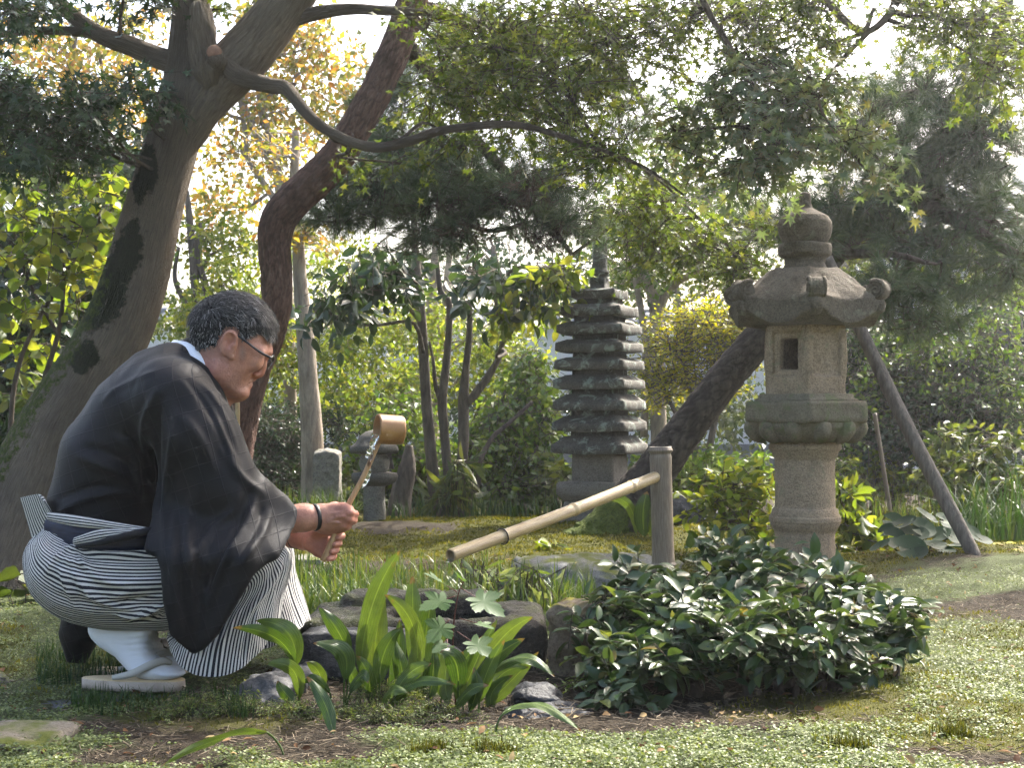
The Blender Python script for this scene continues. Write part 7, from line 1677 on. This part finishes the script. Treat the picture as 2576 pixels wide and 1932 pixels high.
# collar bands
m, nt = new_mat('white_cotton'); v = coord(nt); finish(nt, ramp(nt, noise(nt, v, 30, 3), [(.3, (.72, .73, .78)), (.7, (.82, .83, .87))]), .85, bumpn(nt, noise(nt, v, 500, 2), .2, .001), .2); MAT_WHITE = m
def collar(name, pts, wpx, mt, off, th=.006):
    """a stand-up band round the neck; pts = (px, py, dy, outward px dir)"""
    top = spline(np.array([B(*p[:3]) for p in pts]), 70); dn = spline(np.array([B(p[3], p[4], p[5]) for p in pts]), 70)
    cen = (top + dn) / 2; outw = nrm(np.cross(np.gradient(cen, axis=0), dn - top)); rows = []
    for k, (f, o) in enumerate(((0, 0), (.1, th * .8), (.5, th), (1, th), (1, 0), (.5, -th * .2), (0, -th * .1))): rows.append(top + (dn - top) * f + outw * (o + off))
    V2 = np.stack(rows, 1).reshape(-1, 3); i, j = np.meshgrid(np.arange(69), np.arange(7), indexing='ij'); j2 = (j + 1) % 7
    return obj(name, V2, np.stack([i * 7 + j, i * 7 + j2, (i + 1) * 7 + j2, (i + 1) * 7 + j], -1).reshape(-1, 4), mt, kim)
cpts = [(575, 1040, .0, 590, 1075, .0), (566, 1000, -.035, 578, 1045, -.05), (548, 955, -.058, 545, 1005, -.085), (512, 912, -.066, 500, 955, -.098), (465, 884, -.058, 442, 920, -.085), (424, 868, -.028, 402, 900, -.04), (414, 864, .0, 390, 894, 0), (424, 868, .028, 402, 900, .04), (465, 884, .058, 442, 920, .085), (512, 912, .066, 500, 955, .098), (548, 955, .058, 545, 1005, .085), (566, 1000, .035, 578, 1045, .05), (575, 1040, .0, 590, 1075, .0)]
collar('collar', [(a, b, c_ * 1.12, d, e, f * 1.15) for a, b, c_, d, e, f in cpts], 40, MAT_KIM, -.004, .008)
wpts = [(a + 14, b - 4, c_ * .93, d - 2, e - 12, f * .9) for a, b, c_, d, e, f in cpts]
wpts = [(574, 1020, 0, 585, 1060, 0), (560, 975, -.036, 570, 1030, -.045), (535, 922, -.056, 540, 985, -.075), (505, 884, -.061, 500, 935, -.085), (474, 862, -.050, 452, 905, -.07), (446, 856, -.024, 420, 888, -.03), (440, 855, 0, 412, 884, 0), (446, 856, .024, 420, 888, .03), (474, 862, .050, 452, 905, .07), (505, 884, .061, 500, 935, .085), (535, 922, .056, 540, 985, .075), (560, 975, .036, 570, 1030, .045), (574, 1020, 0, 585, 1060, 0)]
collar('inner_collar', wpts, 30, MAT_WHITE, 0, .003)

# ---- striped hakama: each leg one bent tube, stripes follow the cloth
m, nt = new_mat('hakama_stripes'); uv = attr(nt, 'suv', 'Vector'); sp_ = nd(nt, 'ShaderNodeSeparateXYZ', {0: uv})
fr_ = math_(nt, 'FRACT', sp_.outputs[0]); f = ramp(nt, math_(nt, 'ABSOLUTE', math_(nt, 'SUBTRACT', fr_, .5)), [(.235, 0), (.265, 1)])
c = mixc(nt, f, (.56, .54, .50), (.010, .011, .018)); v = coord(nt)
c = mixc(nt, .3, c, ramp(nt, noise(nt, v, 60, 3), [(.3, (.75, .75, .75)), (.7, (1.1, 1.1, 1.1))]), 'MULTIPLY')
finish(nt, c, .75, bumpn(nt, noise(nt, coord(nt, (700, 700, 700)), 1, 2), .25, .001), .25, **{'Sheen Weight': .1}); MAT_HAK = m
def hak_tube(name, secs, nst, dyo, seed, nr=110, na=150, sagf=1.0, foldamp=.009):
    """secs: (ax, ay, bx, by, dy, half depth, sag px, offset of near side)"""
    S_ = np.array(secs, float); n = len(S_); S2 = spline(S_, nr)
    ph = np.linspace(0, 2 * PI, na + 1); u = np.linspace(0, 1, nr)
    A = np.stack([P(a[0], a[1], Y0 + dyo + a[4]) for a in S2]); Bq = np.stack([P(a[2], a[3], Y0 + dyo + a[4]) for a in S2])
    C = (A + Bq) / 2; H = (A - Bq) / 2
    cs, sn = np.cos(ph), np.sin(ph)
    ex = lambda z: np.sign(z) * np.abs(z) ** .82
    V = C[:, None] + H[:, None] * ex(cs)[None, :, None] + np.array((0, 1., 0)) * (S2[:, 5][:, None] * ex(sn)[None])[..., None]
    V[..., 2] -= (S2[:, 6] * KP)[:, None] * np.clip(-sn, 0, 1)[None] ** 2.0
    V = V.reshape(-1, 3); m_ = na + 1
    i, j = np.meshgrid(np.arange(nr - 1), np.arange(na), indexing='ij'); Q = np.stack([i * m_ + j, i * m_ + j + 1, (i + 1) * m_ + j + 1, (i + 1) * m_ + j], -1).reshape(-1, 4)[:, ::-1]
    Nn = normals(V, Q); U, PH = np.repeat(u, m_), np.tile(ph, nr)
    q = np.stack([np.cos(PH) * 2.0, np.sin(PH) * 2.0, U * 2.2], -1); q2 = np.stack([np.cos(PH) * 4.2, np.sin(PH) * 4.2, U * 2.6 + 3], -1)
    cr = 1 - np.abs(fbm(q2, 2, seed)) * 2.2
    dsp = foldamp * 1.3 * fbm(q, 3, seed) + foldamp * .8 * cr
    return V, Q, Nn, dsp, np.stack([PH / (2 * PI) * nst + .25 * fbm(q, 2, seed + 4), U, PH], -1)
near_secs = [(125, 1316, 84, 1368, 0, .03, 0, 0), (150, 1316, 80, 1410, -.01, .09, 0, 0), (190, 1322, 108, 1486, -.02, .14, 0, 0), (245, 1332, 178, 1544, -.02, .165, 0, 0), (310, 1340, 268, 1570, -.02, .17, 0, 0), (395, 1346, 366, 1574, -.02, .16, 0, 0),
             (490, 1345, 452, 1572, -.03, .145, 0, 0), (590, 1345, 520, 1556, -.04, .12, 0, 0), (670, 1352, 548, 1556, -.04, .105, 2, 0), (718, 1378, 540, 1572, -.04, .10, 4, 0), (731, 1412, 505, 1584, -.04, .105, 8, 0), (722, 1456, 462, 1592, -.04, .115, 18, 0), (708, 1510, 444, 1590, -.04, .125, 40, 0), (700, 1556, 436, 1588, -.04, .135, 64, 0), (696, 1586, 430, 1588, -.04, .14, 86, 0)]
V, Q, Nn, dsp, suv = hak_tube('x', near_secs, 100, -.06, 5, foldamp=.007)
hfold = [([(190, 1375), (260, 1400), (340, 1400), (400, 1390)], 9, .008), ([(185, 1380), (230, 1440), (300, 1470), (400, 1455)], 10, .010), ([(180, 1390), (200, 1460), (250, 1510), (340, 1530)], 10, .009), ([(170, 1395), (165, 1450), (190, 1520)], 10, .009), ([(280, 1500), (340, 1485), (410, 1465)], 7, .008), ([(300, 1545), (360, 1540), (415, 1520)], 7, .010), ([(300, 1515), (350, 1505), (412, 1492)], 6, -.008), ([(330, 1560), (380, 1556), (420, 1540)], 5, -.008), ([(190, 1372), (150, 1400), (120, 1450)], 9, .008), ([(715, 1395), (690, 1450), (640, 1520), (600, 1580)], 9, .009), ([(690, 1490), (680, 1560), (670, 1600)], 8, .008), ([(600, 1540), (560, 1620), (545, 1690)], 8, .008), ([(560, 1560), (520, 1620), (500, 1670)], 7, -.006), ([(640, 1540), (620, 1600), (610, 1660)], 7, -.007)]
hfold = [(p_, w_ * .75, h_ * 1.7) for p_, w_, h_ in hfold]
ns = np.clip(-Nn[:, 1] * 1.4, 0, 1)
V = V + Nn * (dsp + fold_fn(V, hfold) * ns)[:, None]
hak = obj('hakama', V, Q, MAT_HAK, man, attr={'suv': suv})
far_secs = [(x1, y1, x2, y2, d, h_, s_, 0) for (x1, y1, x2, y2, d, h_, s_, _) in near_secs[4:9]] + [(722, 1372, 560, 1560, -.02, .10, 0, 0), (734, 1400, 590, 1580, -.02, .11, 4, 0), (738, 1440, 600, 1590, -.02, .12, 8, 0), (752, 1490, 600, 1590, -.02, .13, 14, 0), (772, 1545, 600, 1600, -.02, .14, 24, 0), (774, 1560, 600, 1602, -.02, .145, 30, 0)]
V2, Q2, N2, d2, suv2 = hak_tube('x', far_secs, 90, .17, 9, 70, 100)
obj('hakama_far_leg', V2 + N2 * d2[:, None], Q2, MAT_HAK, hak, attr={'suv': suv2})
# back plate, waist band, ties
def strip(name, top, bot, mt, parent, nst=4, th=.006, n=60, across=True, off=.0):
    """ribbon between two polylines of (px, py, dy), with thickness"""
    a = spline(np.array([B(*q) for q in top]), n); b = spline(np.array([B(*q) for q in bot]), n); k = 12; t = np.linspace(0, 1, k)
    S_ = a[:, None] * (1 - t)[None, :, None] + b[:, None] * t[None, :, None]; V2 = S_.reshape(-1, 3)
    i, j = np.meshgrid(np.arange(n - 1), np.arange(k - 1), indexing='ij'); Q2 = np.stack([i * k + j, i * k + j + 1, (i + 1) * k + j + 1, (i + 1) * k + j], -1).reshape(-1, 4)
    Nn = normals(V2, Q2); bul = np.tile(np.sin(PI * t) ** .5, n)
    Vf = V2 + Nn * (th * bul + off + .0015 * fbm(V2 * 30, 2, 3))[:, None]; Vb = V2 - Nn * (th * .2)[..., None] if np.ndim(th) else V2 - Nn * th * .2
    rim = []
    bd = [(q, q + 1) for q in range(k - 1)] + [((q) * k + k - 1, (q + 1) * k + k - 1) for q in range(n - 1)] + [((n - 1) * k + q + 1, (n - 1) * k + q) for q in range(k - 1)] + [((q + 1) * k, q * k) for q in range(n - 1)]
    Nn_ = n * k; rim = np.array([(p, q, q + Nn_, p + Nn_) for p, q in bd])
    s1 = np.stack([np.tile(t, n) * nst if across else np.repeat(np.linspace(0, 1, n), k) * nst, np.repeat(np.linspace(0, 1, n), k), 0 * np.tile(t, n)], -1)
    return obj(name, np.vstack([Vf, Vb]), np.vstack([Q2, Q2[:, ::-1] + Nn_, rim[:, ::-1]]), mt, parent, attr={'suv': np.vstack([s1, s1])})
strip('hakama_back_panel', [(86, 1350, -.05), (64, 1392, -.09), (72, 1450, -.12), (112, 1512, -.15), (176, 1556, -.17)], [(150, 1340, -.155), (172, 1390, -.205), (158, 1440, -.215), (170, 1500, -.225), (226, 1560, -.215)], MAT_HAK, hak, 17, .010)
strip('back_plate', [(52, 1252, -.02), (72, 1320, -.03), (80, 1352, -.04)], [(96, 1243, -.12), (116, 1290, -.135), (152, 1345, -.15)], MAT_HAK, hak, 9, .008)
strip('back_plate_edge', [(96, 1243, -.121), (116, 1290, -.136), (150, 1340, -.152)], [(112, 1262, -.14), (136, 1300, -.155), (160, 1335, -.165)], MAT_HAK, hak, 3, .006)
m, nt = new_mat('navy_obi'); v = coord(nt, (4, 4, 60)); finish(nt, ramp(nt, noise(nt, v, 6, 3), [(.35, (.006, .008, .02)), (.65, (.02, .025, .055))]), .6); MAT_OBI = m
strip('obi', [(118, 1305, -.13), (190, 1318, -.215), (270, 1330, -.225), (360, 1340, -.2), (420, 1345, -.16)], [(126, 1350, -.13), (190, 1385, -.205), (270, 1385, -.225), (360, 1385, -.2), (420, 1385, -.16)], MAT_OBI, hak, 3, .01)
strip('waist_band', [(122, 1288, -.14), (190, 1296, -.225), (270, 1310, -.238), (340, 1322, -.225), (400, 1330, -.19)], [(128, 1312, -.14), (190, 1326, -.228), (270, 1334, -.240), (340, 1342, -.228), (400, 1346, -.19)], MAT_HAK, hak, 4, .007)
strip('tie', [(188, 1352, -.236), (250, 1332, -.247), (320, 1330, -.245), (400, 1324, -.21)], [(186, 1372, -.236), (250, 1362, -.25), (320, 1348, -.248), (400, 1340, -.21)], MAT_HAK, hak, 4, .006)
strip('black_tie', [(190, 1374, -.245), (250, 1358, -.257), (320, 1338, -.258), (392, 1322, -.235)], [(192, 1380, -.245), (255, 1374, -.258), (325, 1358, -.259), (398, 1338, -.235)], MAT_KIM, hak, 3, .006)
# black under-hem behind the heel
V2, F2 = tube([B(215, 1540, .06), B(200, 1600, .07), B(192, 1665, .07)], [.05, .045, .022], 20, 16, disp=bark_disp(.1, 2, 8)); obj('kimono_hem', V2, F2, MAT_KIM, kim)

# ---- tabi socks and sandals
m, nt = new_mat('tabi_cotton'); v = coord(nt); finish(nt, (.80, .81, .86), .9, bumpn(nt, math_(nt, 'ADD', noise(nt, coord(nt, (20, 60, 90)), 1, 3), math_(nt, 'MULTIPLY', noise(nt, v, 600, 2), .2)), .35, .004), .15); MAT_TABI = m
tprof = [(224, 1592), (232, 1560), (280, 1545), (392, 1545), (384, 1590), (380, 1612), (392, 1648), (416, 1668), (444, 1677), (463, 1688), (464, 1699), (440, 1707), (400, 1711), (350, 1706), (322, 1686), (290, 1652), (246, 1622)]
for s in (-1, 1):
    dy = -.10 if s < 0 else .085
    sh_ = (0, 0) if s < 0 else (14, -22)
    pl = smooth_poly([P(x + sh_[0], y + sh_[1], Y0 + dy)[[0, 2]] for x, y in tprof], 4)
    lo, hi = np.array((pl[:, 0].min() - .01, Y0 + dy - .06, pl[:, 1].min() - .01)), np.array((pl[:, 0].max() + .01, Y0 + dy + .06, pl[:, 1].max() + .01))
    tf = Field(lo, hi, .004); X2, Z2 = tf.ax[0].astype(float)[:, None], tf.ax[2].astype(float)[None]; d2_ = -poly_sd(pl, X2, Z2)
    pxg = CX + X2 / (Y0 + dy) * F; wmx = .034 + .010 * np.clip((pxg - 330) / 90, 0, 1) + 0 * Z2
    q_ = 1 - np.clip(d2_ / .030, 0, 1); W_ = wmx * (1 - q_ ** 2.2) ** (1 / 2.2)
    o_ = (np.abs(tf.ax[1][None, :, None] - Y0 - dy) - W_[:, None, :]) * .8
    tf.A[:] = np.where((d2_ > 0)[:, None, :], np.maximum(o_, -d2_[:, None, :]), np.maximum(.002, -d2_)[:, None, :] + 0 * o_)
    tf.cap(P(436, 1668, Y0 + dy - .004), P(468, 1700, Y0 + dy - .004), .0035, .0035, .004, op='s')
    V2, Q2 = tf.net(2); N2 = normals(V2, Q2)
    tp = CX + V2[:, 0] / V2[:, 1] * F; ty = HY - (V2[:, 2] - HC) / V2[:, 1] * F
    wr = np.clip(1 - np.hypot((tp - 372) / 70, (ty - 1618) / 55), 0, 1); V2 = V2 + N2 * (.004 * wr * np.sin(ty * .42 + tp * .06 + 2 * fbm(V2 * 20, 2, 4)) + .0012 * fbm(V2 * 60, 3, 2))[:, None]
    tb_ = obj('tabi_sock', V2, Q2, MAT_TABI, man)
m, nt = new_mat('zori_top'); v = coord(nt, (6, 60, 6)); finish(nt, ramp(nt, noise(nt, v, 6, 3), [(.3, (.55, .40, .22)), (.7, (.70, .56, .35))]), .6, None, .4); MAT_ZT = m
m, nt = new_mat('zori_side'); v = coord(nt); finish(nt, ramp(nt, noise(nt, v, 40, 3), [(.3, (.42, .33, .26)), (.7, (.55, .46, .38))]), .8); MAT_ZS = m
m, nt = new_mat('zori_strap'); finish(nt, (.50, .47, .42), .6, None, .3); MAT_ZP = m
for s in (-1, 1):
    dy = -.10 if s < 0 else .085; x0_, x1_ = (206, 466) if s < 0 else (221, 480); yt = 1704 if s < 0 else 1682
    a, b = P(x0_, yt, Y0 + dy), P(x1_, yt + 6, Y0 + dy); L = b[0] - a[0]; th = .023
    q = np.linspace(0, 2 * PI, 64, endpoint=False); ex = np.sign(np.cos(q)) * np.abs(np.cos(q)) ** .8; wy = .040 + .008 * np.cos(q)
    base_ = np.stack([(a[0] + b[0]) / 2 + L / 2 * ex, Y0 + dy + wy * np.sin(q), a[2] + (b[2] - a[2]) * (ex + 1) / 2], -1)
    rows = [base_ * 1, base_ - (0, 0, .002), base_ - (0, 0, th * .5), base_ - (0, 0, th)]
    c0 = base_.mean(0); rows = [c0 + (base_ - c0) * .02, c0 + (base_ - c0) * .6, c0 + (base_ - c0) * .975] + [rows[1], rows[2] + 0, rows[3]] + [c0 + (base_ - c0) * .02 - (0, 0, th)]
    V2 = np.concatenate(rows); i, j = np.meshgrid(np.arange(len(rows) - 1), np.arange(64), indexing='ij'); Q2 = np.stack([i * 64 + j, (i + 1) * 64 + j, (i + 1) * 64 + (j + 1) % 64, i * 64 + (j + 1) % 64], -1).reshape(-1, 4)
    top_ = Q2[:128 + 0]; z = obj('sandal', V2, Q2[128:], MAT_ZS, man); obj('insole', V2 + (0, 0, .0006), Q2[:192], MAT_ZT, z)
    sx_ = 0 if s < 0 else 14; sy_ = 0 if s < 0 else -21
    for e in (-1, 1):
        V2, F2 = tube([P(284 + sx_, 1706 + sy_, Y0 + dy + e * .040), P(330 + sx_, 1696 + sy_, Y0 + dy + e * .046), P(378 + sx_, 1674 + sy_, Y0 + dy + e * .040), P(408 + sx_, 1663 + sy_, Y0 + dy + e * .020), P(428 + sx_, 1668 + sy_, Y0 + dy - .003)], [.006, .0085, .0095, .009, .006], 30, 10); obj('strap', V2, F2, MAT_ZP, z)

# ================================================================== ladle and poured water
m, nt = new_mat('ladle_wood'); v = coord(nt); u = attr(nt, 'luv', 'Vector'); s3 = nd(nt, 'ShaderNodeSeparateXYZ', {0: u})
rg = math_(nt, 'SINE', math_(nt, 'ADD', math_(nt, 'MULTIPLY', s3.outputs[0], 150.0), math_(nt, 'MULTIPLY', noise(nt, v, 30, 3), 9)))
c = ramp(nt, noise(nt, v, 25, 5), [(.3, (.22, .105, .035)), (.55, (.36, .185, .065)), (.8, (.46, .27, .11))]); c = mixc(nt, math_(nt, 'MULTIPLY', ramp(nt, rg, [(.3, 0), (1, 1)]), .3), c, (.16, .07, .025))
finish(nt, c, .45, bumpn(nt, rg, .3, .0012), .45); MAT_LAD = m
m, nt = new_mat('ladle_handle_wood'); v = coord(nt, (40, 40, 6), (0, .42, 0)); finish(nt, ramp(nt, noise(nt, v, 4, 4), [(.3, (.34, .19, .09)), (.7, (.52, .33, .17))]), .5, None, .4); MAT_LHN = m
lad = thing('wooden_ladle', 'round wooden water ladle with long handle held in both hands', 'ladle', tuple(B(812, 1412, -.07)))
ax = nrm(np.array((-.93, -.34, .06))); mc, ec_ = B(948, 1079, -.075), None
Lc, Rc = .060, .0335
up_ = nrm(np.array((0, 0, 1.)) - ax * ax[2]); sd_ = np.cross(ax, up_)
pr = [(0.0, Rc * .90), (0.0, Rc), (.004, Rc * 1.005), (.02, Rc), (.045, Rc * .995), (.056, Rc * .98), (.0595, Rc * .93), (.060, Rc * .85), (.060, .0005)]
inn = [(.056, .0005), (.055, Rc * .85), (.05, Rc * .90), (.0, Rc * .90)]
an = np.arange(56) / 56 * 2 * PI
def ring_(l, r): return mc - ax * l + (np.cos(an)[:, None] * sd_ + np.sin(an)[:, None] * up_) * r
rows = [ring_(l, r) for l, r in inn[:-1]] + [ring_(l, r) for l, r in pr]
V2 = np.concatenate(rows); i, j = np.meshgrid(np.arange(len(rows) - 1), np.arange(56), indexing='ij'); Q2 = np.stack([i * 56 + j, i * 56 + (j + 1) % 56, (i + 1) * 56 + (j + 1) % 56, (i + 1) * 56 + j], -1).reshape(-1, 4)
lu = np.concatenate([np.stack([np.full(56, l * 16), an, 0 * an], -1) for l, r in inn[:-1] + pr])
obj('cup', V2, Q2, MAT_LAD, lad, attr={'luv': lu})
hp = [B(963, 1098, -.072), B(951, 1118, -.071), B(916, 1195, -.070), B(876, 1272, -.070), B(843, 1345, -.072), B(812, 1412, -.074)]
V2, F2 = tube(hp, [.0052, .0056, .0060, .0064, .0068, .0072], 50, 10); obj('handle', V2, F2, MAT_LHN, lad)
wf = Field(B(895, 1240, -.15), B(960, 1090, -.02), .0011)
path = [(944, 1101), (939, 1110), (935, 1122), (932, 1136), (931, 1150), (929, 1165), (928, 1180), (926, 1192), (922, 1204), (917, 1215), (911, 1226)]
rr_ = [.004, .0062, .0050, .0040, .0034, .0030, .0036, .0052, .0062, .0046, .0022]
dys = [-.085, -.090, -.089, -.086, -.083, -.080, -.064, -.060, -.060, -.060, -.061]
wf.chain([B(x, y, d) for (x, y), d in zip(path, dys)], rr_, .004)
for q in range(16):
    t = rng.random(); k = int(t * 9); x, y = path[k]; wf.ell(B(x + rng.normal() * 5, y + rng.normal() * 5, dys[k] + rng.normal() * .003), np.array((1, .8, 1.3)) * rng.uniform(.002, .0045), .003)
V2, Q2 = wf.net(1); V2 = V2 + normals(V2, Q2) * (fbm(V2 * 160, 2, 3) * .0016)[:, None]
tag(obj('poured_water', V2, Q2, MAT_CLEAR), 'clear splash of water running down from the tilted wooden ladle cup', 'water')

# ================================================================== even haze volume added for the milky veil towards the sun
m, nt = new_mat('haze_air')
pv = nd(nt, 'ShaderNodeVolumePrincipled', {'Color': (.92, .95, 1.0, 1), 'Density': .0030, 'Anisotropy': .76})
nd(nt, 'ShaderNodeOutputMaterial', {'Volume': pv.outputs[0]})
V, Fc = boxm((0, 9.0, 1.9), (13.0, 11.5, 3.2), bev=.05)
tag(obj('haze', V, Fc, m, smooth=False, kind='stuff'), 'thin haze added to the garden air for the pale glow towards the sun', 'haze')
